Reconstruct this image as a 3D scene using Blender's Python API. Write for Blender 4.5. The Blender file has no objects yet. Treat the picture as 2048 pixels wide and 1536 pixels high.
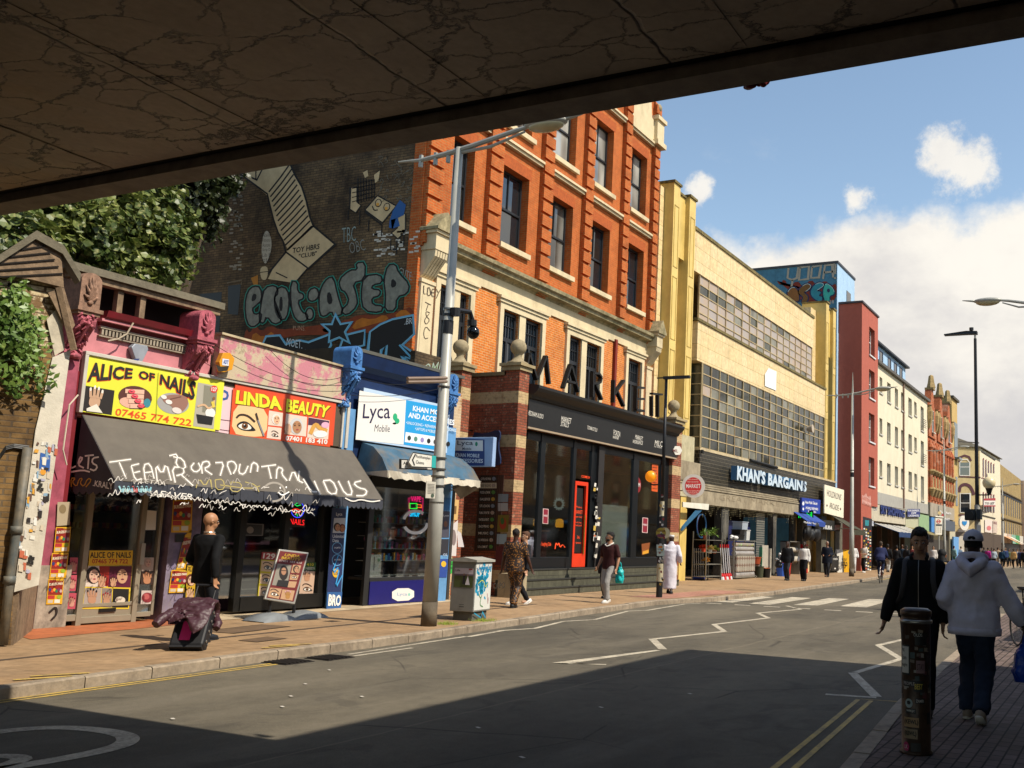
import bpy,bmesh,math,random
from mathutils import Vector,Matrix,noise
from math import sin,cos,pi,radians,atan2,hypot
random.seed(7)
SC=bpy.context.scene
COL=SC.collection
# ---------------------------------------------------------------- camera
F_,CX_,CY_=1957.77,1347.35,801.79           # focal length and optical centre of the cropped photograph, in its pixels
YAW,PIT,ROL=radians(24.82),radians(8.04),radians(1.83)
_f=Vector((cos(PIT)*cos(YAW),cos(PIT)*sin(YAW),sin(PIT)))
_r=_f.cross(Vector((0,0,1))).normalized();_u=_r.cross(_f)
CR=_r*cos(ROL)+_u*sin(ROL);CU=-_r*sin(ROL)+_u*cos(ROL)
EYE=Vector((0,0,1.65))
cam=bpy.data.cameras.new('camera');camo=bpy.data.objects.new('camera',cam);COL.objects.link(camo)
cam.sensor_width=36;cam.lens=F_/2048*36
cam.shift_x=(1024-CX_)/2048;cam.shift_y=(CY_-768)/2048
cam.clip_start=.05;cam.clip_end=3000
m=Matrix((CR,CU,-_f)).transposed().to_4x4();m.translation=EYE;camo.matrix_world=m
SC.camera=camo
# ---------------------------------------------------------------- light
EL,AZ=radians(50),radians(90.6)# shadows fall towards +Y (across the street)
sun=bpy.data.lights.new('sun','SUN');suno=bpy.data.objects.new('sun',sun);COL.objects.link(suno)
sun.energy=4.6;sun.angle=radians(.53);sun.color=(1,.92,.78)
ldir=Vector((cos(EL)*cos(AZ),cos(EL)*sin(AZ),-sin(EL)))
suno.rotation_euler=ldir.to_track_quat('-Z','Y').to_euler();suno.location=(0,-20,30)
W=bpy.data.worlds.new('World');SC.world=W;W.use_nodes=True
nt=W.node_tree;N=nt.nodes;N.clear();Lk=nt.links.new
out=N.new('ShaderNodeOutputWorld');bg=N.new('ShaderNodeBackground');Lk(bg.outputs[0],out.inputs[0])
sky=N.new('ShaderNodeTexSky');sky.sky_type='NISHITA';sky.sun_disc=False
sky.sun_elevation=EL;sky.sun_rotation=atan2(-ldir.x,-ldir.y);sky.altitude=30;sky.air_density=1.0;sky.dust_density=.6;sky.ozone_density=1.2
tc=N.new('ShaderNodeTexCoord');sep=N.new('ShaderNodeSeparateXYZ');Lk(tc.outputs['Generated'],sep.inputs[0])
def wm(op,a,b=None,c=None):
    n=N.new('ShaderNodeMath');n.operation=op
    for i,v in enumerate((a,b,c)):
        if v is None:continue
        if isinstance(v,(int,float)):n.inputs[i].default_value=v
        else:Lk(v,n.inputs[i])
    return n.outputs[0]
def ramp01(x,a,b):
    n=N.new('ShaderNodeMapRange');n.interpolation_type='SMOOTHSTEP';Lk(x,n.inputs[0])
    n.inputs[1].default_value=a;n.inputs[2].default_value=b;return n.outputs[0]
def wnoise(scale,detail,rough=.55,off=(0,0,0),sq=1.0):
    mp=N.new('ShaderNodeMapping');Lk(tc.outputs['Generated'],mp.inputs[0]);mp.inputs[1].default_value=off;mp.inputs[3].default_value=(1,1,sq)
    n=N.new('ShaderNodeTexNoise');Lk(mp.outputs[0],n.inputs['Vector']);n.inputs['Scale'].default_value=scale
    n.inputs['Detail'].default_value=detail;n.inputs['Roughness'].default_value=rough;return n.outputs[0]
el=sep.outputs[2]
n1=wnoise(3.2,9,.55,(.35,.1,.2),1.6);n2=wnoise(12,7,.6,(2,1,0));n3=wnoise(6,6,.6,(4,2,1),1.7)
n4=wnoise(26,8,.68,(1,5,2))
# cumulus bank: density falls off with elevation, edge broken by noise
bank=wm('ADD',wm('ADD',wm('MULTIPLY',el,-5.0),wm('MULTIPLY',wm('SUBTRACT',n1,.5),.85)),wm('MULTIPLY',wm('SUBTRACT',n2,.5),.5))
ahead=ramp01(sep.outputs[0],.15,.6)# the cloud bank stands over the far end of the street only
bankm=wm('MULTIPLY',ramp01(bank,-1.60,-1.44),ahead)
def puff(x,y,size):# a single small cumulus in a fixed direction of the sky
    d=((x-CX_)/F_*CR-(y-CY_)/F_*CU+_f).normalized()
    vd=N.new('ShaderNodeVectorMath');vd.operation='DOT_PRODUCT';Lk(tc.outputs['Generated'],vd.inputs[0]);vd.inputs[1].default_value=d
    dist=wm('ARCCOSINE',wm('MINIMUM',vd.outputs['Value'],.999999))
    return ramp01(wm('ADD',wm('DIVIDE',dist,size),wm('MULTIPLY',wm('SUBTRACT',n4,.5),4.5)),1.7,.35)
m_=bankm
for a in ((1893,312,.019),(1925,328,.019),(1952,350,.014),(1709,405,.013),(1395,384,.010)):
    m_=wm('MAXIMUM',m_,wm('MULTIPLY',puff(*a),.92))
wisp=wm('MULTIPLY',ramp01(n3,.58,.85),.45);m_=wm('MAXIMUM',m_,wisp)
shade=wm('ADD',ramp01(wm('ADD',wm('MULTIPLY',el,1.6),wm('MULTIPLY',wm('SUBTRACT',n3,.5),1.3)),.05,.62),wm('MULTIPLY',wm('SUBTRACT',n2,.5),.35))
mixc=N.new('ShaderNodeMix');mixc.data_type='RGBA';Lk(wm('MINIMUM',wm('MAXIMUM',shade,0),1),mixc.inputs[0])
mixc.inputs[6].default_value=(6.9,6.7,6.7,1);mixc.inputs[7].default_value=(10.4,9.9,9.0,1)
tint=N.new('ShaderNodeMix');tint.data_type='RGBA';tint.blend_type='MULTIPLY';tint.inputs[0].default_value=1;Lk(sky.outputs[0],tint.inputs[6]);tint.inputs[7].default_value=(2.2,2.12,1.9,1)
mixs=N.new('ShaderNodeMix');mixs.data_type='RGBA';Lk(m_,mixs.inputs[0]);Lk(tint.outputs[2],mixs.inputs[6]);Lk(mixc.outputs[2],mixs.inputs[7])
Lk(mixs.outputs[2],bg.inputs[0]);bg.inputs[1].default_value=.07
vs=SC.view_settings;vs.view_transform='Standard';vs.look='None';vs.exposure=.48;vs.gamma=1
SC.cycles.max_bounces=7;SC.cycles.diffuse_bounces=3;SC.cycles.glossy_bounces=3;SC.cycles.transparent_max_bounces=10
SC.cycles.sample_clamp_indirect=6
# ---------------------------------------------------------------- pixel of the photo on a real plane of the street
def ray(x,y):return (x-CX_)/F_*CR-(y-CY_)/F_*CU+_f
def PY(x,y,Y):d=ray(x,y);t=Y/d.y;return (t*d.x,EYE.z+t*d.z)# on a street-parallel wall y = Y  -> (x, z)
def PX(x,y,X):d=ray(x,y);t=X/d.x;return (t*d.y,EYE.z+t*d.z)# on a cross wall x = X -> (y, z)
def PZ(x,y,z=0):d=ray(x,y);t=(z-EYE.z)/d.z;return (t*d.x,t*d.y)
# ---------------------------------------------------------------- materials
def s2l(c):return c/12.92 if c<=.04045 else ((c+.055)/1.055)**2.4
def hexc(h,k=1.0):return tuple(min(.9,s2l(int(h[i:i+2],16)/255)*k)for i in (0,2,4))+(1,)
MC={}
def newmat(name):
    m=bpy.data.materials.new(name);m.use_nodes=True;nt=m.node_tree
    return m,nt,nt.nodes['Principled BSDF']
class NG:
    def __init__(s,nt):
        s.nt=nt;s.N=nt.nodes;s.geo=s.N.new('ShaderNodeNewGeometry')
    def L(s,a,b):s.nt.links.new(a,b)
    def math(s,op,a,b=None):
        n=s.N.new('ShaderNodeMath');n.operation=op
        for i,v in enumerate((a,b)):
            if v is None:continue
            if isinstance(v,(int,float)):n.inputs[i].default_value=v
            else:s.L(v,n.inputs[i])
        return n.outputs[0]
    def wall(s,mode='wall'):# world position flattened: (x+y, z) on walls, (x, y) on ground
        sp=s.N.new('ShaderNodeSeparateXYZ');s.L(s.geo.outputs['Position'],sp.inputs[0]);cb=s.N.new('ShaderNodeCombineXYZ')
        if mode=='wall':
            s.L(s.math('ADD',sp.outputs[0],sp.outputs[1]),cb.inputs[0]);s.L(sp.outputs[2],cb.inputs[1])
        else:s.L(sp.outputs[0],cb.inputs[0]);s.L(sp.outputs[1],cb.inputs[1])
        return cb.outputs[0]
    def noise(s,scale,detail=4,rough=.6,vec=None,stretch=None,dist=0):
        n=s.N.new('ShaderNodeTexNoise');v=vec or s.geo.outputs['Position']
        if stretch:
            mp=s.N.new('ShaderNodeMapping');s.L(v,mp.inputs[0]);mp.inputs[3].default_value=stretch;v=mp.outputs[0]
        s.L(v,n.inputs['Vector']);n.inputs['Scale'].default_value=scale;n.inputs['Detail'].default_value=detail;n.inputs['Roughness'].default_value=rough
        n.inputs['Distortion'].default_value=dist
        return n.outputs[0]
    def ramp(s,x,a,b,lo=0,hi=1):
        n=s.N.new('ShaderNodeMapRange');s.L(x,n.inputs[0]);n.inputs[1].default_value=a;n.inputs[2].default_value=b;n.inputs[3].default_value=lo;n.inputs[4].default_value=hi;return n.outputs[0]
    def mix(s,f,a,b,blend='MIX'):
        n=s.N.new('ShaderNodeMix');n.data_type='RGBA';n.blend_type=blend
        for i,v in ((0,f),(6,a),(7,b)):
            if isinstance(v,(int,float)):n.inputs[i].default_value=v if i==0 else (v,v,v,1)
            elif isinstance(v,tuple):n.inputs[i].default_value=v
            else:s.L(v,n.inputs[i])
        return n.outputs[2]
    def bump(s,bsdf,h,strength=.4,dist=.01):
        b=s.N.new('ShaderNodeBump');s.L(h,b.inputs['Height']);b.inputs['Strength'].default_value=strength;b.inputs['Distance'].default_value=dist;s.L(b.outputs[0],bsdf.inputs['Normal'])
def C(h,rough=.6,metal=0,k=.8,var=.14,sc=3.0,dirt=0.0,dirtc='3a3228',bump=0,em=0,spec=.4):
    key=(h,rough,metal,k,var,sc,dirt,dirtc,bump,em,spec)
    if key in MC:return MC[key]
    m,nt,b=newmat('paint_'+h);c=hexc(h,k);b.inputs['Roughness'].default_value=rough;b.inputs['Metallic'].default_value=metal
    b.inputs['Specular IOR Level'].default_value=spec
    g=NG(nt);n=g.noise(sc,6,.65)
    col=g.mix(1.0,c,g.ramp(n,.3,.7,1-var,1+var*.5),'MULTIPLY')
    if dirt:
        d=g.noise(1.7,9,.7,stretch=(1,1,.35));col=g.mix(g.math('MULTIPLY',g.ramp(d,.48,.68),dirt),col,hexc(dirtc,.8))
    g.L(col,b.inputs['Base Color'])
    if bump:g.bump(b,g.noise(40,5),bump,.01)
    if em:b.inputs['Emission Color'].default_value=c;b.inputs['Emission Strength'].default_value=em
    MC[key]=m;return m
def flat(h,rough=.55,k=.8):# print, vinyl, small things
    key=('flat',h,rough,k)
    if key not in MC:
        m,nt,b=newmat('print_'+h);b.inputs['Base Color'].default_value=hexc(h,k);b.inputs['Roughness'].default_value=rough;MC[key]=m
    return MC[key]
def brickm(name,c1,c2,mortar,bw=.225,rh=.075,mort=.009,k=.8,stain='2b2019',stainamt=.35,mode='wall',off=.5,bump=.5,rough=.85,stsc=.8,lo=.5,hi=.75):
    m,nt,b=newmat(name);g=NG(nt);v=g.wall(mode);t=g.N.new('ShaderNodeTexBrick');g.L(v,t.inputs['Vector'])
    t.inputs['Color1'].default_value=hexc(c1,k);t.inputs['Color2'].default_value=hexc(c2,k);t.inputs['Mortar'].default_value=hexc(mortar,k)
    t.inputs['Scale'].default_value=1;t.inputs['Brick Width'].default_value=bw;t.inputs['Row Height'].default_value=rh;t.inputs['Mortar Size'].default_value=mort
    t.inputs['Mortar Smooth'].default_value=.3;t.offset=off;t.inputs['Bias'].default_value=-.1
    col=g.mix(1.0,t.outputs[0],g.ramp(g.noise(6,5),.3,.7,.78,1.15),'MULTIPLY')
    col=g.mix(g.math('MULTIPLY',g.ramp(g.noise(stsc,9,.7),lo,hi),stainamt),col,hexc(stain,.8));g.L(col,b.inputs['Base Color'])
    b.inputs['Roughness'].default_value=rough;b.inputs['Specular IOR Level'].default_value=.25
    h=g.math('SUBTRACT',g.math('MULTIPLY',g.noise(30,4),.4),t.outputs[1]);g.bump(b,h,bump,.012);return m
def glassm(name,c='10161c',rough=.04,tr=0.0,spec=.8):
    m,nt,b=newmat(name);g=NG(nt);b.inputs['Base Color'].default_value=hexc(c,1);b.inputs['Roughness'].default_value=rough;b.inputs['Specular IOR Level'].default_value=spec
    g.bump(b,g.noise(.9,2),.06,.05)
    if tr:
        t=g.N.new('ShaderNodeBsdfTransparent');mx=g.N.new('ShaderNodeMixShader');fr=g.N.new('ShaderNodeLayerWeight');fr.inputs[0].default_value=.25
        gl=g.N.new('ShaderNodeBsdfGlossy');gl.inputs['Roughness'].default_value=rough;gl.inputs[0].default_value=(.9,.95,1,1)
        f=g.math('MINIMUM',g.math('ADD',fr.outputs[1],1-tr),1.0);g.L(f,mx.inputs[0]);t.inputs[0].default_value=(.86,.9,.9,1)
        g.L(t.outputs[0],mx.inputs[1]);g.L(gl.outputs[0],mx.inputs[2]);g.L(mx.outputs[0],g.N['Material Output'].inputs[0])
    return m
# ---------------------------------------------------------------- meshes
class MB:
    def __init__(s):s.v=[];s.f=[];s.m=[];s.mi=0
    def mat(s,i):s.mi=i;return s
    def add(s,vs,fs):
        n=len(s.v);s.v+=[tuple(p)for p in vs];s.f+=[tuple(n+i for i in f)for f in fs];s.m+=[s.mi]*len(fs);return s
    def box(s,x0,x1,y0,y1,z0,z1):
        if x0>x1:x0,x1=x1,x0
        if y0>y1:y0,y1=y1,y0
        if z0>z1:z0,z1=z1,z0
        return s.add([(x0,y0,z0),(x1,y0,z0),(x1,y1,z0),(x0,y1,z0),(x0,y0,z1),(x1,y0,z1),(x1,y1,z1),(x0,y1,z1)],
                     [(0,3,2,1),(4,5,6,7),(0,1,5,4),(1,2,6,5),(2,3,7,6),(3,0,4,7)])
    def prism(s,poly,d):# poly: 3d points of a planar outline, pushed along vector d
        n=len(poly);P=[Vector(p)for p in poly];d=Vector(d)
        return s.add(P+[p+d for p in P],[tuple(range(n-1,-1,-1)),tuple(range(n,2*n))]+[(i,(i+1)%n,n+(i+1)%n,n+i)for i in range(n)])
    def prof(s,pts,x0,x1):# (y, z) profile run along x
        return s.prism([(x0,a,b)for a,b in pts],(x1-x0,0,0))
    def tube(s,pts,r,n=8,cap=True,ref=None):
        P=[Vector(p)for p in pts];k=len(P);vs=[]
        R=r if isinstance(r,(list,tuple))else [r]*k
        prev=Vector(ref)if ref is not None else None
        for i,p in enumerate(P):
            t=(P[min(i+1,k-1)]-P[max(i-1,0)])
            if t.length<1e-9:t=Vector((0,0,1))
            t.normalize()
            if ref is not None:a=Vector(ref)
            elif prev is not None:a=prev
            else:a=Vector((1,0,0))if abs(t.x)<.8 else Vector((0,1,0))
            a=(a-t*a.dot(t))
            if a.length<1e-6:a=t.orthogonal()
            a.normalize();prev=a;b=t.cross(a)
            ri=R[i];ra,rb=ri if isinstance(ri,(list,tuple))else (ri,ri)
            vs+=[p+a*ra*cos(2*pi*j/n)+b*rb*sin(2*pi*j/n)for j in range(n)]
        fs=[(i*n+j,i*n+(j+1)%n,(i+1)*n+(j+1)%n,(i+1)*n+j)for i in range(k-1)for j in range(n)]
        if cap:fs+=[tuple(range(n-1,-1,-1)),tuple(range((k-1)*n,k*n))]
        return s.add(vs,fs)
    def ell(s,c,r,nu=12,nv=8,rot=None,z0=-1.0):# ellipsoid, optionally cut below z0 (unit)
        c=Vector(c);M=rot or Matrix.Identity(3);vs=[];a0=math.asin(z0)if z0>-1 else -pi/2
        for i in range(nv+1):
            a=a0+(pi/2-a0)*i/nv
            for j in range(nu):
                b=2*pi*j/nu;vs.append(c+M @ Vector((r[0]*cos(a)*cos(b),r[1]*cos(a)*sin(b),r[2]*sin(a))))
        fs=[(i*nu+j,i*nu+(j+1)%nu,(i+1)*nu+(j+1)%nu,(i+1)*nu+j)for i in range(nv)for j in range(nu)]+[tuple(range(nu-1,-1,-1)),tuple(range(nv*nu,nv*nu+nu))]
        return s.add(vs,fs)
    def lathe(s,c,prof,n=16):# prof: (radius, z)
        c=Vector(c);vs=[c+Vector((r*cos(2*pi*j/n),r*sin(2*pi*j/n),z))for r,z in prof for j in range(n)];k=len(prof)
        return s.add(vs,[(i*n+j,i*n+(j+1)%n,(i+1)*n+(j+1)%n,(i+1)*n+j)for i in range(k-1)for j in range(n)]+[tuple(range(n-1,-1,-1)),tuple(range((k-1)*n,k*n))])
    def mesh(s,name,mats):
        me=bpy.data.meshes.new(name);me.from_pydata(s.v,[],s.f)
        for m in mats:me.materials.append(m)
        me.polygons.foreach_set('material_index',s.m);me.update();return me
    def build(s,name,mats,parent=None,smooth=False,recalc=True,bevel=0,world=None):
        if not isinstance(mats,(list,tuple)):mats=[mats]
        me=s.mesh(name,mats)
        if recalc:
            bm=bmesh.new();bm.from_mesh(me);bmesh.ops.recalc_face_normals(bm,faces=bm.faces);bm.to_mesh(me);bm.free()
        if smooth:me.polygons.foreach_set('use_smooth',[True]*len(me.polygons))
        o=bpy.data.objects.new(name,me);COL.objects.link(o)
        if bevel:
            b=o.modifiers.new('b','BEVEL');b.width=bevel;b.segments=2;b.limit_method='ANGLE'
        if parent is not None:adopt(o,parent)
        return o
ROOTLOC={}
def adopt(o,p):
    o.parent=p
    if p.name in ROOTLOC:# parent empty of something built in street coordinates
        o.matrix_parent_inverse=Matrix.Translation(-Vector(ROOTLOC[p.name]))
def tag(o,label=None,cat=None,group=None,kind=None):
    for k,v in (('label',label),('category',cat),('group',group),('kind',kind)):
        if v:o[k]=v
    return o
def thing(name,label,cat,loc=(0,0,0),rz=0,group=None,world=False):
    o=bpy.data.objects.new(name,None);COL.objects.link(o);o.empty_display_size=.2;o.location=loc;o.rotation_euler=(0,0,rz)
    if world:ROOTLOC[o.name]=tuple(loc)
    return tag(o,label,cat,group)
def struct(o):o['kind']='structure';return o
def copy_tree(o,parent=None,loc=None,rz=None,label=None):
    c=o.copy();COL.objects.link(c)
    if parent is not None:c.parent=parent
    if loc is not None:c.location=loc
    if rz is not None:c.rotation_euler=(0,0,rz)
    if label:c['label']=label
    for ch in [x for x in bpy.data.objects if x.parent==o]:
        copy_tree(ch,c)
    return c
# ---------------------------------------------------------------- text and flat artwork
S2=bpy.data.scenes.new('workshop')
def evalmesh(o):# evaluate one object by itself, away from the big scene
    S2.collection.objects.link(o);vl=S2.view_layers[0];vl.update();me=bpy.data.meshes.new_from_object(o.evaluated_get(vl.depsgraph));S2.collection.objects.unlink(o);return me
_tc={}
def glyphs(s,bold=0,shear=0,sp=1.0):
    key=(s,bold,shear,sp)
    if key in _tc:return _tc[key]
    c=bpy.data.curves.new('t','FONT');c.body=s;c.offset=bold;c.shear=shear;c.space_character=sp;c.resolution_u=2;c.align_x='CENTER'
    o=bpy.data.objects.new('t',c)
    me=evalmesh(o)
    vs=[tuple(v.co[:2])for v in me.vertices];fs=[tuple(p.vertices)for p in me.polygons]
    bpy.data.objects.remove(o);bpy.data.curves.remove(c);bpy.data.meshes.remove(me)
    if vs:
        x0=min(v[0]for v in vs);x1=max(v[0]for v in vs);y0=min(v[1]for v in vs);y1=max(v[1]for v in vs)
        vs=[((a-x0)/max(1e-6,x1-x0),(b-y0)/max(1e-6,y1-y0))for a,b in vs]
    _tc[key]=(vs,fs);return _tc[key]
class Panel:
    """flat artwork on a real plane: coordinates (u, v), thin layers proud of it along n"""
    def __init__(s,kind='F',at=0.0,eps=.0025,origin=None,U=None,V=None,Nn=None):
        if kind=='F':s.o,s.U,s.V,s.n=Vector((0,at,0)),Vector((1,0,0)),Vector((0,0,1)),Vector((0,-1,0))# faces the street: u = x, v = z
        elif kind=='L':s.o,s.U,s.V,s.n=Vector((at,0,0)),Vector((0,1,0)),Vector((0,0,1)),Vector((-1,0,0))# faces back along the street: u = y
        elif kind=='G':s.o,s.U,s.V,s.n=Vector((0,0,at)),Vector((1,0,0)),Vector((0,1,0)),Vector((0,0,1))
        else:s.o,s.U,s.V,s.n=Vector(origin),Vector(U).normalized(),Vector(V).normalized(),Vector(Nn).normalized()
        s.kind=kind;s.mb=MB();s.mats=[];s.eps=eps;s.warp=None
    def P(s,u,v,k):
        if s.warp:u,v=s.warp(u,v)
        return s.o+s.U*u+s.V*v+s.n*(s.eps*k)
    def c(s,m):
        if isinstance(m,str):m=flat(m)
        if m not in s.mats:s.mats.append(m)
        s.mb.mi=s.mats.index(m)
    def poly(s,m,pts,k=1):s.c(m);s.mb.add([s.P(a,b,k)for a,b in pts],[tuple(range(len(pts)))]);return s
    def rect(s,m,u0,v0,u1,v1,k=1):return s.poly(m,[(u0,v0),(u1,v0),(u1,v1),(u0,v1)],k)
    def ell(s,m,u,v,a,b,k=1,n=20,rot=0,arc=(0,2*pi)):
        q=[]
        for i in range(n):
            t=arc[0]+(arc[1]-arc[0])*i/(n if arc[1]-arc[0]>6.2 else n-1);x,y=a*cos(t),b*sin(t);q.append((u+x*cos(rot)-y*sin(rot),v+x*sin(rot)+y*cos(rot)))
        return s.poly(m,q,k)
    def line(s,m,pts,w,k=1,closed=False):
        s.c(m);P=[Vector(p)for p in pts]
        if closed:P=P+[P[0]]
        n=len(P);L=[]
        for i in range(n):
            a=P[i-1]if i>0 else (P[n-2]if closed else P[i]);b=P[i+1]if i<n-1 else (P[1]if closed else P[i]);d=(b-a)
            if d.length<1e-9:d=Vector((1,0))
            d.normalize();q=Vector((-d.y,d.x));sc=1.0
            if 0<i<n-1 or closed:
                e=(P[i]-a).normalized();sc=1/max(.45,abs(Vector((-e.y,e.x)).dot(q)))
            L.append((P[i]+q*w/2*sc,P[i]-q*w/2*sc))
        vs=[];fs=[]
        for a,b in L:vs+=[s.P(a.x,a.y,k),s.P(b.x,b.y,k)]
        for i in range(n-1):fs.append((2*i,2*i+1,2*i+3,2*i+2))
        s.mb.add(vs,fs);return s
    def text(s,m,t,u,v,w,h,k=2,bold=.01,shear=0,fit=None,flipu=False,sp=1.0):
        vs,fs=glyphs(t,bold,shear,sp);s.c(m);f=fit or (lambda a,b:(u+w*a,v+h*b))
        s.mb.add([s.P(*f(1-a if flipu else a,b),k)for a,b in vs],fs);return s
    def quadtext(s,m,t,q,k=2,**kw):# q: four corners bl, br, tr, tl
        f=lambda a,b:tuple((q[0][i]*(1-a)+q[1][i]*a)*(1-b)+(q[3][i]*(1-a)+q[2][i]*a)*b for i in (0,1))
        return s.text(m,t,0,0,1,1,k,fit=f,flipu=False,**kw)
    def build(s,name,parent=None):
        return s.mb.build(name,s.mats,parent,recalc=False)
def smooth_pts(pts,it=2,closed=False):
    for _ in range(it):
        q=[]if closed else [pts[0]];n=len(pts)
        for i in range(n if closed else n-1):
            a,b=pts[i],pts[(i+1)%n];q+=[(a[0]*.75+b[0]*.25,a[1]*.75+b[1]*.25),(a[0]*.25+b[0]*.75,a[1]*.25+b[1]*.75)]
        if not closed:q.append(pts[-1])
        pts=q
    return pts
# ================================================================ SETTING: ground, road, pavements, bridge
def asphalt():
    m,nt,b=newmat('asphalt');g=NG(nt);n=g.noise(90,6,.8);n2=g.noise(.35,8,.65,stretch=(.45,1,1));n3=g.noise(260,2)
    c=g.mix(g.ramp(n2,.35,.65),hexc('605a4e',.62),hexc('7d7463',.66));c=g.mix(1.0,c,g.ramp(n,.35,.65,.6,1.4),'MULTIPLY')
    v=g.N.new('ShaderNodeTexVoronoi');g.L(g.geo.outputs['Position'],v.inputs['Vector']);v.inputs['Scale'].default_value=55
    c=g.mix(g.ramp(v.outputs['Distance'],.12,.05,0,.30),c,hexc('a79c88',.7))
    p=g.noise(.9,3,.5,dist=1.5);c=g.mix(g.ramp(p,.60,.66,0,.28),c,hexc('3c3a36',.6))
    sp=g.N.new('ShaderNodeSeparateXYZ');g.L(g.geo.outputs['Position'],sp.inputs[0]);seam=g.math('ABSOLUTE',g.math('SUBTRACT',g.math('ADD',sp.outputs[1],g.math('MULTIPLY',g.noise(.8,5),.16)),6.1));c=g.mix(g.ramp(seam,.0,.02,.5,0),c,hexc('a0937e',.7));vk=g.N.new('ShaderNodeTexVoronoi');vk.feature='DISTANCE_TO_EDGE';va=g.N.new('ShaderNodeVectorMath');va.operation='MULTIPLY_ADD';nz=g.N.new('ShaderNodeTexNoise');nz.inputs['Scale'].default_value=3;nz.inputs['Detail'].default_value=6;g.L(nz.outputs['Color'],va.inputs[0]);va.inputs[1].default_value=(.9,)*3;g.L(g.geo.outputs['Position'],va.inputs[2]);g.L(va.outputs[0],vk.inputs['Vector']);vk.inputs['Scale'].default_value=.32;c=g.mix(g.math('MULTIPLY',g.ramp(vk.outputs['Distance'],0,.006,1,0),g.ramp(g.noise(.3,2),.5,.55,0,.7)),c,hexc('2c2924',.6));w3=g.noise(5,6,.7);c=g.mix(1.0,c,g.ramp(w3,.3,.7,.86,1.12),'MULTIPLY')
    st=g.noise(1.3,7,.7,stretch=(.12,1,1));c=g.mix(g.ramp(st,.52,.7,0,.35),c,hexc('8d8475',.7))
    g.L(c,b.inputs['Base Color']);b.inputs['Roughness'].default_value=.85;b.inputs['Specular IOR Level'].default_value=.25;g.bump(b,g.math('ADD',n,n3),.6,.006);return m
def paving(name,c1,c2,bw,rh,mortc='4c4237',k=.62,mort=.008,bump=.3):
    return brickm(name,c1,c2,mortc,bw,rh,mort,k,'3c3228',.55,'ground',.5,bump,.85,.7,.45,.75)
M_ASPH=asphalt();M_PAVE=paving('pavement_left','a88a68','a28360',.75,.6,'866c50',.80,.006,.15)
M_BLOCK=paving('pavement_blocks','6f5f57','83706a',.21,.105,'2d2622',.75,.009,.5)
M_KERB=C('a79680',.8,k=.75,var=.3,sc=12,dirt=.6,dirtc='4d4034',bump=.5)
def sheet(name,pts,z,mat):
    return struct(MB().add([(x,y,z)for x,y in pts],[tuple(range(len(pts)))]).build(name,mat))
ROADZ=-.12
LK=[(-40,9.6),(6.3,10.05),(9.5,10.36),(12.4,10.42),(14.6,10.68),(16,10.85),(20,11.22),(24.3,11.55),(25.6,11.32),(27.2,10.98),(29,10.95),(32,10.9),(37.4,11.21),(44.5,11.5),(52,12.0),(60.4,12.5),(74.6,13.2),(88,13.2),(94,12.2),(101,10.6),(118,9.4),(150,9),(420,9)]
RK=[(-40,1.3),(5,1.82),(7.4,2.0),(11,2.3),(14,2.46),(19,2.68),(27,3.05),(33,3.2),(50,3.2),(120,2.8),(420,2)]
sheet('ground',[(-300,-300),(1500,-300),(1500,500),(-300,500)],-.25,C('6e655a',.9,k=.5))
sheet('road',[(-40,-.5),(420,-1),(420,20),(-40,14)],ROADZ,M_ASPH)
def pave(name,kerb,far,mat,s):
    mb=MB();n=len(kerb)
    for i in range(n-1):
        (x0,y0),(x1,y1)=kerb[i],kerb[i+1];mb.add([(x0,y0+s*.13,0),(x1,y1+s*.13,0),(x1,far,0),(x0,far,0)],[(0,1,2,3)])
    return struct(mb.build(name,mat))
pave('left_pavement',LK,60,M_PAVE,1);pave('right_pavement',RK,-40,M_BLOCK,-1)
def interp(P,x):
    for (a,b),(c,d)in zip(P,P[1:]):
        if a<=x<=c:return b+(d-b)*(x-a)/(c-a)
    return P[-1][1]
def kerbs(name,K,s,x0,x1,stone):
    mb=MB();rnd=random.Random(3);x=x0
    while x<x1:
        L=min(stone*rnd.uniform(.85,1.15),x1-x);a,b=interp(K,x+.006),interp(K,x+L-.006);h=.006+rnd.uniform(-.004,.006)
        drop=0
        if s>0 and 24.6<x+L/2<31:drop=0
        if s<0 and 27<x+L/2<33:drop=.085
        q=[(x+.006,a),(x+L-.006,b),(x+L-.006,b+s*.15),(x+.006,a+s*.15)]
        c=.018
        lo=[(p[0],p[1],-.2)for p in q];mid=[(q[0][0],q[0][1],h-c-drop),(q[1][0],q[1][1],h-c-drop)];top=[(q[0][0],q[0][1]+s*c,h-drop),(q[1][0],q[1][1]+s*c,h-drop),(q[2][0],q[2][1],h-drop),(q[3][0],q[3][1],h-drop)]
        mb.add(lo+mid+top,[(0,1,5,4),(4,5,7,6),(6,7,8,9),(1,2,8,7,5),(0,4,6,9,3),(2,3,9,8)]);x+=L
    return struct(mb.build(name,M_KERB))
kerbs('left_kerb',LK,1,-4,118,.92);kerbs('right_kerb',RK,-1,-4,118,.92)
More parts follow.
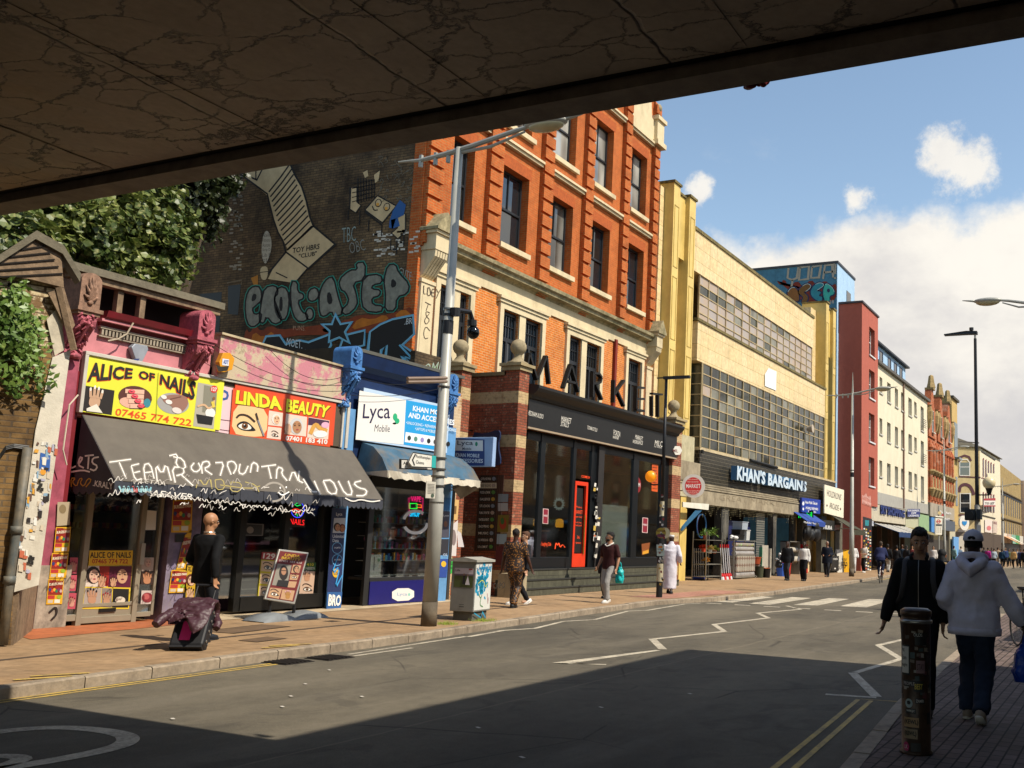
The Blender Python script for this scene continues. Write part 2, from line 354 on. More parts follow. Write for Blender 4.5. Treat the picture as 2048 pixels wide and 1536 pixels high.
# dropped crossing tactile area, terracotta strip in front of the nail shop, pale concrete strip along the shopfronts
sheet('tactile_paving',[(25.2,11.7),(31,11.3),(31,12.6),(25.2,12.9)],.005,paving('tactile','b07c66','b98672',.4,.4,'8a6a55',.75))
sheet('terracotta_step',[(8.9,13.75),(12.1,14.3),(12.1,15.3),(9.3,15.1)],.006,C('b8693f',.6,k=.8,var=.3,sc=5,dirt=.4))
sheet('concrete_strip',[(12.1,14.35),(20,14.75),(20,15.4),(12.1,15.4)],.006,C('c9b392',.8,k=.8,var=.25,sc=4,dirt=.5))
sheet('paving_band',[(6.4,11.9),(14,12.3),(20.5,12.9),(20.5,13.0),(14,12.42),(6.4,12.0)],.004,C('6d5947',.9,k=.5,var=.3))
# road paint
def paintm(name,h):
    m,nt,b=newmat(name);g=NG(nt);w=g.noise(28,8,.8);w2=g.noise(3,6,.7)
    g.L(g.mix(g.ramp(g.math('ADD',g.math('MULTIPLY',w,.7),g.math('MULTIPLY',w2,.5)),.50,.72,0,.85),hexc(h,.8),hexc('6b6357',.7)),b.inputs['Base Color']);b.inputs['Roughness'].default_value=.7;return m
M_WP=paintm('white_road_paint','d9cdb4');M_YP=paintm('yellow_road_paint','dcb64c')
def marks(name,mat,segs,z=ROADZ+.004):
    P=Panel('G',z)
    for s_ in segs:
        if s_[0]=='L':P.line(mat,s_[1],s_[2],0)
        else:P.poly(mat,s_[1],0)
    return struct(P.build(name))
marks('zebra_crossing',M_WP,[('P',q)for q in ([(27.1,11.15),(27.1,10.45),(31,10.5),(31,11.2)],[(27.1,9.95),(27.1,9.3),(31.6,9.42),(31.6,10.07)],[(27.7,8.79),(27.9,8.15),(32.4,8.35),(32.2,9.0)],[(28.4,7.6),(28.5,6.85),(33.2,7.1),(33.0,7.85)],[(28.6,6.3),(28.7,5.6),(33.4,5.9),(33.2,6.6)],[(28.7,5.1),(28.8,4.4),(33.2,4.7),(33.2,5.4)])])
gw=[('L',[(26.2+.05*i,10.9-i*.85),(26.25+.05*i,10.45-i*.85)],.2)for i in range(8)]
marks('give_way_line',M_WP,gw)
marks('left_zigzag',M_WP,[('L',[(11.0,9.92),(12.3,9.95)],.07),('L',[(11.1,10.1),(13.75,10.33),(14.2,10.36)],.08),('L',[(14.2,10.3),(15.5,10.5)],.10),('L',[(15.5,10.52),(16.3,10.3),(18.0,10.7)],.09),('L',[(18.0,10.72),(18.9,10.45),(21.6,11.05)],.09),('L',[(21.6,11.1),(22.3,10.85),(25.2,11.15)],.09),('L',[(25.2,11.2),(25.9,10.95)],.09)])
marks('centre_zigzag',M_WP,[('L',[(12.45,6.67),(12.14,7.25),(14.55,6.86)],.10),('L',[(14.72,6.86),(16.1,7.72)],.14),('L',[(16.1,7.68),(18.4,7.25),(19.75,8.02),(22.4,7.72),(23.7,8.45),(26.0,8.05),(27.1,8.8)],.12)])
marks('right_zigzag',M_WP,[('L',[(11.7,3.3),(11.82,2.72)],.11),('L',[(11.9,2.74),(13.85,3.52)],.13),('L',[(13.9,3.5),(16.05,3.3)],.11),('L',[(16.05,3.3),(17.95,4.1),(21,3.75),(22.5,4.4),(25.5,3.9)],.12)])
DY=[(-2,9.37),(6.2,9.93),(9.9,10.06)]
marks('left_double_yellow_lines',M_YP,[('L',DY,.055),('L',[(x,y+.11)for x,y in DY],.055),('L',[(52,11.75),(60,12.3),(74,12.95)],.12)])
DR=[(2,2.1),(7.75,2.44),(11.55,2.72)]
marks('right_double_yellow_lines',M_YP,[('L',DR,.055),('L',[(x,y+.15)for x,y in DR],.055),('L',[(11.6,2.85),(11.75,2.1)],.03)])
marks('kerb_loading_marks',M_YP,[('L',[(10.1,10.72),(10.65,10.62)],.07),('L',[(10.35,10.85),(10.9,10.62)],.07),('L',[(6.6,10.4),(7.1,10.22)],.07),('L',[(6.85,10.52),(7.35,10.3)],.07)],.012)
loop=smooth_pts([(4.2,8.35),(4.9,8.6),(5.4,8.62),(5.78,8.42),(5.9,7.9),(5.8,7.5),(5.45,7.25),(4.6,7.3),(3.8,7.6)],3)
marks('road_lettering',M_WP,[('L',loop,.17),('L',smooth_pts([(4.2,7.9),(4.75,7.85),(4.95,7.62),(4.85,7.42),(4.3,7.35)],2),.14),('L',smooth_pts([(5.9,5.2),(6.25,4.6),(6.2,3.9)],2),.16)])
marks('road_litter',flat('cfc7ba',.8),[('L',[(7.5+a,7.6+b),(7.53+a,7.66+b)],.03)for a,b in ((0,0),(.5,.4),(.9,-.2),(1.2,.9),(-1,.3),(1.8,-2.6),(3.2,-3),(.2,-2.2),(2.2,1.5),(-.6,-3.2))],ROADZ+.012)
# grates and covers
def grate(x,y,name='drain_grate',label='slotted iron drain grate in the gutter by the kerb'):
    mb=MB();mb.box(x-.25,x+.25,y-.22,y+.22,ROADZ+.002,ROADZ+.008)
    for i in range(7):mb.box(x-.22+i*.067,x-.19+i*.067,y-.2,y+.2,ROADZ+.008,ROADZ+.02)
    return tag(mb.build(name,C('2c2723',.7,.3)),label,'drain grate','gutter grates')
grate(10.0,10.12,label='slotted iron drain grate in the gutter where the double yellow lines end');grate(10.65,10.02,label='slotted iron drain grate beside the first white zigzag line')
def cover(q,label):
    P=Panel('G',.006);P.poly(C('7d6348',.9,k=.6,var=.3),q,0);P.line(flat('3a2e22'),q,.015,1,True)
    tag(P.build('manhole_cover'),label,'manhole cover')
cover([(11.2,12.5),(12.6,12.75),(12.5,13.3),(11.1,13.1)],'rectangular access cover in the pavement behind the suitcase')
cover([(10.6,11.35),(11.2,11.4),(11.18,11.75),(10.58,11.7)],'small iron cover by the bald man\'s feet')
# ---------------------------------------------------------------- railway bridge overhead
def concrete():
    m,nt,b=newmat('cracked_concrete');g=NG(nt)
    p=g.noise(1.1,6,.6);base=g.mix(g.ramp(p,.35,.65),hexc('a8947e',.5),hexc('c4b096',.5))
    yv=g.noise(.5,4,.6);sp=g.N.new('ShaderNodeSeparateXYZ');g.L(g.geo.outputs['Position'],sp.inputs[0])
    base=g.mix(g.math('MULTIPLY',g.ramp(yv,.45,.65),g.ramp(sp.outputs[1],5,9,0,.55)),base,hexc('b5832e',.6))
    def cracks(scale,w,st,dist,seed):
        mp=g.N.new('ShaderNodeMapping');g.L(g.geo.outputs['Position'],mp.inputs[0]);mp.inputs[1].default_value=(seed,seed*1.7,0);mp.inputs[3].default_value=st
        nn=g.N.new('ShaderNodeTexNoise');g.L(mp.outputs[0],nn.inputs['Vector']);nn.inputs['Scale'].default_value=2.2;nn.inputs['Detail'].default_value=7;nn.inputs['Roughness'].default_value=.7
        ad=g.N.new('ShaderNodeVectorMath');ad.operation='MULTIPLY_ADD';g.L(nn.outputs['Color'],ad.inputs[0]);ad.inputs[1].default_value=(dist,)*3;g.L(mp.outputs[0],ad.inputs[2])
        v=g.N.new('ShaderNodeTexVoronoi');v.feature='DISTANCE_TO_EDGE';g.L(ad.outputs[0],v.inputs['Vector']);v.inputs['Scale'].default_value=scale
        return g.ramp(v.outputs['Distance'],0,w,1,0)
    c1=g.math('MULTIPLY',cracks(.9,.014,(1,.5,1),.6,3),g.ramp(g.noise(.7,2),.30,.42));c2=g.math('MULTIPLY',cracks(2.4,.022,(1,.6,1),.35,8),g.ramp(g.noise(1.1,3),.44,.52))
    # board joints running across the bridge
    wv=g.math('ABSOLUTE',g.math('SUBTRACT',g.math('FRACT',g.math('MULTIPLY',g.math('ADD',sp.outputs[1],g.math('MULTIPLY',g.noise(1.5,5),.22)),.5)),.5))
    j=g.math('MULTIPLY',g.ramp(wv,0,.012,1,0),g.ramp(g.noise(2.5,4),.35,.5,.3,1))
    cr=g.math('MAXIMUM',g.math('MAXIMUM',c1,g.math('MULTIPLY',c2,.8)),j)
    col=g.mix(cr,g.mix(1.0,base,g.ramp(g.noise(14,6),.3,.7,.85,1.1),'MULTIPLY'),hexc('1a130d',.5));g.L(col,b.inputs['Base Color']);b.inputs['Roughness'].default_value=.55
    g.bump(b,g.math('SUBTRACT',g.math('MULTIPLY',g.noise(3,5),.5),cr),.7,.03);return m
M_CONC=concrete()
br=thing('railway_bridge','dark cracked concrete railway bridge passing low over the road','bridge',(2,6,5),world=True)
SZ=5.0;EX=6.43
mb=MB();mb.box(-9,6.03,-6,21,SZ+.07,SZ+.9)
for y in (-2.1,.15,2.3,4.5,6.7,8.9,11.1,13.3):mb.box(-9,5.99,y,y+.02,SZ+.064,SZ+.08)
mb.build('soffit',M_CONC,br)
MB().box(6.03,6.15,-6,21,SZ+.10,SZ+.8).box(5.98,6.05,-6,21,SZ+.11,SZ+.14).build('movement_joint',C('0d0a08',.9),br)
M_BEAM=C('8f8170',.7,k=.55,var=.35,sc=4,dirt=.5,dirtc='3a2e22',bump=.4)
mb=MB();mb.prof([(0,0)]*0 or [(-6,SZ),(21,SZ),(21,SZ+1.6),(-6,SZ+1.6)],6.15,EX);mb.build('edge_beam',M_BEAM,br)
MB().box(EX-.25,EX-.02,-6,21,SZ+1.6,SZ+2.3).build('parapet',M_BEAM,br)
ab=brickm('abutment_brick','4a3a2e','59432f','6a5a48')
MB().box(-9,5.9,12.9,13.6,-.1,SZ+.06).build('abutment',ab,br);MB().box(-9,5.9,-6,-5.4,-.1,SZ+.06).build('abutment',ab,br)
# red fire blanket rag tucked on the bridge edge
mb=MB();q=PX(1508,165,EX+.04);rnd=random.Random(5)
for i in range(12):mb.ell((EX+.05+rnd.uniform(-.02,.03),q[0]+rnd.uniform(-.07,.07),q[1]+.01+rnd.uniform(-.03,.03)),(.025,rnd.uniform(.025,.05),rnd.uniform(.02,.035)),8,6)
tag(mb.build('bundled_cloth',C('7a1a22',.5,var=.3,sc=20),smooth=True),'small crumpled red plastic bundle stuck on the bridge edge','rag')
# ================================================================ helpers for traced artwork
class PP(Panel):
    """artwork whose outlines are given in photo pixels and carried onto a real plane (origin o, axes U, V)"""
    def __init__(s,o,U,V,eps=.0025):
        U=Vector(U).normalized();V=Vector(V).normalized();n=U.cross(V)
        if n.dot(EYE-Vector(o))<0:n=-n
        super().__init__('X',0,eps,o,U,V,n)
        s.warp=s.hit
    def hit(s,x,y):
        d=ray(x,y);t=s.n.dot(s.o-EYE)/s.n.dot(d);p=EYE+d*t-s.o;return p.dot(s.U),p.dot(s.V)
    def pt(s,x,y,k=0):return s.P(x,y,k)
def PF(Y):return PP((0,Y,0),(1,0,0),(0,0,1))
def PL(X):return PP((X,0,0),(0,1,0),(0,0,1))
def x_(px,py,Y):return PY(px,py,Y)[0]
def z_(px,py,Y):return PY(px,py,Y)[1]
BLK=C('15130f',.5,k=.8,var=.2);WHT=C('e8e2d2',.6,k=.8,dirt=.25,dirtc='8a7a60');DKG=C('2a2a2a',.5)
M_GLASS=glassm('dark_glass','0a0c0d',.03);M_SHOPGL=glassm('shop_glass',tr=.82)
M_WOOD=C('9a8064',.85,k=.75,var=.45,sc=9,dirt=.6,dirtc='241c14',bump=.6);M_FELT=C('857c68',.95,k=.65,var=.3,sc=8,bump=.6)
M_PINK=C('d98a90',.7,k=.75,var=.2,sc=3,dirt=.25,dirtc='9c5a52');M_DRED=C('8a1f2b',.55,k=.7,var=.25,dirt=.3)
M_STOCK=brickm('stock_brick','8f6f42','a8834f','7a6850',stain='33241a',stainamt=.75,lo=.42,hi=.62,stsc=.7)
def peel():
    m,nt,b=newmat('peeling_paint_brick');g=NG(nt);v=g.wall();t=g.N.new('ShaderNodeTexBrick');g.L(v,t.inputs['Vector'])
    t.inputs['Scale'].default_value=1;t.inputs['Brick Width'].default_value=.225;t.inputs['Row Height'].default_value=.075;t.inputs['Mortar Size'].default_value=.01
    t.inputs['Color1'].default_value=hexc('e6d3ae',.75);t.inputs['Color2'].default_value=hexc('dcc69c',.75);t.inputs['Mortar'].default_value=hexc('6b5842',.7)
    col=g.mix(g.ramp(g.noise(2.5,9,.75),.50,.56),t.outputs[0],hexc('8a6a44',.7));g.L(col,b.inputs['Base Color']);b.inputs['Roughness'].default_value=.9
    g.bump(b,g.math('SUBTRACT',g.noise(2.5,9,.75),t.outputs[1]),.6,.02);return m
M_PEEL=peel()
def render_wall(name,c1,c2,c3,sc=1.6):
    m,nt,b=newmat(name);g=NG(nt);n=g.noise(sc,10,.75);n2=g.noise(sc*2.4,10,.8)
    c=g.mix(g.ramp(n,.47,.53),hexc(c1,.75),hexc(c2,.75));c=g.mix(g.ramp(n2,.56,.63,0,.8),c,hexc(c3,.75));g.L(c,b.inputs['Base Color']);b.inputs['Roughness'].default_value=.9;g.bump(b,n2,.5,.01);return m
def console(b,x0,x1,yw,zt,zm,zb,m,seed=1,capm=None):
    """carved shopfront console: arched anthemion block over a scrolled acanthus bracket"""
    rnd=random.Random(seed);w=x1-x0;xc=(x0+x1)/2;yf=yw-.36
    mb=MB();n=14;arch=[(x0-.02,zm+.06),(x1+.02,zm+.06)]+[(xc+(w/2+.02)*cos(pi*i/n),zt-w*.42+w*.45*sin(pi*i/n))for i in range(n+1)]
    mb.prism([(a,yf,z)for a,z in arch],(0,.5,0))
    for i in range(7):# fan of leaves on the block
        a=pi*(i+.5)/7;L=w*.40
        mb.tube([(xc,yf-.005,zm+.16),(xc+L*.6*cos(a),yf-.045,zm+.16+(zt-zm)*.36*sin(a)+.02),(xc+L*cos(a),yf-.01,zm+.16+(zt-zm)*.62*sin(a)+.02)],[.016,.026,.008],6)
    mb.ell((xc,yf-.01,zm+.15),(.05,.04,.04),8,6)
    mb.box(x0-.06,x1+.06,yf-.05,yw,zm,zm+.06).box(x0-.03,x1+.03,yf-.02,yw,zm-.05,zm)
    mb.build('console_block',capm or m,b,smooth=False)
    mb=MB();P=[];H=zm-.05-zb
    prof=[(yf+.02,zm-.05),(yf,zm-.05-.12*H),(yf+.02,zm-.05-.25*H),(yf+.12,zm-.05-.42*H),(yf+.22,zm-.05-.60*H),(yf+.27,zm-.05-.76*H),(yf+.25,zm-.05-.9*H),(yf+.28,zb),(yw,zb),(yw,zm-.05)]
    mb.prof(prof,x0,x1)
    for k in range(30):
        t=rnd.random();i=min(5,int(t*6));f=t*6-i;y=prof[i][0]*(1-f)+prof[i+1][0]*f;z=prof[i][1]*(1-f)+prof[i+1][1]*f
        s_=rnd.choice((-1,1));xx=xc+s_*rnd.uniform(.02,.46)*w*(1-.2*t);mb.tube([(xx-s_*.03,y-.01,z+.05),(xx,y-.045,z),(xx+s_*.04,y-.015,z-.045)],[.012,.026,.008],5)
    mb.tube([(xc,yf-.01,zm-.08),(xc,yf-.03,zm-.2*H-.05),(xc,yf+.07,zm-.42*H-.05),(xc,yf+.2,zm-.8*H)],[.03,.035,.03,.02],6)
    for s_ in (0,1):# side volutes
        xs=x0-.008 if s_==0 else x1+.008
        mb.tube([(xs,yf+.17+r*cos(a),zm-.05-.2*H+r*sin(a))for r,a in [(.11*(1-i/22),i*.5)for i in range(20)]],.012,5)
    mb.ell((xc,yf+.19,zb+.03),(w*.3,.06,.05),8,6)
    mb.build('console_bracket',m,b)
YA=15.1
# ---------------------------------------------------------------- picture fragments used on the beauty signs (pixel space)
def hand_(P,cx,cy,s,skin,nail,k=3,rot=0,n=4):
    c_,s__=cos(rot),sin(rot);T=lambda a,b:(cx+(a*c_-b*s__)*s,cy+(a*s__+b*c_)*s)
    P.poly(skin,smooth_pts([T(-9,12),T(-10,-2),T(-4,-8),(T(5,-7)),T(9,0),T(7,12)],2,True),k)
    for i in range(n):
        a=-8+i*5.2;L=(12,16,15,11)[i%4];P.line(skin,[T(a,-3),T(a+1.2*i-2,-3-L)],4.2*s,k+1);P.ell(nail,*T(a+1.2*i-2.2,-4-L),1.8*s,3.2*s,k+2,10,rot)
def face_(P,cx,cy,s,skin,hair,k=3,lips='a03040'):
    P.ell(hair,cx,cy,9*s,11*s,k,14);P.ell(skin,cx+1*s,cy+1.5*s,6.2*s,8.6*s,k+1,14)
    for d in (-2.6,3.4):P.ell('2a1c18',cx+d*s+.5*s,cy-.5*s,1.6*s,.7*s,k+2,8);P.line('3a2418',[(cx+(d-1.6)*s,cy-2.6*s),(cx+(d+2)*s,cy-2.9*s)],.7*s,k+2)
    P.ell(lips,cx+1.2*s,cy+5*s,1.9*s,.9*s,k+2,8);P.line('c08a68',[(cx+1*s,cy),(cx+1.4*s,cy+2.6*s)],.7*s,k+2)
def eye_(P,cx,cy,s,rot=.12,k=3,iris='7a4a1c'):
    c_,s_=cos(rot),sin(rot);T=lambda a,b:(cx+(a*c_-b*s_)*s,cy+(a*s_+b*c_)*s)
    P.line('3a2416',smooth_pts([T(-17,-12),T(-12,-19),T(2,-19),T(16,-9)],2),3.4*s,k)
    P.poly('141010',smooth_pts([T(-17,1),T(-8,-8),T(4,-8),T(17,3),T(20,6),T(8,8),T(-6,8)],2,True),k)
    P.poly('f2ece0',smooth_pts([T(-14,2),T(-7,-4),T(4,-5),T(13,3),T(4,6.5),T(-6,6)],2,True),k+1)
    P.ell(iris,*T(-1,0),5.6*s,5.6*s,k+2,14);P.ell('0c0808',*T(-1,0),2.6*s,2.6*s,k+3,10);P.ell('ffffff',*T(-2.6,-2),1*s,1*s,k+4,8)
def qpx(P,m,q,k):P.poly(m,q,k)
# ================================================================ viaduct wall and wooden hood at the left
q0=Vector((8.38,13.3,0));q1=Vector((9.62,14.86,0));dW=(q1-q0).normalized();nW=Vector((dW.y,-dW.x,0))
b=thing('viaduct_wall','stock brick viaduct wall with drain pipe and peeling white panel left of the nail shop','wall',tuple(q0),world=True)
dP=Vector((.94,-.342,0));nP=Vector((-.342,-.94,0));P1=PP(q0,dP,(0,0,1));bk=-nW*.6
MB().prism([P1.P(*p,0)for p in ((-90,1302),(21,1291),(27,1184),(70,860),(104,715),(98,696),(-90,696))],-nP*.35).build('brick_wall',M_STOCK,b)
MB().prism([P1.P(*p,0)for p in ((-90,697),(100,697),(124,688),(120,572),(60,552),(-90,545))],-nP*.3).build('painted_brick',M_PEEL,b)
MB().prism([P1.P(*p,2)for p in ((16,566),(46,566),(40,610),(36,650),(20,700),(0,712),(8,640))],nP*.01).build('dark_recess',C('241a12',.9,var=.4),b)
MB().prism([P1.P(*p,8)for p in ((92,640),(120,610),(128,700),(108,712))],nP*.02).build('plaster_patch',C('d8ccb4',.8,k=.75,var=.35,sc=6,dirt=.5),b)
mb=MB();mb.prism([q0,q1,q1+Vector((0,0,3.85)),q0+Vector((0,0,4.0))],bk*.8);mb.build('timber_backing',M_WOOD,b)
PW=PP(q0+nW*.01,dW,(0,0,1))
def ppt(P,x,y,k=0):return P.P(x,y,k)
mb=MB();mb.prism([ppt(P1,*p)for p in ((70,860),(104,715),(140,700),(118,858),(76,1170),(27,1184))],nP*.03)
mb.build('peeling_white_board',C('e8dfcc',.75,k=.75,var=.15,sc=6,dirt=.35,dirtc='8c7a62',bump=.4),b)
P2=PP(q0+nP*.034,dP,(0,0,1));rnd=random.Random(11)
P2.poly('2f62b0',[(81,905),(101,911),(99,945),(78,938)],1);P2.text('f0f0f0','LONDON',83,919,15,-5,2);P2.ell('e8a030',86,944,6,6,2)
for i in range(75):
    y=rnd.uniform(880,1150);x=98-(y-880)*.17+rnd.uniform(-26,16)-12*(y>1050);w,h=rnd.uniform(3,10),rnd.uniform(5,18)
    P2.poly(rnd.choice(('e6a83a','d8d2c8','b8b4c8','f0ece4','6a4a3a','c86a4a','8fb0c8','efe9dc','d9c8b0','2a2220')),[(x,y),(x+w,y+rnd.uniform(0,3)),(x+w*.8,y+h),(x-rnd.uniform(0,2),y+h*.9)],1+i%4)
for x,y in ((76,958),(79,966),(81,975),(75,972),(58,1110),(55,1120),(63,1113),(61,1122)):P2.poly('1c1812',[(x,y),(x+6,y+1),(x+5,y+8),(x-1,y+7)],6)
P2.build('torn_posters',b)
mb=MB();pts=[ppt(PP(q0+nP*.08,dP,(0,0,1)),*p)for p in ((55,895),(33,1060),(19,1160),(6,1290))];pts[-1].z=.02;mb.tube(pts,.055,10)
for p in pts[1:3]:mb.tube([p+Vector((0,0,-.05)),p+Vector((0,0,.05))],.072,10)
mb.build('drain_pipe',C('8b7a60',.6,k=.7,var=.5,sc=7,dirt=.6,dirtc='3f5a66'),b,smooth=True)
Pc=PP(q0+nP*.03,dP,(0,0,1));mb=MB()
for o_ in (0,3,6):mb.tube([ppt(Pc,*p)for p in ((-60,930+o_),(0,910+o_),(12,893+o_),(28,889+o_),(58,893+o_))],.012,6)
mb.build('black_cable',BLK,b)
# wooden hood on top
mb=MB();Ph=PP(q0+nP*.10,dP,(0,0,1))
mb.prism([ppt(Ph,*p)for p in ((0,520),(72,474),(122,503),(128,575),(60,558),(-60,545))],-nP*.15);mb.build('weatherboard_gable',M_WOOD,b)
mb=MB()
for k_ in range(5):y_=494+k_*14;mb.prism([ppt(Ph,*p)+nP*.012 for p in ((30-k_*24,y_+6),(92+k_*8,y_-4),(94+k_*8,y_-1),(30-k_*24,y_+9))],nP*.006)
mb.build('board_joints',C('1c140e',.9),b)
mb=MB()
for a,c_ in (((-40,535),(72,462)),((72,462),(126,492)),((126,492),(160,548))):
    A,B_=ppt(Ph,*a),ppt(Ph,*c_);mb.prism([A+nP*.05,B_+nP*.05,B_+nP*.05-Vector((0,0,.12)),A+nP*.05-Vector((0,0,.12))],-nP*.25)
mb.build('felt_coping',M_FELT,b)
mb=MB();mb.tube([ppt(Ph,118,575),ppt(Ph,148,700)],.05,4);mb.prism([ppt(Ph,*p)for p in ((96,585),(128,575),(150,650),(138,668))],-nP*.05);mb.build('timber_brace',M_WOOD,b)
# ================================================================ pink shop (nails 127)
pk=thing('nail_shop','pink shop with carved red consoles and a glazed door, leftmost of the row','shop',(11,YA,0),world=True)
XA0,XA1=9.62,12.45
MB().box(XA0,XA1,YA,YA+.3,3.3,4.95).build('fascia_wall',M_PINK,pk)
mb=MB();mb.prof([(YA,5.03),(YA,4.80),(YA-.05,4.80),(YA-.08,4.86),(YA-.2,4.93),(YA-.24,5.03)],x_(195,650,YA),12.2);mb.build('cornice',M_DRED,pk)
mb=MB();mb.box(10.25,12.15,YA-.06,YA,4.62,4.64).box(10.25,12.15,YA-.08,YA,4.75,4.79)
for i in range(30):mb.box(10.28+i*.0625,10.315+i*.0625,YA-.07,YA,4.65,4.74)
mb.build('dentil_course',C('b9ab95',.8,k=.7,dirt=.5),pk)
MB().box(10.25,12.15,YA-.05,YA,4.79,4.80).box(10.2,12.2,YA-.16,YA+.1,4.86,4.90).build('pink_moulding',M_PINK,pk)
# open clerestory with felt coping
mb=MB();zf=5.58
A=(XA0-.05,YA-.16,zf);mb.box(XA0-.1,12.5,YA-.18,YA+1.2,zf-.02,zf+.10);mb.build('felt_coping',M_FELT,pk)
mb=MB();mb.box(XA0,12.46,YA-.12,YA+.02,zf-.13,zf-.03)
for px in (236,282,392):x=x_(px,600,YA);mb.box(x-.05,x+.05,YA-.06,YA+.05,5.03,zf-.12)
mb.build('timber_frame',M_WOOD,pk)
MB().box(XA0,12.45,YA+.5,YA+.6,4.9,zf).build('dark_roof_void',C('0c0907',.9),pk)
M_CARV=C('c0616e',.75,k=.75,var=.45,sc=14,dirt=.5,dirtc='6d4a3a',bump=.6);M_CARVOLD=C('a8826a',.85,k=.7,var=.4,sc=14,dirt=.7,dirtc='4a382c',bump=.7)
console(pk,9.68,9.98,YA,5.52,4.9,4.18,M_CARV,1,M_CARVOLD)
console(pk,11.86,12.16,YA,5.42,4.86,4.18,M_CARV,2,M_CARV)
MB().box(9.64,9.98,YA-.05,YA,0,4.2).build('pilaster',C('b4566a',.7,k=.7,var=.4,sc=5,dirt=.6,dirtc='4a1a18'),pk)
MB().box(9.98,10.06,YA-.03,YA,.9,4.0).build('downpipe_casing',M_DRED,pk)
MB().box(9.74,10.24,YA-.07,YA-.051,0,.95).build('pilaster_base',C('b8a894',.8,k=.7,var=.5,sc=6,dirt=.7,dirtc='3a3430'),pk)
# door and side lights (y = 15.1)
xd0,xd1,xs1=x_(152,1200,YA),x_(272,1200,YA),x_(306,1200,YA)
xl0=x_(128,1200,YA)
alu=C('a39883',.4,.3,k=.8)
mb=MB();mb.box(xd0,xd0+.09,YA-.05,YA+.05,0,2.6).box(xd1-.09,xd1,YA-.05,YA+.05,0,2.6).box(xd0+.09,xd1-.09,YA-.04,YA+.04,2.45,2.6).box(xd0+.09,xd1-.09,YA-.045,YA+.04,.03,.13).box(xd0+.09,xd1-.09,YA-.03,YA+.03,.28,.34)
mb.box(xs1-.05,xs1,YA-.04,YA+.04,.1,2.5).box(xd1,xs1-.05,YA-.04,YA+.04,.08,.16).box(xl0,xd0,YA-.04,YA+.04,.08,.18).build('door_frame',alu,pk,bevel=.006)
d=MB().box(xd0+.09,xd1-.09,YA-.01,YA+.01,.34,2.45).box(xl0,xd0,YA,YA+.02,.18,2.5).box(xd1,xs1-.05,YA,YA+.02,.16,2.5).build('glazing',M_SHOPGL,pk)
MB().box(xd0+.09,xd1-.09,YA-.015,YA+.015,.13,.28).build('kick_panel',alu,pk)
MB().box(x_(195,1225,YA),x_(228,1225,YA),YA-.04,YA-.016,.19,.25).build('letterbox',BLK,pk)
MB().box(xd1-.085,xd1-.01,YA-.11,YA-.05,.95,1.3).build('door_handle',C('c9c2b2',.3,.5),pk)
# interior
MB().box(9.7,15.8,YA+3.2,YA+3.3,0,3.4).box(9.7,9.8,YA+.3,YA+3.2,0,3.4).box(9.8,15.8,YA+.3,YA+3.2,3.3,3.4).box(15.75,15.85,YA+.1,YA+3.2,0,3.3).box(12.3,12.4,YA+.3,YA+3.2,0,3.3).build('interior_walls',C('5a2c22',.8,k=.7,var=.3),pk)
mb=MB()
for z in (1.5,1.8,2.1,2.35):
    mb.mat(0).box(10.5,12.1,YA+1.2,YA+1.5,z,z+.03)
    for i in range(22):mb.mat(1+i%3).box(10.55+i*.07,10.59+i*.07,YA+1.22,YA+1.3,z+.03,z+.12)
mb.mat(0).box(10.6,12.0,YA+.9,YA+1.3,0,.95);mb.build('nail_polish_shelves',[flat('4a2a1a'),flat('c04a4a'),flat('b88a3a'),flat('3a3a5a')],pk)
# posters on the door glass
P=PF(YA-.02)
P.poly('e8b81e',[(179,1101),(266,1101),(264,1130),(177,1130)],0);P.text('1c1206','ALICE OF NAILS',180,1116,82,-12,1,.02);P.text('b02818','07465 774 722',184,1127,72,-9,1,.02)
P.poly('e0c030',[(176,1130),(265,1131),(258,1218),(164,1218)],0)
P.poly('d8cabc',[(176,1132),(214,1132),(212,1174),(170,1173)],1);P.poly('9a1f14',[(198,1132),(219,1132),(216,1172),(202,1172)],2);face_(P,186,1150,1.6,'d8b098','241814',3);hand_(P,203,1165,.75,'c89878','3a1016',5)
P.poly('5a1030',[(219,1132),(264,1132),(261,1175),(216,1174)],1);face_(P,242,1150,1.7,'c89a78','5a1230',3,'6a0a30');hand_(P,226,1166,.6,'c89878','3a1016',5)
P.poly('a89a90',[(170,1176),(203,1176),(201,1214),(166,1214)],1);hand_(P,184,1196,.9,'b88a6c','241018',3);P.poly('8a7c74',[(204,1176),(224,1177),(223,1215),(203,1214)],1);hand_(P,213,1200,.7,'b88a6c','a02028',3)
P.poly('1a1612',[(226,1177),(258,1178),(256,1215),(224,1215)],1);P.ell('d8ccb8',240,1200,10,7,3)
for a,c_ in ((112,1115),(110,1150),(109,1186)):P.poly('b84a5a',[(a+28,c_),(a+44,c_),(a+41,c_+32),(a+25,c_+32)],1);hand_(P,a+34,c_+20,.6,'c8907c','7a1020',3)
for c_,col in ((1115,'b8a494'),(1142,'3a2820'),(1181,'c8b8b0')):P.poly(col,[(283,c_),(308,c_),(306,c_+27),(281,c_+27)],1)
face_(P,295,1125,.9,'c8a08a','a89080',3);hand_(P,294,1158,.8,'b8805c','1a1010',3);P.ell('8a2c34',294,1195,11,10,3);P.ell('b85a5a',292,1193,6,6,4)
P.poly('e8e4da',[(291,1020),(313,1022),(311,1060),(289,1060)],1)
P.build('window_posters',pk)
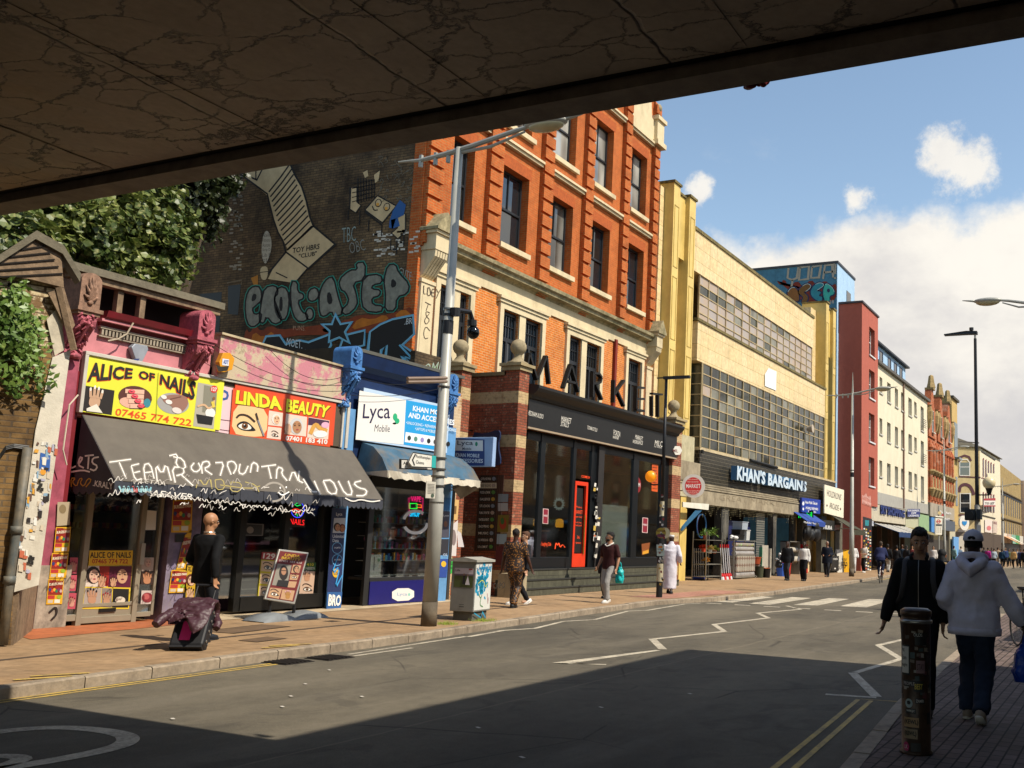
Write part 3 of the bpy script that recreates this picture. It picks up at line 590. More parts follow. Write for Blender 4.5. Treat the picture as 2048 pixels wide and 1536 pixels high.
# neighbouring pier with posters
xp0,xp1=x_(316,1200,YA),x_(378,1200,YA)
MB().box(xp0,xp1,YA-.12,YA+.3,0,3.3).build('poster_pier',C('8c7fa0',.8,k=.65,var=.5,sc=4,dirt=.7,dirtc='8f8578'),pk)
def poster(P,q,k=1):
    P.poly('e0a81c',q,k);c0=((q[0][0]+q[2][0])/2,(q[0][1]+q[2][1])/2);w=abs(q[1][0]-q[0][0]);h=abs(q[3][1]-q[0][1]);sk=(q[3][0]-q[0][0])/h
    T=lambda a,b:(q[0][0]+a*w+sk*b*h,q[0][1]+b*h);R_=lambda m,a,b,c_,d_,kk:P.poly(m,[T(a,b),T(c_,b),T(c_,d_),T(a,d_)],kk)
    R_('8f2014',.05,.04,.95,.62,k+1);P.quadtext('f4e6c8','BURGESS PARK',[T(.06,.27),T(.96,.22),T(.96,.12),T(.06,.16)],k+2,bold=.03);P.quadtext('e8c840','FUNFAIR',[T(.5,.09),T(.92,.09),T(.92,.03),T(.5,.03)],k+2)
    for i in range(6):P.ell(('2a3a7a','d8502a','e0b030','2a7a5a','7a2a5a','c8a8a0')[i],*T(.15+.14*i,.42+.05*(i%2)),w*.09,h*.07,k+2,8)
    R_('b8302a',.05,.64,.5,.78,k+1);P.ell('9ab02a',*T(.78,.7),w*.15,h*.08,k+2,10);R_('c8b8a0',.08,.82,.4,.94,k+1);R_('e8e0d0',.5,.8,.85,.94,k+2)
P=PF(YA-.08)
for q in ([(112,1054),(142,1054),(138,1103),(107,1105)],[(104,1106),(137,1105),(132,1156),(98,1157)],[(97,1158),(128,1157),(124,1208),(92,1209)]):poster(P,q)
P.poly('b5a58a',[(115,1004),(141,1004),(139,1050),(113,1052)],1);P.ell('8a7858',125,1018,7,9,2);P.line('241a14',smooth_pts([(98,1225),(112,1212),(114,1228),(102,1240)],2),4,2)
P.build('funfair_posters',pk)
P=PF(YA-.14)
poster(P,[(346,1000),(385,999),(383,1065),(342,1065)]);poster(P,[(343,1140),(376,1138),(372,1185),(337,1186)]);poster(P,[(368,1072),(384,1058),(372,1140),(352,1140)])
P.poly('1a1714',[(352,1068),(370,1068),(368,1084),(350,1084)],1);P.build('funfair_posters',pk)
# alarm box on the pink fascia
a=thing('alarm_box','silver and blue shield-shaped burglar alarm box on the pink fascia','alarm box',(x_(270,708,YA),YA-.02,z_(270,708,YA)),world=True)
pf=PF(YA-.02);out_=[pf.P(*p,0)for p in ((255,695),(262,688),(287,692),(289,700),(277,724),(266,726))]
MB().prism(out_,(0,-.1,0)).build('case',C('aeb2b8',.35,.2,k=.8,dirt=.3,dirtc='34436b'),a,bevel=.01)
P=PF(YA-.122);P.poly('27386e',[(266,725),(275,724),(279,717),(267,718)],1);P.build('strobe',a)
mb=MB();mb.tube([(x_(152,790,14.9),14.85,z_(152,790,14.9)),(x_(135,800,14.9),14.84,z_(135,810,14.9)),(x_(122,900,14.9),14.85,z_(122,900,14.9)),(x_(130,930,14.9),14.86,z_(130,930,14.9))],.012,6)
tag(mb.build('loose_cable',C('d8ccb4',.6)),'loose pale cable looping down beside the black awning','cable')
mb=MB();cc=[PY(*p,14.9)for p in ((265,646),(252,668),(235,678),(214,682))];mb.tube([(c_[0],14.88,c_[1])for c_ in cc],.013,6)
tag(mb.build('slack_cable',C('b8a890',.6)),'slack grey cable hanging across the dark red cornice of the pink shop','cable')
# ---------------------------------------------------------------- yellow sign
sg=thing('shop_sign','yellow ALICE OF NAILS sign with photos of manicured hands','shop sign',(10.1,YA-.1,3.35),world=True)
MB().box(10.08,12.71,YA-.10,YA-.03,3.36,4.27).build('board',flat('e8e23c',k=.85),sg)
mb=MB();fr=C('cfc8ba',.45,k=.8);mb.box(10.02,15.95,YA-.13,YA-.04,4.27,4.33).box(10.02,10.08,YA-.13,YA-.04,3.34,4.27);
P=PF(YA-.102)
P.poly('e3e23a',[(172,717),(439,771),(430,863),(162,823)],0)
for dx,m_,k in ((1.6,'e04a1a',1),(0,'201c16',2)):
    for t_,q in (('ALICE',[(174,764),(264,757),(266,737),(180,723)]),('OF',[(277,757),(309,763),(310,747),(278,740)]),('NAILS',[(319,768),(388,802),(393,763),(321,748)])):
        P.quadtext(m_,t_,[(a_-dx*.7,b_+dx)for a_,b_ in q],k,bold=.035)
P.quadtext('e2521c','07465 774 722',[(229,831),(382,853),(384,839),(232,816)],1,bold=.02)
P.poly('241c16',[(169,771),(229,781),(223,830),(163,821)],1);hand_(P,190,800,1.25,'c8a080','efe4d8',3,.15);P.poly('e8e0d0',[(172,817),(192,808),(204,826),(172,822)],6)
P.ell('5a2c24',270,795,34,23,1,26,.15);P.ell('e8b09a',262,806,24,11,2,16,.2)
for i in range(4):P.line('e8b8a0',[(250+i*3,782+i*10),(288-i*1,784+i*9.5)],8.5,3+i);P.ell('e04a5a',262+i*6,783+i*9.5,7,4.2,8+i,12,.15);P.ell('f08a90',262+i*6,781.5+i*9.5,3,1,13,8,.1)
P.ell('3a8a98',294,806,7,9,2)
P.ell('a8a4a0',346,807,32,21,1,26,.15);P.poly('9a7060',smooth_pts([(322,793),(350,788),(372,792),(378,806),(366,824),(350,826),(344,812),(328,806)],2,True),2)
P.ell('efe6e0',327,794,6,4,4,12,.3);P.ell('efe6e0',337,804,7,4.5,4,12,.3);P.ell('e8d8d0',353,821,10,6,4,12,.3);P.line('7a5040',[(340,798),(362,793)],2,4)
P.poly('b5ae9e',[(396,765),(434,772),(427,858),(386,852)],1);P.poly('8a8674',[(408,770),(434,776),(431,828),(404,824)],2);P.ell('f0ece4',420,826,10,10,3);P.line('d8b088',smooth_pts([(394,813),(408,808),(416,818),(426,812),(428,800)],2),4,4);P.ell('8a5a34',427,797,2.6,3.6,5);P.line('e0c850',[(424,803),(427,815)],6,5)
P.poly('1a1a18',[(392,828),(426,834),(423,850),(395,846)],4);P.ell('d8382a',427.5,778.5,7.6,7.2,3);P.quadtext('f4ece4','127',[(422,782),(433,783),(433,775.5),(422.5,774)],4,bold=.03)
P.line('8a8a20',[(316,745),(311,840)],.8,5)
P.build('artwork',sg)
frm=thing('sign_frame','long pale aluminium frame around the yellow and orange shop signs','sign frame',(12,YA-.1,4.3),world=True)
mb.box(15.87,15.95,YA-.13,YA-.04,3.34,4.27).box(15.75,15.80,YA-.12,YA-.05,3.34,4.27);mb.build('outer_frame',fr,frm,bevel=.008)
MB().box(12.72,15.86,YA-.07,YA-.04,3.36,4.27).build('backing',C('5c5040',.8),frm)
P=PF(YA-.075)
P.poly('ecc8cc',[(440,771),(466,776),(459,868),(430,863)],1);P.quadtext('3a5c9a','P',[(437,815),(456,818),(458,781),(441,779)],2,bold=.005);P.quadtext('3a5c9a','O',[(463,818),(478,820),(480,786),(465,784)],0,bold=.005);P.line('5a2a3a',[(432,838),(461,842)],1.5,2);P.line('5a2a3a',[(431,858),(459,862)],1.5,2);P.build('old_sign_remnant',frm)
s2=thing('shop_sign','orange LINDA BEAUTY sign with a large painted eye','shop sign',(12.95,YA-.1,3.35),world=True)
MB().box(12.96,15.55,YA-.10,YA-.071,3.36,4.26).build('board',flat('dc4a22',k=.85),s2)
P=PF(YA-.102);P.poly('e0501f',[(466,776),(667,811),(660,894),(459,869)],0)
for dx,m_,k in ((1.4,'6a1a0c',2),(0,'e8e22c',3)):
    P.quadtext(m_,'LINDA',[(470+dx,807+dx),(564+dx,821+dx),(561+dx,794+dx),(473+dx,780+dx)],k,bold=.05);P.quadtext(m_,'BEAUTY',[(571+dx,824+dx),(654+dx,836+dx),(661+dx,812+dx),(573+dx,797+dx)],k,bold=.045)
P.poly('ecc890',smooth_pts([(468,810),(500,812),(536,820),(533,872),(500,874),(462,866)],1,True),1);eye_(P,490,852,1.15);P.line('8a8a90',[(514,838),(527,872)],3,6);P.line('3a2a24',[(511,826),(515,840)],3,7)
for q in ([(538,821),(566,826),(564,853),(536,850)],[(536,853),(563,856),(561,879),(533,876)],[(572,827),(614,834),(612,873),(569,868)],[(617,834),(659,841),(656,879),(614,875)]):P.poly('ead2c0',q,1)
face_(P,552,838,1.0,'e8b890','f0e0d4',3);eye_(P,549,870,.42);face_(P,592,852,1.5,'b8845c','d0d0d0',3);P.ell('d8a888',575,858,7,11,6);P.poly('4a2a44',[(617,835),(658,842),(657,852),(616,850)],2);P.line('d8a04a',smooth_pts([(620,868),(630,846),(640,858),(654,862)],2),8,3);P.ell('e8b0c8',650,850,8,6,4);P.ell('f0ece8',640,868,14,7,4)
P.quadtext('f0e4dc','07401 183 410',[(570,881),(654,889),(655,879),(571,871)],3,bold=.04);P.line('a03010',[(568,797),(563,880)],.8,6)
P.build('artwork',s2)
# ---------------------------------------------------------------- weathered parapet wall above the orange sign, black beauty shop
bs=thing('beauty_shop','black fronted beauty shop under a peeling pink and cream rendered parapet','shop',(14,YA,0),world=True)
M_RND=render_wall('flaking_render','cdbb9c','cf8590','8a7a62')
mb=MB();mb.prism([(12.5,YA-.15,z_(430,752,YA-.15)),(15.78,YA-.15,z_(684,799,YA-.15)),(15.78,YA-.15,5.02),(12.5,YA-.15,5.10)],(0,.35,0));mb.build('rendered_parapet',M_RND,bs)
MB().prism([(12.48,YA-.2,5.10),(15.8,YA-.2,5.02),(15.8,YA-.2,5.06),(12.48,YA-.2,5.14)],(0,.5,0)).build('coping',C('d0bd98',.8,k=.7,dirt=.6),bs)
MB().box(12.5,15.8,YA,YA+.2,3.25,4.5).build('fascia_backing',C('b09a78',.8,k=.7,dirt=.5),bs)
xb=[x_(p,1150,YA+.15)for p in (384,402,462,474,552,562,628,646)]
mb=MB()
for a0,a1 in ((0,1),(2,3),(4,5),(6,7)):mb.box(xb[a0],xb[a1],YA+.02,YA+.16,.05,2.9)
mb.box(xb[0],xb[7],YA+.05,YA+.15,2.6,2.9).box(xb[3],xb[7],YA+.0,YA+.18,.05,.32);mb.build('black_frames',BLK,bs)
MB().box(xb[1],xb[6],YA+.09,YA+.1,.3,2.6).build('glazing',glassm('tinted_glass','050505',.03,.78),bs)
MB().box(12.45,15.7,YA+1.6,YA+1.7,0,2.9).box(13,14.2,YA+.8,YA+1.3,0,.9).build('interior',C('4a2a3a',.8,k=.7,var=.4),bs)
MB().box(xb[7],x_(660,1150,YA),YA-.1,YA+.1,0,3.0).build('side_pier',C('b0a0b8',.8,k=.65,var=.5,dirt=.6,dirtc='8c8070'),bs)
P=PF(YA+.08)
for c_,g_ in ((1000,3),(1046,1)):pass
P.poly('a8242c',[(524,1104),(552,1106),(550,1120),(522,1118)],1);P.quadtext('f0e8e0','129',[(525,1117),(549,1119),(551,1107),(527,1106)],2,bold=.03)
P.poly('c8b81c',[(522,1119),(552,1121),(545,1196),(515,1194)],1)
for i in range(3):P.poly('d8b898',[(523-i*2,1121+i*25),(549-i*2,1123+i*25),(547-i*2,1144+i*25),(521-i*2,1142+i*25)],2);eye_(P,535-i*2,1135+i*25,.55,0,3,'3a5a6a')
P.poly('2a5a2a',[(608,1124),(632,1125),(631,1141),(606,1140)],1);P.text('e8d83c','410',613,1132,14,-6,2);P.text('e8e8e0','NEEDS',611,1139,18,-5,2)
P.poly('c8a890',[(604,1142),(630,1143),(626,1188),(598,1187)],1);eye_(P,614,1178,.55,0,3);hand_(P,614,1155,.6,'b88868','e8d0c8',3);P.poly('6a6460',[(478,1046),(528,1048),(526,1072),(477,1071)],0);P.poly('1c1a18',[(481,1048),(525,1050),(523,1070),(480,1069)],1);P.ell('8a8078',500,1060,7,7,2)
P.build('window_posters',bs)
P=PF(YA-.14);P.poly('12100e',[(372,1128),(382,1128),(378,1215),(366,1215)],1);P.poly('c8a020',[(374,1131),(392,1131),(388,1212),(370,1212)],2);P.quadtext('2a1c08','ALICE',[(375,1143),(391,1143),(392,1133),(376,1133)],3);face_(P,381,1160,1.1,'d8b090','5a2a14',3);hand_(P,380,1190,.7,'c8a080','3a1018',3);P.build('door_poster',bs)
# neon nails sign in window (lit)
ns=thing('neon_sign','lit window sign with a hand in a blue ring over red NAILS lettering','neon sign',(x_(593,1030,YA),YA,2.2),world=True)
MB().prism([PF(YA+.06).P(*p,0)for p in ((578,1004),(612,1004),(610,1055),(577,1054))],(0,.02,0)).build('panel',flat('0c0a10'),ns)
P=PF(YA+.055);P.line(C('3a48ff',em=1.5),[(595+13*cos(a),1019+16*sin(a))for a in [i*pi/12 for i in range(25)]],1.3,1);P.line(C('18d858',em=1.2),[(589,1009),(595,1006),(601,1010),(594,1012),(589,1009)],1.5,1);P.line(C('e0301a',em=1.2),smooth_pts([(584,1020),(592,1017),(603,1022),(592,1026),(585,1022)],1),2,1)
P.line(C('18d858',em=1.2),[(593,1027),(595,1033)],1.4,1);P.quadtext(C('e81c20',em=1.5),'NAILS',[(579,1048),(608,1051),(609,1040),(580,1036)],2,bold=0);P.build('tubes',ns)
# orange hexagonal alarm
a=thing('alarm_box','yellow and black hexagonal ADT alarm box on the flaking render','alarm box',(12.85,YA-.2,4.75),world=True)
pf=PF(YA-.16);MB().prism([pf.P(*p,0)for p in ((430,725),(438,706),(452,706),(461,718),(456,740),(440,745),(434,744))],(0,-.11,0)).build('case',C('e09a1e',.4,k=.85),a,bevel=.008)
P=PF(YA-.272);P.poly('2c2418',[(431,729),(437,743),(455,741),(458,732),(441,733)],1);P.poly('dfe3ee',[(445,717),(458,719),(457,732),(444,730)],1);P.quadtext('2a4a9a','ADT',[(446,727),(456,729),(457,721),(447,719)],2,bold=.03);P.build('label_face',a)
# ---------------------------------------------------------------- black awning with graffiti
aw=thing('awning','wide dark grey shop awning covered in white spray graffiti','awning',(13,YA,3.3),world=True)
XL,XR=10.08,16.1;T0,T1=(YA-.12,3.31),(14.03,2.27)
M_AWN=C('6f675c',.75,k=.62,var=.18,sc=2.5,dirt=.35,dirtc='4a4038');M_AWN2=C('4d4b52',.8,k=.5,var=.2)
def cloth_sheet(nx,nv,f):
    mb=MB();vs=[f(i/nx,j/nv)for j in range(nv+1)for i in range(nx+1)];mb.add(vs,[(j*(nx+1)+i,j*(nx+1)+i+1,(j+1)*(nx+1)+i+1,(j+1)*(nx+1)+i)for j in range(nv)for i in range(nx)]);return mb
mb=MB();th=Vector((0,.012,.012));mb.prism([(XL,T0[0],T0[1]),(XR,T0[0],T0[1]),(XR,T1[0],T1[1]),(XL,T1[0],T1[1])],(0,.018,-.018));mb.build('canopy',M_AWN,aw)
MB().prism([(XL-.004,T0[0],T0[1]),(XL-.004,T1[0],T1[1]),(XL-.004,T1[0],T1[1]-.02),(XL-.004,T0[0],2.25)],(.02,0,0)).build('side_panel',M_AWN2,aw)
MB().prism([(XR-.02,T0[0],T0[1]),(XR-.02,T1[0],T1[1]),(XR-.02,T1[0],T1[1]-.02),(XR-.02,T0[0],2.25)],(.02,0,0)).build('side_panel',M_AWN2,aw)
mb=MB();n=46
for i in range(n):# scalloped valance
    x0=XL+(XR-XL)*i/n;w=(XR-XL)/n;yy=T1[0]+.01*sin(i*1.3)
    pts=[(x0,yy,T1[1])]+[(x0+w*k/6,yy-.01,T1[1]-.16-.05*sin(pi*k/6))for k in range(7)]+[(x0+w,yy,T1[1])];mb.prism(pts,(0,.008,0))
mb.build('valance',C('474a55',.8,k=.55,var=.2),aw)
mb=MB()
for i in range(6):
    y0=T0[0]-(T0[0]-T1[0])*i/6;w=(T0[0]-T1[0])/6;mb.prism([(XL-.006,y0,2.3)]+[(XL-.006,y0-w*k/6,2.10-.05*sin(pi*k/6))for k in range(7)]+[(XL-.006,y0-w,2.3)],(.008,0,0))
mb.build('valance',M_AWN2,aw)
mb=MB()
for x in (XL+.1,12,14,XR-.1):mb.tube([(x,YA-.05,2.5),(x,T1[0]+.05,T1[1]-.03)],.018,6)
mb.tube([(XL,T1[0]+.04,T1[1]-.03),(XR,T1[0]+.04,T1[1]-.03)],.025,8);mb.build('frame',C('8a8478',.4,.6),aw)
sl=Vector((0,T1[0]-T0[0],T1[1]-T0[1])).normalized()
P=PP((XL,T0[0],T0[1]),(1,0,0),-sl)
Wg=flat('f0ebe2',k=.85);Wg2=C('b9b2a8',.8,k=.75)
def scr(P,m,pts,w,k=1,it=2):P.line(m,smooth_pts(pts,it),w,k)
for off,m_,w,k in ((0,C('8a8278',.8,k=.7),7,1),(0,C('a8a096',.8,k=.75),3.6,2),(0,Wg,1.3,3)):
    for st in ([(218,925),(262,919)],[(238,925),(252,958)],[(262,932),(270,962),(283,958)],[(262,932),(278,928)],[(268,946),(280,943)],[(290,960),(286,930),(300,927),(308,958)],[(289,946),(304,944)],[(314,964),(310,928),(324,950),(332,926),(342,962)],[(350,966),(343,934),(366,936),(368,948),(352,952)],[(362,950),(386,972)],
               [(338,912),(356,908),(350,932),(372,940),(366,918),(346,914)],[(388,926),(380,936),(390,946),(402,938),(396,926)],[(404,948),(402,926),(416,922),(420,932),(406,938),(424,950)],[(430,926),(448,925),(440,952)],[(462,950),(452,926),(466,922),(474,934),(466,948)],[(480,928),(476,946),(488,950),(496,932)],[(500,946),(504,924),(516,930),(514,944)],
               [(522,934),(552,930)],[(536,933),(542,958)],[(552,958),(554,934),(566,938),(562,948),(574,962)],[(578,962),(586,940),(596,962)],[(598,942),(596,962),(606,966)],
               [(606,958),(622,984),(634,984)],[(628,962),(640,990)],[(646,962),(664,960),(676,986),(658,990),(646,962)],[(676,962),(690,990),(706,990),(696,962)],[(722,962),(706,966),(716,976),(734,980),(730,992),(712,992)]):scr(P,m_,st,w,k,1)
scr(P,C('8f877c',.8),[(548+22*cos(a),984+19*sin(a))for a in [i*.5 for i in range(7,17)]],4,1);scr(P,Wg,[(556,985),(564,992),(578,984)],2,3);P.ell(Wg,560,976,1.4,2,3);P.ell(Wg,572,975,1.4,2,3)
for st in ([(392,976),(398,956),(410,974),(420,954),(424,978)],[(430,960),(446,958),(450,978),(432,980),(430,960)],[(462,964),(484,966),(480,984),(460,982),(462,964)],[(490,964),(512,970),(518,984)],[(440,970),(500,978),(520,972)]):scr(P,C('a8985a',.8),st,1.8,1,1)
rnd=random.Random(33)
for i in range(60):
    x=215+(i%30)*14+rnd.uniform(-5,5);y=950+i*1.2+rnd.uniform(-6,22);scr(P,C(('b0a89e','d8d0c6','9a9288')[i%3],.8,k=.75),[(x,y),(x+rnd.uniform(3,8),y-rnd.uniform(4,12)),(x+rnd.uniform(5,12),y+rnd.uniform(-4,8)),(x+rnd.uniform(8,16),y-rnd.uniform(0,9))],1.3,4,2)
P.quadtext(C('cfc7bc',.8),'LETAA',[(280,966),(330,972),(330,964),(280,958)],4,bold=-.01,shear=.2)
P.build('spray_graffiti',aw)
P=PP((XL,T1[0]-.022,0),(1,0,0),(0,0,1));
x=240
rnd=random.Random(4)
for i in range(7):scr(P,flat(('9fd0da','b8e0e4','8ac0d0','c86a6a')[i%4]),[(238+i*9,972),(244+i*9,986),(248+i*9,974)],3.5,1,1)
P.quadtext(Wg,'AEAVER',[(300,992),(384,1000),(384,988),(300,979)],2,bold=.01,shear=.3)
rz_=random.Random(40);pts=[(300+i*5.2+rz_.uniform(-2.5,2.5),986+i*.62+(rz_.uniform(2,8)if i%2 else -rz_.uniform(0,6)))for i in range(64)];scr(P,Wg,pts,1.2,2,1);scr(P,Wg,[(690,996),(706,1004),(720,998),(742,1004),(760,1001)],2.4,2)
P.build('spray_graffiti',aw)
P=PL(XL-.01)
for st in ([(143,902),(140,938),(152,932)],[(158,928),(166,916),(160,914),(156,930),(168,936)],[(170,912),(188,910)],[(178,911),(176,938)],[(198,914),(186,916),(184,926),(196,932),(190,942),(180,938)],[(142,944),(166,940),(180,944)]):scr(P,Wg,st,3.2,1,1)
scr(P,C('c9983a',.8),[(143,974),(142,956),(152,956),(144,964),(154,974),(158,958),(166,956),(160,966),(168,974),(176,956),(184,960),(172,974)],2,1,1);P.quadtext(Wg,'.KRALY',[(186,972),(228,980),(226,966),(186,960)],1,shear=.2)
P.build('spray_graffiti',aw)
# ---------------------------------------------------------------- blue phone shop
ly=thing('phone_shop','deep blue phone shop with carved blue consoles and a stocked display window','shop',(18,YA,0),world=True)
M_BLU=C('16305c',.5,k=.75,var=.3,dirt=.3,dirtc='0a1224');M_LBL=C('4b84c4',.6,k=.75,var=.3,sc=12,dirt=.3,dirtc='1c3c6c')
MB().box(15.82,19.66,YA,YA+.3,2.9,5.35).build('fascia_wall',M_BLU,ly)
mb=MB();mb.prof([(YA+.3,5.42),(YA+.3,4.95),(YA-.05,4.95),(YA-.08,5.05),(YA-.22,5.15),(YA-.26,5.28),(YA-.30,5.42)],15.95,19.0);mb.build('cornice',M_BLU,ly)
MB().box(15.9,19.6,YA-.31,YA+.4,5.42,5.49).build('lead_flashing',C('6b6a62',.8,k=.6,dirt=.6),ly)
console(ly,15.62,15.92,YA,5.5,5.0,4.2,M_LBL,3);console(ly,18.98,19.28,YA,5.45,4.95,4.2,M_LBL,5)
mb=MB();mb.box(15.72,15.9,YA-.02,YA+1.5,5.1,5.5);mb.build('party_wall',C('4a4030',.9,k=.6,var=.4,dirt=.6),ly)
MB().box(15.8,16.14,YA-.1,YA,0,4.2).build('pilaster',C('6fa8dc',.6,k=.7,var=.2,dirt=.25),ly);MB().box(19.32,19.66,YA-.1,YA,0,4.2).build('pilaster',C('6fa8dc',.6,k=.7,var=.2,dirt=.25),ly)
xw=[x_(p,1150,YA)for p in (690,728,738,868)]
mb=MB();mb.box(xw[1],xw[2],YA-.02,YA+.06,0,2.9).box(xw[2],19.32,YA-.02,YA+.06,2.6,2.9).box(xw[2],19.32,YA-.03,YA+.08,.52,.6).build('shopfront_frame',DKG,ly)
MB().box(xw[2],19.32,YA-.05,YA+.06,.02,.52).build('stall_riser',C('1f1f6c',.35,k=.75,var=.1),ly)
P=PF(YA-.056);P.poly('e8e4de',smooth_pts([(784,1177),(828,1176),(828,1200),(784,1203)],1,True),1);P.text('9ab0cc','Lyca',794,1193,20,-8,2);P.ell('8fd0c0',818,1189,2.4,3,2);P.build('riser_logo',ly)
MB().box(xw[2],19.32,YA+.01,YA+.02,.6,2.6).build('window_glass',M_SHOPGL,ly)
mb=MB();mb.mat(0).box(16.2,20,YA+2.2,YA+2.3,0,3).box(16.2,20,YA+.1,YA+2.2,2.9,3).box(19.95,20.05,YA+.1,YA+2.2,0,3).box(xw[2],19.8,YA+.05,YA+.6,.55,.6);mb.build('interior',C('3c3630',.8),ly)
mb=MB();cols=[flat(c_)for c_ in ('9a9890','c83a3a','d89a2a','3a8a5a','2a5a9a','c86a9a','e0dcd0','6ab0c8','141414')]
for z in (.62,.95,1.22,1.5,1.8,2.1):mb.mat(0).box(xw[2]+.1,19.6,YA+.25,YA+.5,z,z+.015)
rnd=random.Random(9)
for z in (.95,1.22,1.5,1.8):
    x=xw[2]+.15
    while x<19.5:w=rnd.uniform(.05,.09);mb.mat(rnd.randint(1,8)).box(x,x+w*.8,YA+.27,YA+.33,z+.015,z+rnd.uniform(.1,.2));x+=w
mb.mat(6).box(17.1,17.55,YA+.12,YA+.2,.62,1.1);mb.mat(8).box(17.3,17.32,YA+.11,YA+.12,.75,1.05);mb.mat(3).ell((17.45,YA+.115,.98),(.04,.01,.04))
for i in range(6):mb.mat(7 if i%3 else 5).lathe((17.05+i*.16,YA+.18,1.23),[(.03,0),(.012,.02),(.012,.16)],8).ell((17.05+i*.16,YA+.18,1.45),(.055,.015,.055))
mb.build('window_stock',cols,ly)
vs_=thing('neon_sign','lit window sign reading VAPE SHOP above coloured boxes','neon sign',(18.3,YA,2),world=True)
P=PF(YA+.0);
P.quadtext(C('e01c6c',em=1.0),'VAPE',[(822,1003),(842,1004),(842,993),(822,992)],1,bold=-.0);P.line(C('e01c6c',em=.8),[(819,1032),(818,996),(846,996),(845,1030)],.8,1);P.line(C('18d838',em=1.2),[(820,1017),(820,1007),(834,1007),(834,1017),(820,1017)],1.3,1);P.line(C('e8601a',em=1.2),[(835,1009),(843,1010),(843,1015),(835,1015)],1.3,1);P.quadtext(C('10b8e8',em=1.2),'SHOP',[(820,1033),(840,1034),(840,1022),(820,1022)],1,bold=.01)
P.build('tubes',vs_)
tag(PF(YA-.01).line(flat('e8e8e4'),[(831+24*cos(a),1044+22*sin(a))for a in [.1+i*.2 for i in range(14)]],6,1).line(flat('e8e8e4'),[(831+24*cos(a),1044+22*sin(a))for a in [3.4+i*.2 for i in range(11)]],6,1).build('window_sticker'),'broken white ring sticker on the phone shop window','sticker')
# doorway poster pillar
P=PF(YA-.105);P.poly('20305e',[(664,1016),(692,1018),(680,1220),(652,1220)],0);P.text('f0f0f0','Lyca',672,1033,12,-8,2);P.poly('c8ccd4',[(668,1036),(691,1036),(688,1066),(665,1066)],1);face_(P,674,1054,.8,'c89068','2a1c14',2);face_(P,684,1056,.75,'b87848','6a2a1a',2)
P.text('e8f0f8','Unlimited',665,1076,23,-7,2);P.text('e8f0f8','Data',665,1084,12,-6,2)
for c_ in (1096,1120):P.line(flat('6fb0e0'),[(674+10*cos(i*pi/8),c_+11*sin(i*pi/8))for i in range(17)],1.3,2);P.text('e8f0f8','UNLIMITED',668,c_+1,13,-3,2)
P.ell('e0b02a',671,1146,6.5,9,3);P.text('2a3a6a','£25',667,1149,8,-6,4);scr(P,flat('3aa0e0'),[(676,1110),(662,1150),(680,1130),(668,1180),(684,1150)],2,5,1)
P.poly('2f5f9a',[(654,1184),(684,1184),(681,1220),(652,1220)],3);P.quadtext(Wg,'BRO',[(655,1212),(680,1212),(682,1190),(657,1188)],6,bold=.04)
P.build('pillar_posters',ly)
P=PF(YA-.105)
for q,m_ in (([(888,995),(902,996),(900,1020),(886,1020)],'2a78b8'),([(885,1022),(900,1023),(898,1075),(883,1075)],'4a4a58'),([(883,1078),(898,1078),(896,1110),(881,1110)],'303038'),([(880,1118),(896,1118),(893,1155),(878,1155)],'2a4a9a')):P.poly(m_,q,1)
P.ell('e0b830',887,1128,5,6,2);P.text('f0f0f0','Lyca',886,1034,11,-5,2);P.ell('8a5a40',891,1048,4,6,2);P.text('c8d8f0','O2',886,1112,8,-5,2);P.build('pillar_posters',ly)
# adjoining pier with tear-off posters
pr_=thing('brick_pier','narrow flaking brick pier with a small green poster, between phone shop and market','pier',(20.0,YA,0),world=True)
MB().box(19.72,20.4,YA+.34,YA+1.6,0,5.2).build('shaft',brickm('pier_brick','9c6a42','c99a66','d8c0a0',stain='d8c4a4',stainamt=.7,lo=.45,hi=.55),pr_)
P=PF(YA+.33);P.poly('38b048',[(896,1117),(916,1117),(914,1147),(894,1147)],1);P.text('103a18','DIGGING',898,1130,14,-5,2);P.text('103a18','DEEPS',899,1138,12,-4,2)
for q,m_ in (([(902,998),(918,1000),(915,1040),(900,1040)],'d8b070'),([(901,1052),(916,1040),(912,1112),(898,1112)],'d8d0cc'),([(914,1060),(922,1066),(928,1094),(916,1094)],'d0c8c8')):P.poly(m_,q,1)
P.poly('7a5a30',[(906,1012),(913,1012),(912,1028),(906,1028)],2);P.ell('8a7a78',907,1075,5,16,2);P.build('posters',pr_)
# phone shop sign
s3=thing('shop_sign','white and cyan Lyca Mobile sign reading KHAN MOBILE AND ACCESSORIES','shop sign',(18,YA-.1,3.6),world=True)
MB().box(16.29,19.3,YA-.14,YA-.02,3.55,4.70).build('board',flat('b9cfe6',k=.85),s3)
P=PF(YA-.142);P.poly('f0ebe2',[(719,781),(812,800),(807,889),(711,879)],1);P.poly('1f9fdf',[(812,800),(892,815),(884,902),(807,889)],1)
P.quadtext('241c44','Lyca',[(724,846),(780,847),(780,806),(727,808)],2,bold=.004);P.ell('22b078',790,834,4.5,7.5,2);P.ell('22b078',794,842,4.5,5.5,3);P.ell('6ab8dc',789,847,4,2,1);P.quadtext('2c2440','Mobile',[(748,863),(779,864),(780,850),(750,849)],2,bold=-.004)
P.quadtext('f0f6fa','KHAN MOBILE',[(825,822),(898,834),(899,824),(826,811)],2,bold=.03);P.quadtext('f0f6fa','AND ACCESSORIES',[(816,835),(908,851),(909,840),(817,824)],2,bold=.03)
P.quadtext('e0f0fa','•UNLOCKING • REPAIRING • ACCESSORIES',[(812,848),(912,864),(912,858),(812,842)],2,bold=.01);P.quadtext('e0f0fa','•LAPTOPS & MOBILES',[(830,860),(872,867),(872,861),(830,854)],2,bold=.01)
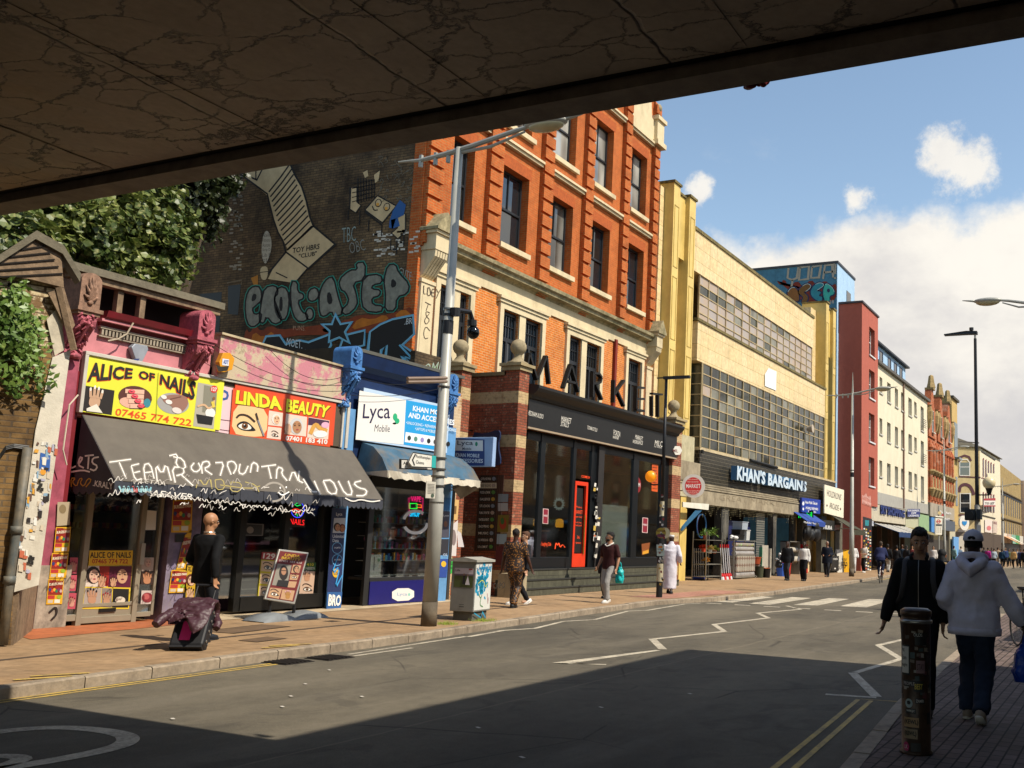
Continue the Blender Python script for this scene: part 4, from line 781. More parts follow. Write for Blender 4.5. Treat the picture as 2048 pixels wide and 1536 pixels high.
P.poly('f0f4f6',[(811,864),(882,875),(880,893),(809,884)],2)
for i,m_ in enumerate(('2a3a30','5a8a78','9a8ac0','202020','303030','20324a','1a1a1a')):P.ell(m_,818+i*13,876+i*2,3.6,5,3)
P.build('artwork',s3)
# dutch canopy
cn=thing('awning','faded blue dutch canopy with a pale ragged edge over the phone shop window','awning',(18,YA,3.4),world=True)
X0,X1=16.3,19.6
arc=[(YA-.08,3.52),(YA-.45,3.42),(YA-.75,3.18),(YA-.95,2.88)]
def canopy():
    mb=MB();n=len(arc);vs=[]
    for (y,z)in arc:
        ins=.0+.55*(1-(YA-.08-y)/.87)*0;t=(YA-.08-y)/.87;vs+=[(X0+.5*(1-t)*.25,y,z),(X0+.55,y-.02 if t>.5 else y,z),(X1-.55,y-.02 if t>.5 else y,z),(X1-.5*(1-t)*.25,y,z)]
    fs=[(i*4+j,i*4+j+1,(i+1)*4+j+1,(i+1)*4+j)for i in range(n-1)for j in range(3)];mb.add(vs,fs)
    for s_,xx in ((0,X0),(3,X1)):
        mb.add([vs[i*4+s_]for i in range(n)]+[(xx,YA-.05,2.85)],[tuple(range(n+1))])
    return mb
canopy().build('canopy',C('45708c',.7,k=.6,var=.35,sc=3,dirt=.55,dirtc='8a6c34'),cn)
mb=MB();rnd=random.Random(8);k=30;vs=[]
for i in range(k+1):x=X0+(X1-X0)*i/k;vs+=[(x,YA-.97-.02*sin(i),2.90),(x,YA-.99+.03*sin(i*.9),2.74+.02*sin(i*2.1)+rnd.uniform(-.01,.01))]
mb.add(vs,[(2*i,2*i+2,2*i+3,2*i+1)for i in range(k)]);mb.prism([(X1+.01,YA-.97,2.9),(X1+.01,YA-.1,2.75),(X1+.01,YA-.4,2.45),(X1+.01,YA-.9,2.72)],(.01,0,0));mb.prism([(X0-.01,YA-.97,2.9),(X0-.01,YA-.1,2.85),(X0-.01,YA-.97,2.75)],(-.01,0,0));mb.build('valance',C('ddd2bd',.7,k=.75,dirt=.4),cn)
mb=MB()
for i in range(5):mb.tube([(X1-.05,YA-.05,2.8-.05*i),(X1-.05,YA-.95+.1*i,2.86)],.01,5);mb.tube([(X0+.05,YA-.05,2.8-.05*i),(X0+.05,YA-.95+.1*i,2.86)],.01,5)
mb.build('ribs',C('a8a090',.4,.5),cn)
# projecting sign
ps=thing('projecting_sign','blue and white double-sided Lyca Mobile box sign sticking out over the pavement','projecting sign',(19.98,14.7,3.6),world=True)
MB().box(19.92,20.06,14.06,YA+.3,3.27,4.0).build('case',C('9ab4d8',.4,k=.8),ps,bevel=.01)
P=PL(19.917);P.poly('1f3a7a',[(901,876),(969,879),(969,931),(900,931)],0);P.poly('ece8e2',[(904,879),(966,881),(966,902),(904,901)],1);P.quadtext('1c1a30','Lyca',[(915,893),(946,893),(946,881),(915,881)],2,bold=.004);P.ell('1c9068',953,888,2.6,4.5,2);P.quadtext('1c1a30','Mobile',[(925,900),(943,900),(943,895),(925,895)],2)
P.quadtext('e8eef6','KHAN MOBILE',[(911,914),(959,915),(959,908),(912,906)],2,bold=.02);P.quadtext('e8eef6','ACCESSORIES',[(910,925),(966,926),(966,918),(912,917)],2,bold=.02);P.build('artwork',ps)
# ================================================================ red brick market building
YM=16.9                                           # main wall
YE=15.3                                           # single-storey shopfront
mk=thing('market_building','tall orange brick warehouse with stone cornice, sash windows and graffiti on its dark side wall','building',(21,YM,0),world=True)
XM0,XM1=x_(838,500,YM),x_(1313,450,YM)
ZC=z_(1100,596,YM-.3)
M_OB=brickm('orange_brick','cc6c24','d67c2c','d0a878',k=.85,stain='6a2a14',stainamt=.45,lo=.5,hi=.75,stsc=.5)
M_RB=brickm('red_brick','b85822','c4642a','b08050',k=.82,stain='4a1c10',stainamt=.5)
M_SOOT=brickm('sooty_brick','6e5a42','8a7250','4c4030',k=.8,stain='1e1813',stainamt=.85,lo=.40,hi=.6,stsc=.35)
M_STONE=C('e2cfa8',.75,k=.75,var=.12,dirt=.3,dirtc='6b5c3c');M_MOSS=C('b5a680',.85,k=.7,var=.5,sc=9,dirt=.8,dirtc='4a4a22')
M_FRM=C('26282c',.4)
ZT=19.2
def wall_with_holes(x0,x1,z0,z1,y,depth,holes,mat,name,parent):
    xs=sorted({x0,x1,*[h[0]for h in holes],*[h[1]for h in holes]});mb=MB()
    for a,c_ in zip(xs,xs[1:]):
        xm=(a+c_)/2;hs=sorted([(h[2],h[3])for h in holes if h[0]<xm<h[1]]);z=z0
        for lo,hi in hs:
            if lo>z:mb.box(a,c_,y,y+depth,z,lo)
            z=hi
        if z<z1:mb.box(a,c_,y,y+depth,z,z1)
    bm=bmesh.new();me=mb.mesh('t',[]);bm.from_mesh(me);bmesh.ops.remove_doubles(bm,verts=bm.verts,dist=1e-4)
    # drop the faces shared by neighbouring blocks
    seen={};
    for f in bm.faces:seen.setdefault(tuple(sorted(v.index for v in f.verts)),[]).append(f)
    kill=[f for fs in seen.values()if len(fs)>1 for f in fs];bmesh.ops.delete(bm,geom=kill,context='FACES');bmesh.ops.recalc_face_normals(bm,faces=bm.faces)
    me2=bpy.data.meshes.new(name);bm.to_mesh(me2);bm.free();me2.materials.append(mat);o=bpy.data.objects.new(name,me2);COL.objects.link(o)
    if parent is not None:adopt(o,parent)
    return o
# sash window positions on the upper floors: columns by photo pixels at their own rows
def win_px(l,r,t,bo):return (x_(l,(t+bo)/2,YM),x_(r,(t+bo)/2,YM))
cols_=[win_px(903,946,300,455),win_px(1003,1056,350,490),win_px(1097,1144,400,540),win_px(1180,1218,440,590),win_px(1254,1286,485,620)]
zr=[(z_(1026,492,YM),z_(1030,362,YM))]# second floor sill / head
s1,h1=z_(1122,545,YM),z_(1122,400,YM)
s2_,h2=z_(1206,378,YM),z_(1206,245,YM)
rows=[(s1,h1),(s2_,h2)]
holes=[]
for (a,c_)in cols_:
    for (zs,zh)in rows:holes.append((a,c_,zs,zh))
fl=[]# first floor tall windows
pairs=[win_px(873,898,570,700),win_px(915,934,590,700)],[win_px(1000,1034,620,760),win_px(1046,1078,640,770)],[win_px(1134,1160,668,770),win_px(1170,1197,684,780)],[win_px(1252,1279,718,815)]
zfh=z_(1148,675,YM);zfs=5.2
ff=[]
for g_ in pairs:
    for a,c_ in g_:ff.append((a,c_,zfs,zfh))
wall_with_holes(XM0,XM1,ZC,ZT,YM,.5,holes,M_RB,'upper_wall',mk)
wall_with_holes(XM0,XM1,4.0,ZC,YM+.002,.5,ff,M_OB,'first_floor_wall',mk)
MB().box(XM0,XM1,YM+.5,YM+14,5.6,ZT+.02).build('back_block',M_SOOT,mk)
# side wall
MB().box(XM0-.02,XM0,YM+.02,YM+14,0,ZT).build('side_wall',M_SOOT,mk)
MB().box(XM0-.03,XM0+.2,YM-.01,YM+.35,4,ZT).build('corner_brick',M_RB,mk)
def sash(parent,x0,x1,z0,z1,y,curt):
    o=thing('window',None,None,(0,0,0));bpy.data.objects.remove(o)
    mb=MB();w=.07;zm=(z0+z1)/2;mb.mat(0).box(x0,x0+w,y,y+.08,z0,z1).box(x1-w,x1,y,y+.08,z0,z1).box(x0+w,x1-w,y,y+.08,z1-w,z1).box(x0+w,x1-w,y,y+.08,z0,z0+w).box(x0+w,x1-w,y-.01,y+.06,zm-.035,zm+.035)
    xc=(x0+x1)/2;mb.box(xc-.02,xc+.02,y+.01,y+.05,zm+.035,z1-w)
    o=mb.build('window',[M_FRM],parent)
    MB().box(x0+w,x1-w,y+.045,y+.05,z0+w,z1-w).build('pane',M_WGL[curt],o)
    return o
def wglass(name,c,sp):
    m,nt,b=newmat(name);g=NG(nt);b.inputs['Roughness'].default_value=.03;b.inputs['Specular IOR Level'].default_value=.9
    sp_=g.N.new('ShaderNodeSeparateXYZ');g.L(g.geo.outputs['Position'],sp_.inputs[0])
    v=g.noise(.9,2,.4,stretch=(1,1,.4));b.inputs['IOR'].default_value=1.7
    g.L(g.mix(g.ramp(v,.40,.62),hexc('221f1a',1),hexc(c,.8)),b.inputs['Base Color']);g.bump(b,g.noise(.8,2),.05,.05);return m
M_WGL=[wglass('window_glass_blind','b8b6ae',.9),wglass('window_glass_dark','1c2630',.9),wglass('window_glass_curtain','8a867c',.9)]
k=0
for (a,c_)in cols_:
    for (zs,zh)in rows:
        sash(mk,a,c_,zs,zh,YM+.27,(1,2,1,0,0,0,1,0,1,0)[k%10]);k+=1
        mb=MB();mb.box(a-.1,c_+.12,YM-.12,YM+.25,zs-.16,zs-.003);mb.build('sill',M_STONE,mk)
        MB().box(a-.12,c_+.12,YM-.004,YM+.1,zh+.002,zh+.36).build('brick_lintel',C('b85a22',.85,k=.75,var=.35,sc=14),mk)
# string mouldings over each bay between pilasters
pil=[x_(p[0],p[1],YM-.12)for p in ((852,400),(973,440),(1080,480),(1164,520),(1240,560),(1302,500))]
pw=[.62,.62,.55,.5,.45,.42]
mb=MB()
for x,w in zip(pil,pw):
    z=ZC+.02;i=0
    mb.box(x,x+w*.95,YM-.10,YM,ZC,ZT)
    while z<ZT-.4:mb.box(x-.02,x+w,YM-.19,YM-.10,z+.05,z+.40);z+=.45
mb.build('rusticated_pilasters',M_RB,mk)
zb_=[z_(1040,330,YM-.05),z_(1000,240,YM-.05)]
zz1=z_(1148,395,YM-.1);zz2=z_(1260,255,YM-.1)
mb=MB()
for zz in (h1+.62,h2+.62):
    for i in range(5):mb.box(pil[i]+pw[i]+.01,pil[i+1]-.02,YM-.13,YM,zz,zz+.09).box(pil[i]+pw[i]+.01,pil[i+1]-.02,YM-.19,YM,zz+.09,zz+.17)
mb.build('string_moulding',M_STONE,mk)
# parapet top with scroll gable and ball
xg0,xg1=x_(1262,240,YM-.02),x_(1322,260,YM-.1);zpt=z_(1322,215,YM)
MB().prism([(xg0,YM-.1,h2+.8)]+[(xg0,YM-.1,ZT+1.5),(x_(1294,210,YM),YM-.1,ZT+1.0),(x_(1300,235,YM),YM-.1,z_(1300,236,YM)),(x_(1306,250,YM),YM-.1,z_(1306,246,YM)),(xg1-.6,YM-.1,z_(1306,248,YM)),(xg1-.6,YM-.1,h2+.8)],(0,.5,0)).build('scroll_gable',M_STONE,mk)
zpd=z_(1315,240,YM-.2)
MB().box(xg1-.62,xg1,YM-.25,YM+.4,h2+.8,zpd).box(xg1-.7,xg1+.1,YM-.33,YM+.4,zpd,zpd+.16).box(xg1-.7,xg1+.1,YM-.33,YM+.4,h2+.72,h2+.92).build('pedestal',M_STONE,mk)
def ball(parent,x,y,z,r=.2):return MB().lathe((x,y,z),[(r*1.3,0),(r*1.3,.05),(r*.8,.10),(r*.45,.22),(r*.5,.26)]+[(r*sin(a),.26+r-r*cos(a))for a in [.55+i*(pi-.56)/8 for i in range(9)]],16).build('ball_finial',C('a89878',.9,k=.7,var=.3,sc=10,dirt=.5,dirtc='6a5c40'),parent,smooth=True)
ball(mk,xg1-.3,YM-.05,zpd+.16,.2)
# main stone cornice and frieze
mb=MB();mb.prof([(YM,ZC-.0),(YM-.06,ZC-.0),(YM-.1,ZC+.06),(YM-.30,ZC+.1),(YM-.32,ZC+.19),(YM-.40,ZC+.24),(YM-.42,ZC+.34),(YM-.05,ZC+.48),(YM,ZC+.48)],XM0+.7,XM1-.4);mb.build('cornice',M_MOSS,mk)
MB().box(XM0+.7,XM1-.4,YM-.05,YM+.001,zfh+.42,ZC-.002).build('frieze',M_STONE,mk)
def corbel(x0,x1):# pedimented bracket over a plain stone pilaster
    xc=(x0+x1)/2
    MB().prism([(x0-.12,YM-.62,ZC+.48),(x1+.12,YM-.62,ZC+.48),(xc,YM-.62,ZC+.95)],(0,.62,0)).box(x0-.12,x1+.12,YM-.62,YM,ZC+.40,ZC+.48).build('pediment',M_MOSS,mk)
    MB().box(x0-.02,x1+.02,YM-.5,YM,ZC-.12,ZC+.40).box(x0-.08,x1+.08,YM-.56,YM,ZC+.32,ZC+.40).build('corbel_block',M_STONE,mk)
    mb=MB()
    for i in range(5):w=(x1-x0)/5;mb.prof([(YM,ZC-.12),(YM-.48,ZC-.12),(YM-.46,ZC-.3),(YM-.3,ZC-.5),(YM-.12,ZC-.75),(YM,ZC-.85)],x0+i*w+.012,x0+(i+1)*w-.012)
    mb.build('fluted_bracket',M_STONE,mk)
    MB().box(x0-.03,x1+.03,YM-.12,YM,ZC-.98,ZC-.88).box(x0,x1,YM-.09,YM,4.9,ZC-.98).box(x0+.07,x1-.07,YM-.1,YM,5.0,ZC-1.3).build('stone_pilaster',M_STONE,mk)
corbel(XM0+.08,XM0+.62);corbel(XM1-.58,XM1-.12)
P=PF(YM-.105);
for st in ([(848,570),(847,588),(852,588)],[(856,575),(854,592),(862,590),(860,575),(855,575)],[(870,578),(864,578),(863,592),(870,593)],[(864,585),(869,585)],[(873,578),(877,586),(882,578)],[(877,586),(873,596)],[(850,604),(862,610)],[(857,607),(852,622)],[(860,626),(852,622),(852,632),(860,640),(852,650),(848,640),(858,628)],[(860,662),(852,652),(847,664),(849,678),(856,676)]):scr(P,flat('3a2418'),st,1.3,1,1)
P.build('pilaster_tag',mk)
# stone architraves around first floor windows
for g_ in pairs:
    a,c_=g_[0][0],g_[-1][1]
    mb=MB();mb.box(a-.2,a-.005,YM-.09,YM+.02,zfs,zfh+.02).box(c_+.005,c_+.2,YM-.09,YM+.02,zfs,zfh+.02).box(a-.2,c_+.2,YM-.09,YM+.02,zfh+.02,zfh+.2).box(a-.28,c_+.28,YM-.13,YM+.02,zfh+.2,zfh+.3).box(a-.32,c_+.32,YM-.18,YM+.02,zfh+.3,zfh+.38)
    if len(g_)>1:mb.box(g_[0][1]+.005,g_[1][0]-.005,YM-.05,YM+.3,zfs,zfh+.02)
    mb.build('architrave',M_STONE,mk)
    for a,c_ in g_:
        mb=MB();w=.09;y=YM+.08;zt_=zfh-.85
        mb.box(a,a+w,y,y+.08,zfs,zfh).box(c_-w,c_,y,y+.08,zfs,zfh).box(a+w,c_-w,y,y+.08,zfh-w,zfh).box(a+w,c_-w,y,y+.08,zt_-.06,zt_+.06).box((a+c_)/2-.05,(a+c_)/2+.05,y,y+.08,zfs,zt_-.06).box(a+w,c_-w,y+.02,y+.05,(zt_+zfh)/2-.015,(zt_+zfh)/2+.015)
        for i in range(1,5):xx=a+w+(c_-a-2*w)*i/5;mb.box(xx-.012,xx+.012,y+.02,y+.05,zt_+.06,zfh-w)
        o=mb.build('window',M_FRM,mk);MB().box(a+w,c_-w,y+.055,y+.06,zfs,zfh-w).build('pane',M_WGL[1],o)
for x in (x_(1218,700,YM),x_(975,620,YM)):pass
MB().box(x_(1226,690,YM),x_(1230,690,YM),YM-.12,YM-.02,5.5,zfh+.5).build('downpipe',C('8a2a18',.6,k=.7),mk)
# ---------------------------------------------------------------- the shopfront extension
XE0,XE1=x_(1028,900,YE-.2),x_(1363,900,YE-.2)
XF0,XF1=x_(1048,900,YE-.2),x_(1345,930,YE-.2)
def banded(name,bandz):
    m,nt,b=newmat(name);g=NG(nt);v=g.wall();t=g.N.new('ShaderNodeTexBrick');g.L(v,t.inputs['Vector']);t.inputs['Scale'].default_value=1;t.inputs['Brick Width'].default_value=.225;t.inputs['Row Height'].default_value=.075;t.inputs['Mortar Size'].default_value=.009
    t.inputs['Color1'].default_value=hexc('a8583a',.75);t.inputs['Color2'].default_value=hexc('94482c',.75);t.inputs['Mortar'].default_value=hexc('6a4a36',.7)
    sp=g.N.new('ShaderNodeSeparateXYZ');g.L(g.geo.outputs['Position'],sp.inputs[0]);z=g.math('FRACT',g.math('DIVIDE',g.math('SUBTRACT',sp.outputs[2],bandz),1.22));st=g.math('LESS_THAN',z,.27)
    col=g.mix(st,t.outputs[0],hexc('cdb080',.75));ed=g.noise(5,8,.8);col=g.mix(g.ramp(ed,.56,.62,0,.8),col,hexc('c09a78',.75));col=g.mix(g.ramp(g.noise(9,6),.5,.7,0,.5),col,hexc('3a2016',.7))
    g.L(col,b.inputs['Base Color']);b.inputs['Roughness'].default_value=.9;g.bump(b,g.math('SUBTRACT',ed,t.outputs[1]),.8,.03);return m
M_BAND=banded('banded_brick',.35)
ex=thing('market_shopfront','single-storey black market shopfront with big black letters on its roof and ball-topped brick piers','shopfront',(28,YE,0),world=True)
ztop=z_(1048,752,YE-.2);zfb=z_(1044,850,YE-.3)
MB().box(XE0,XF0,YE-.25,YE+.25,0,ztop+.12).build('left_pier',M_BAND,ex)
MB().box(XE0+.06,XE0+.5,YE+.25,YM,0,ztop).build('side_wall',M_BAND,ex)
MB().box(XE0-.0,XE0+.54,YE+.2,YM-.002,ztop,ztop+.1).build('wall_coping',C('8d7a58',.9,k=.7,dirt=.6),ex)
MB().box(XF1,XE1,YE-.2,YE+.3,0,z_(1362,850,YE-.2)).box(XF1+.1,XE1,YE+.3,YM,0,5.6).build('right_pier',M_BAND,ex)
for x0,x1,zt_ in ((XE0,XF0,ztop+.12),(XF1,XE1,z_(1362,850,YE-.2))):
    MB().box(x0-.06,x1+.06,YE-.3,YE+.3,zt_,zt_+.12).box(x0-.12,x1+.12,YE-.36,YE+.36,zt_+.12,zt_+.2).build('pier_cap',C('b39f76',.85,k=.7,dirt=.5),ex)
    ball(ex,(x0+x1)/2,YE,zt_+.2,.23)
xq=x_(921,800,YM-.7);rp=thing('brick_pier','rear brick pier with a stone ball finial behind the grey lamp post','pier',(xq,YM-.5,0),world=True)
MB().box(xq,xq+.42,YM-.7,YM-.2,0,6.0).build('shaft',M_BAND,rp);MB().box(xq-.06,xq+.48,YM-.76,YM-.14,6.0,6.12).box(xq-.1,xq+.52,YM-.8,YM-.1,6.12,6.2).build('pier_cap',C('b39f76',.85,k=.7,dirt=.5),rp);ball(rp,xq+.2,YM-.45,6.2,.22)
# fascia with swept cornice
mb=MB();y0=YE-.28
mb.prof([(y0+.1,zfb),(y0,zfb),(y0,zfb+.78),(y0-.06,zfb+.8),(y0-.10,zfb+.88),(y0-.25,zfb+1.0),(y0-.30,zfb+1.08),(y0-.30,zfb+1.16),(y0+.2,zfb+1.24),(YM,zfb+1.2),(YM,zfb+.9),(y0+.1,zfb+.9)],XF0+.005,XF1+.15);mb.build('fascia',C('1c1b1a',.45,k=.9,var=.2,sc=5),ex)
MB().box(XF0+.01,XF1+.14,y0-.01,y0+.09,zfb-.05,zfb).build('fascia_trim',C('a8947a',.6,k=.8),ex)
P=PF(y0-.003);wt='efe8da'
for t_,q in (('PECKHAM AUDIO',[(1056,830),(1086,838),(1087,829),(1058,821)]),('MARKET',[(1122,843),(1142,848),(1143,837),(1123,832)]),('STALLS',[(1121,852),(1137,855),(1138,847),(1122,843)]),('TONKOTSU',[(1174,858),(1194,864),(1195,857),(1175,851)]),('FORZA',[(1227,870),(1240,874),(1241,864),(1227,859)]),('WINE',[(1225,877),(1237,879),(1238,874),(1226,871)]),('MARKET',[(1270,878),(1285,882),(1286,874),(1271,869)]),('WORKSPACE',[(1265,886),(1285,890),(1286,883),(1266,879)]),('MILC',[(1309,891),(1325,894),(1325,883),(1310,880)]),('AND THE BEAN',[(1308,894),(1323,897),(1323,894),(1308,892)])):
    P.quadtext(wt,t_,q,1,bold=-.004,shear=.12)
P.build('fascia_lettering',ex)
# roof letters MARKET
LY=YE-.1;zl0=zfb+1.24
def ltr(name,strokes,px):
    mb=MB()
    for a,c_ in strokes:
        A=Vector((x_(a[0],a[1],LY),LY,z_(a[0],a[1],LY)));B_=Vector((x_(c_[0],c_[1],LY),LY,z_(c_[0],c_[1],LY)));d_=(B_-A).normalized();n_=Vector((-d_.z,0,d_.x))*.035
        mb.prism([A+n_,B_+n_,B_-n_,A-n_],(0,.14,0))
    o=mb.build('roof_letter',[C('23211f',.45,.3),],ex)
    fp=PF(LY-.002)
    return o
ltr('m',[((1052,757),(1060,706)),((1060,706),(1076,759)),((1076,759),(1095,712)),((1095,712),(1101,768))],0)
ltr('a',[((1129,776),(1144,729)),((1144,729),(1159,784)),((1136,762),(1152,766))],0)
rr=[(1188,746),(1200,747),(1205,755),(1203,764),(1196,768),(1188,766)]
ltr('r',[((1187,794),(1188,744))]+list(zip(rr,rr[1:]))+[((1193,768),(1206,799))],0)
ltr('k',[((1229,805),(1230,760)),((1250,761),(1231,788)),((1236,781),(1250,812))],0)
ltr('e',[((1274,818),(1275,774)),((1275,774),(1290,776)),((1275,797),(1290,798)),((1274,819),(1290,822))],0)
ltr('t',[((1306,787),(1326,789)),((1306,832),(1306,792)),((1318,834),(1318,788))],0)
# glazed front
zfl=.7
xs=[x_(p,1000,YE)for p in (1046,1074,1082,1140,1145,1171,1177,1187,1198,1262,1272,1318,1345)]
mb=MB();fr_=C('14171a',.35,k=.9)
for a0,a1 in ((1,2),(3,4),(6,7),(9,10),(11,12)):mb.box(xs[a0],xs[a1]+.02,YE-.06,YE+.06,zfl,zfb-.05)
mb.box(xs[0]-.2,xs[3],YE-.1,YE+.08,zfl,zfl+.32).box(xs[8]-.05,xs[12],YE-.1,YE+.08,zfl,zfl+.3).box(xs[0],xs[12],YE-.04,YE+.06,zfb-.3,zfb-.05).build('black_frame',fr_,ex)
MB().box(xs[0]-.2,xs[3],YE-.01,YE+.0,zfl+.32,zfb-.3).box(xs[8],xs[12],YE-.01,YE,zfl+.3,zfb-.3).box(xs[4],xs[6],YE-.01,YE,zfl+2.7,zfb-.3).build('shop_glazing',M_SHOPGL,ex)
rd=MB().box(xs[4],xs[4]+.1,YE-.08,YE,zfl+.02,zfl+2.62).box(xs[5]-.12,xs[5],YE-.08,YE,zfl+.02,zfl+2.62).box(xs[4]+.1,xs[5]-.12,YE-.08,YE,zfl+2.5,zfl+2.62).box(xs[4]+.1,xs[5]-.12,YE-.08,YE,zfl+.02,zfl+.42).build('red_door',C('dc3a1a',.4,k=.85,em=0),ex,bevel=.005)
P=PF(YE-.03);P.c(flat('15100e'));P.poly('17110f',[(1149,975),(1166,977),(1163,1106),(1145,1105)],0)
rdm=C('e84a1c',k=.9,em=.25)
for t_,q in (('Welcome to',[(1152,1015),(1164,1017),(1164,1013),(1152,1011)]),('MARKET',[(1150,1027),(1165,1028),(1165,1021),(1150,1020)]),('open daily',[(1151,1036),(1164,1037),(1164,1032),(1151,1031)]),('food drink',[(1150,1046),(1163,1047),(1163,1044),(1150,1042)]),('music and',[(1150,1052),(1163,1053),(1163,1049),(1150,1048)]),('36',[(1154,1077),(1159,1078),(1159,1072),(1154,1071)]),('upstairs',[(1151,1088),(1162,1089),(1162,1084),(1151,1083)])):P.quadtext(rdm,t_,q,1,bold=0)
P.build('door_panel',rd)
MB().tube([(xs[5]-.2,YE-.12,zfl+.4),(xs[5]-.2,YE-.12,zfl+1.6)],.02,6).build('door_handle',C('c9a44a',.3,.8),rd)
MB().box(xs[7],xs[8],YE-.14,YE-.02,.2,zfb-.1).build('flyered_column',C('2a2624',.6),ex)
P=PF(YE-.143);rnd=random.Random(21)
for i in range(34):
    x,y=rnd.uniform(1187,1195),rnd.uniform(965,1110);w,h=rnd.uniform(2,6),rnd.uniform(3,12);P.poly(rnd.choice(('e8e4da','c8c4b8','d8d0c0','1a1816','c8a84a','c86a3a','9a9a94')),[(x,y),(x+w,y+1),(x+w-1,y+h),(x-1,y+h-1)],1+i%3)
P.build('torn_flyers',ex)
MB().box(XF0,XF1+.1,YE+6,YE+6.1,0,zfb).box(XF0-.05,XF0+.0,YE+.26,YE+6,0,zfb).box(XF1+.1,XF1+.15,YE+.31,YE+6,0,zfb).box(XF0,XF1+.1,YE+.1,YE+6,zfl-.05,zfl-.002).build('interior',C('3a2e26',.8),ex)
mb=MB();mb.mat(0).box(xs[0]+.2,xs[1]-.1,YE+.5,YE+.9,zfl,zfl+1.05).box(xs[2]+.1,xs[3]-.4,YE+.5,YE+.9,zfl,zfl+1.05).mat(1).box(xs[0]+.1,xs[1]-.05,YE+.45,YE+.95,zfl+1.05,zfl+1.1).box(xs[2]+.05,xs[3]-.35,YE+.45,YE+.95,zfl+1.05,zfl+1.1)
for i in range(16):mb.mat(1).box(xs[0]+.2+i*.1,xs[0]+.22+i*.1,YE+.48,YE+.5,zfl,zfl+1.05)
mb.build('bar_counter',[C('5a1c1c',.5),C('8a5a3a',.5)],ex)
for px_ in (1074,1118):q=PY(px_,1072,YE+.7);lm=thing('table_lamp','lit amber table lamp '+('at the left end of' if px_<1100 else 'in the middle of')+' the market bar','lamp',(q[0],YE+.7,zfl+1.1),group='lamps on the bar');MB().lathe((0,0,0),[(.07,0),(.02,.03),(.02,.12)],10).build('base',BLK,lm);MB().lathe((0,0,.1),[(.10,0),(.13,.03),(.12,.22),(.06,.27)],12).build('lamp_shade',C('f0a020',.5,k=1,em=.9),lm)
MB().box(xs[8]+.15,xs[9]-.1,YE+.06,YE+.08,zfl+.3,zfl+2.0).build('cafe_curtain',C('e8e4d0',.8,bump=.4,sc=14),ex)
# red window texts, posters
P=PF(YE-.012)
P.quadtext(rdm,'The Laughing Club',[(1077,1093),(1102,1094),(1102,1085),(1077,1083)],1,bold=.0);scr(P,rdm,[(1110,1098),(1112,1084),(1115,1092),(1118,1084),(1120,1096),(1125,1088),(1130,1095)],1.6,1);P.quadtext(rdm,'COME IN',[(1163,955),(1181,958),(1181,953),(1163,950)],1)
for a,c_ in ((1087,1017),(1286,1035)):P.poly('e8d0c8',[(a-1,c_),(a+10,c_+1),(a+9,c_+31),(a-2,c_+30)],1);P.poly('8a1a30',[(a,c_+1),(a+9,c_+2),(a+8,c_+30),(a-1,c_+29)],2);P.quadtext('f0e0dc','MARKET',[(a,c_+16),(a+8,c_+17),(a+8,c_+13),(a,c_+12)],3)
P.ell('8a1c20',1275,970,7,16,1);P.quadtext('f0e8e0','AM',[(1272,973),(1280,974),(1280,966),(1272,965)],2);P.poly('d85a1c',[(1304,928),(1316,930),(1315,984),(1303,982)],1)
for i in range(8):P.quadtext('2a1008','MARKET',[(1305,936+i*6),(1314,937+i*6),(1314,934+i*6),(1305,933+i*6)],2)
for i in range(14):a=i*pi/7;P.line('6a7a74',[(1118+6*cos(a),1008+7*sin(a)),(1118+12*cos(a+.25),1008+13*sin(a+.25)),(1118+6*cos(a+.45),1008+7*sin(a+.45))],.7,1)
P.poly('8a4a1c',[(1283,1088),(1300,1085),(1297,1106),(1284,1110)],1);P.poly('d89a2a',[(1285,1103),(1297,1099),(1297,1106),(1285,1109)],2)
P.build('window_signage',ex)
# steps
M_STEP=brickm('step_tiles','5c5a4a','6a6856','3a382e',.06,.5,.006,k=.7);mb=MB()
mb.box(XE0-.1,XF1,YE-.6,YE+.1,0,.2).box(XE0-.1,XF1,YE-.38,YE+.1,.2,.42).box(XF0-.1,XF1,YE-.18,YE+.1,.42,zfl-.01);mb.build('steps',M_STEP,ex)
mb=MB()
for y_,z__ in ((YE-.62,.17),(YE-.4,.39),(YE-.2,zfl-.04)):mb.box(XE0-.08,XF1,y_,y_+.04,z__,z__+.045)
mb.build('step_nosing',C('33332f',.6),ex)
MB().box(XE0-.5,XE0+.2,YE-.7,YE-.26,0,.62).build('low_plinth',C('b8a888',.85,k=.7,dirt=.7,dirtc='2a241c'),ex)
P=PF(YE-.705);P.quadtext('2a241c','CAPO',[(986,1178),(1010,1176),(1010,1164),(986,1166)],1,bold=.02);P.build('plinth_tag',ex)
# round alarm on the right pier
a=thing('alarm_box','small white hexagonal alarm box on the right brick pier of the market','alarm box',(XE1-.3,YE-.3,4.7),world=True)
pf=PF(YE-.21);MB().prism([pf.P(1351+9*cos(i*pi/3),901+10*sin(i*pi/3),0)for i in range(6)],(0,-.09,0)).build('case',C('e0dccf',.4),a);P=PF(YE-.303);P.quadtext('7a3a3a','MIL',[(1346,904),(1356,905),(1356,899),(1346,898)],1);P.build('label_face',a)
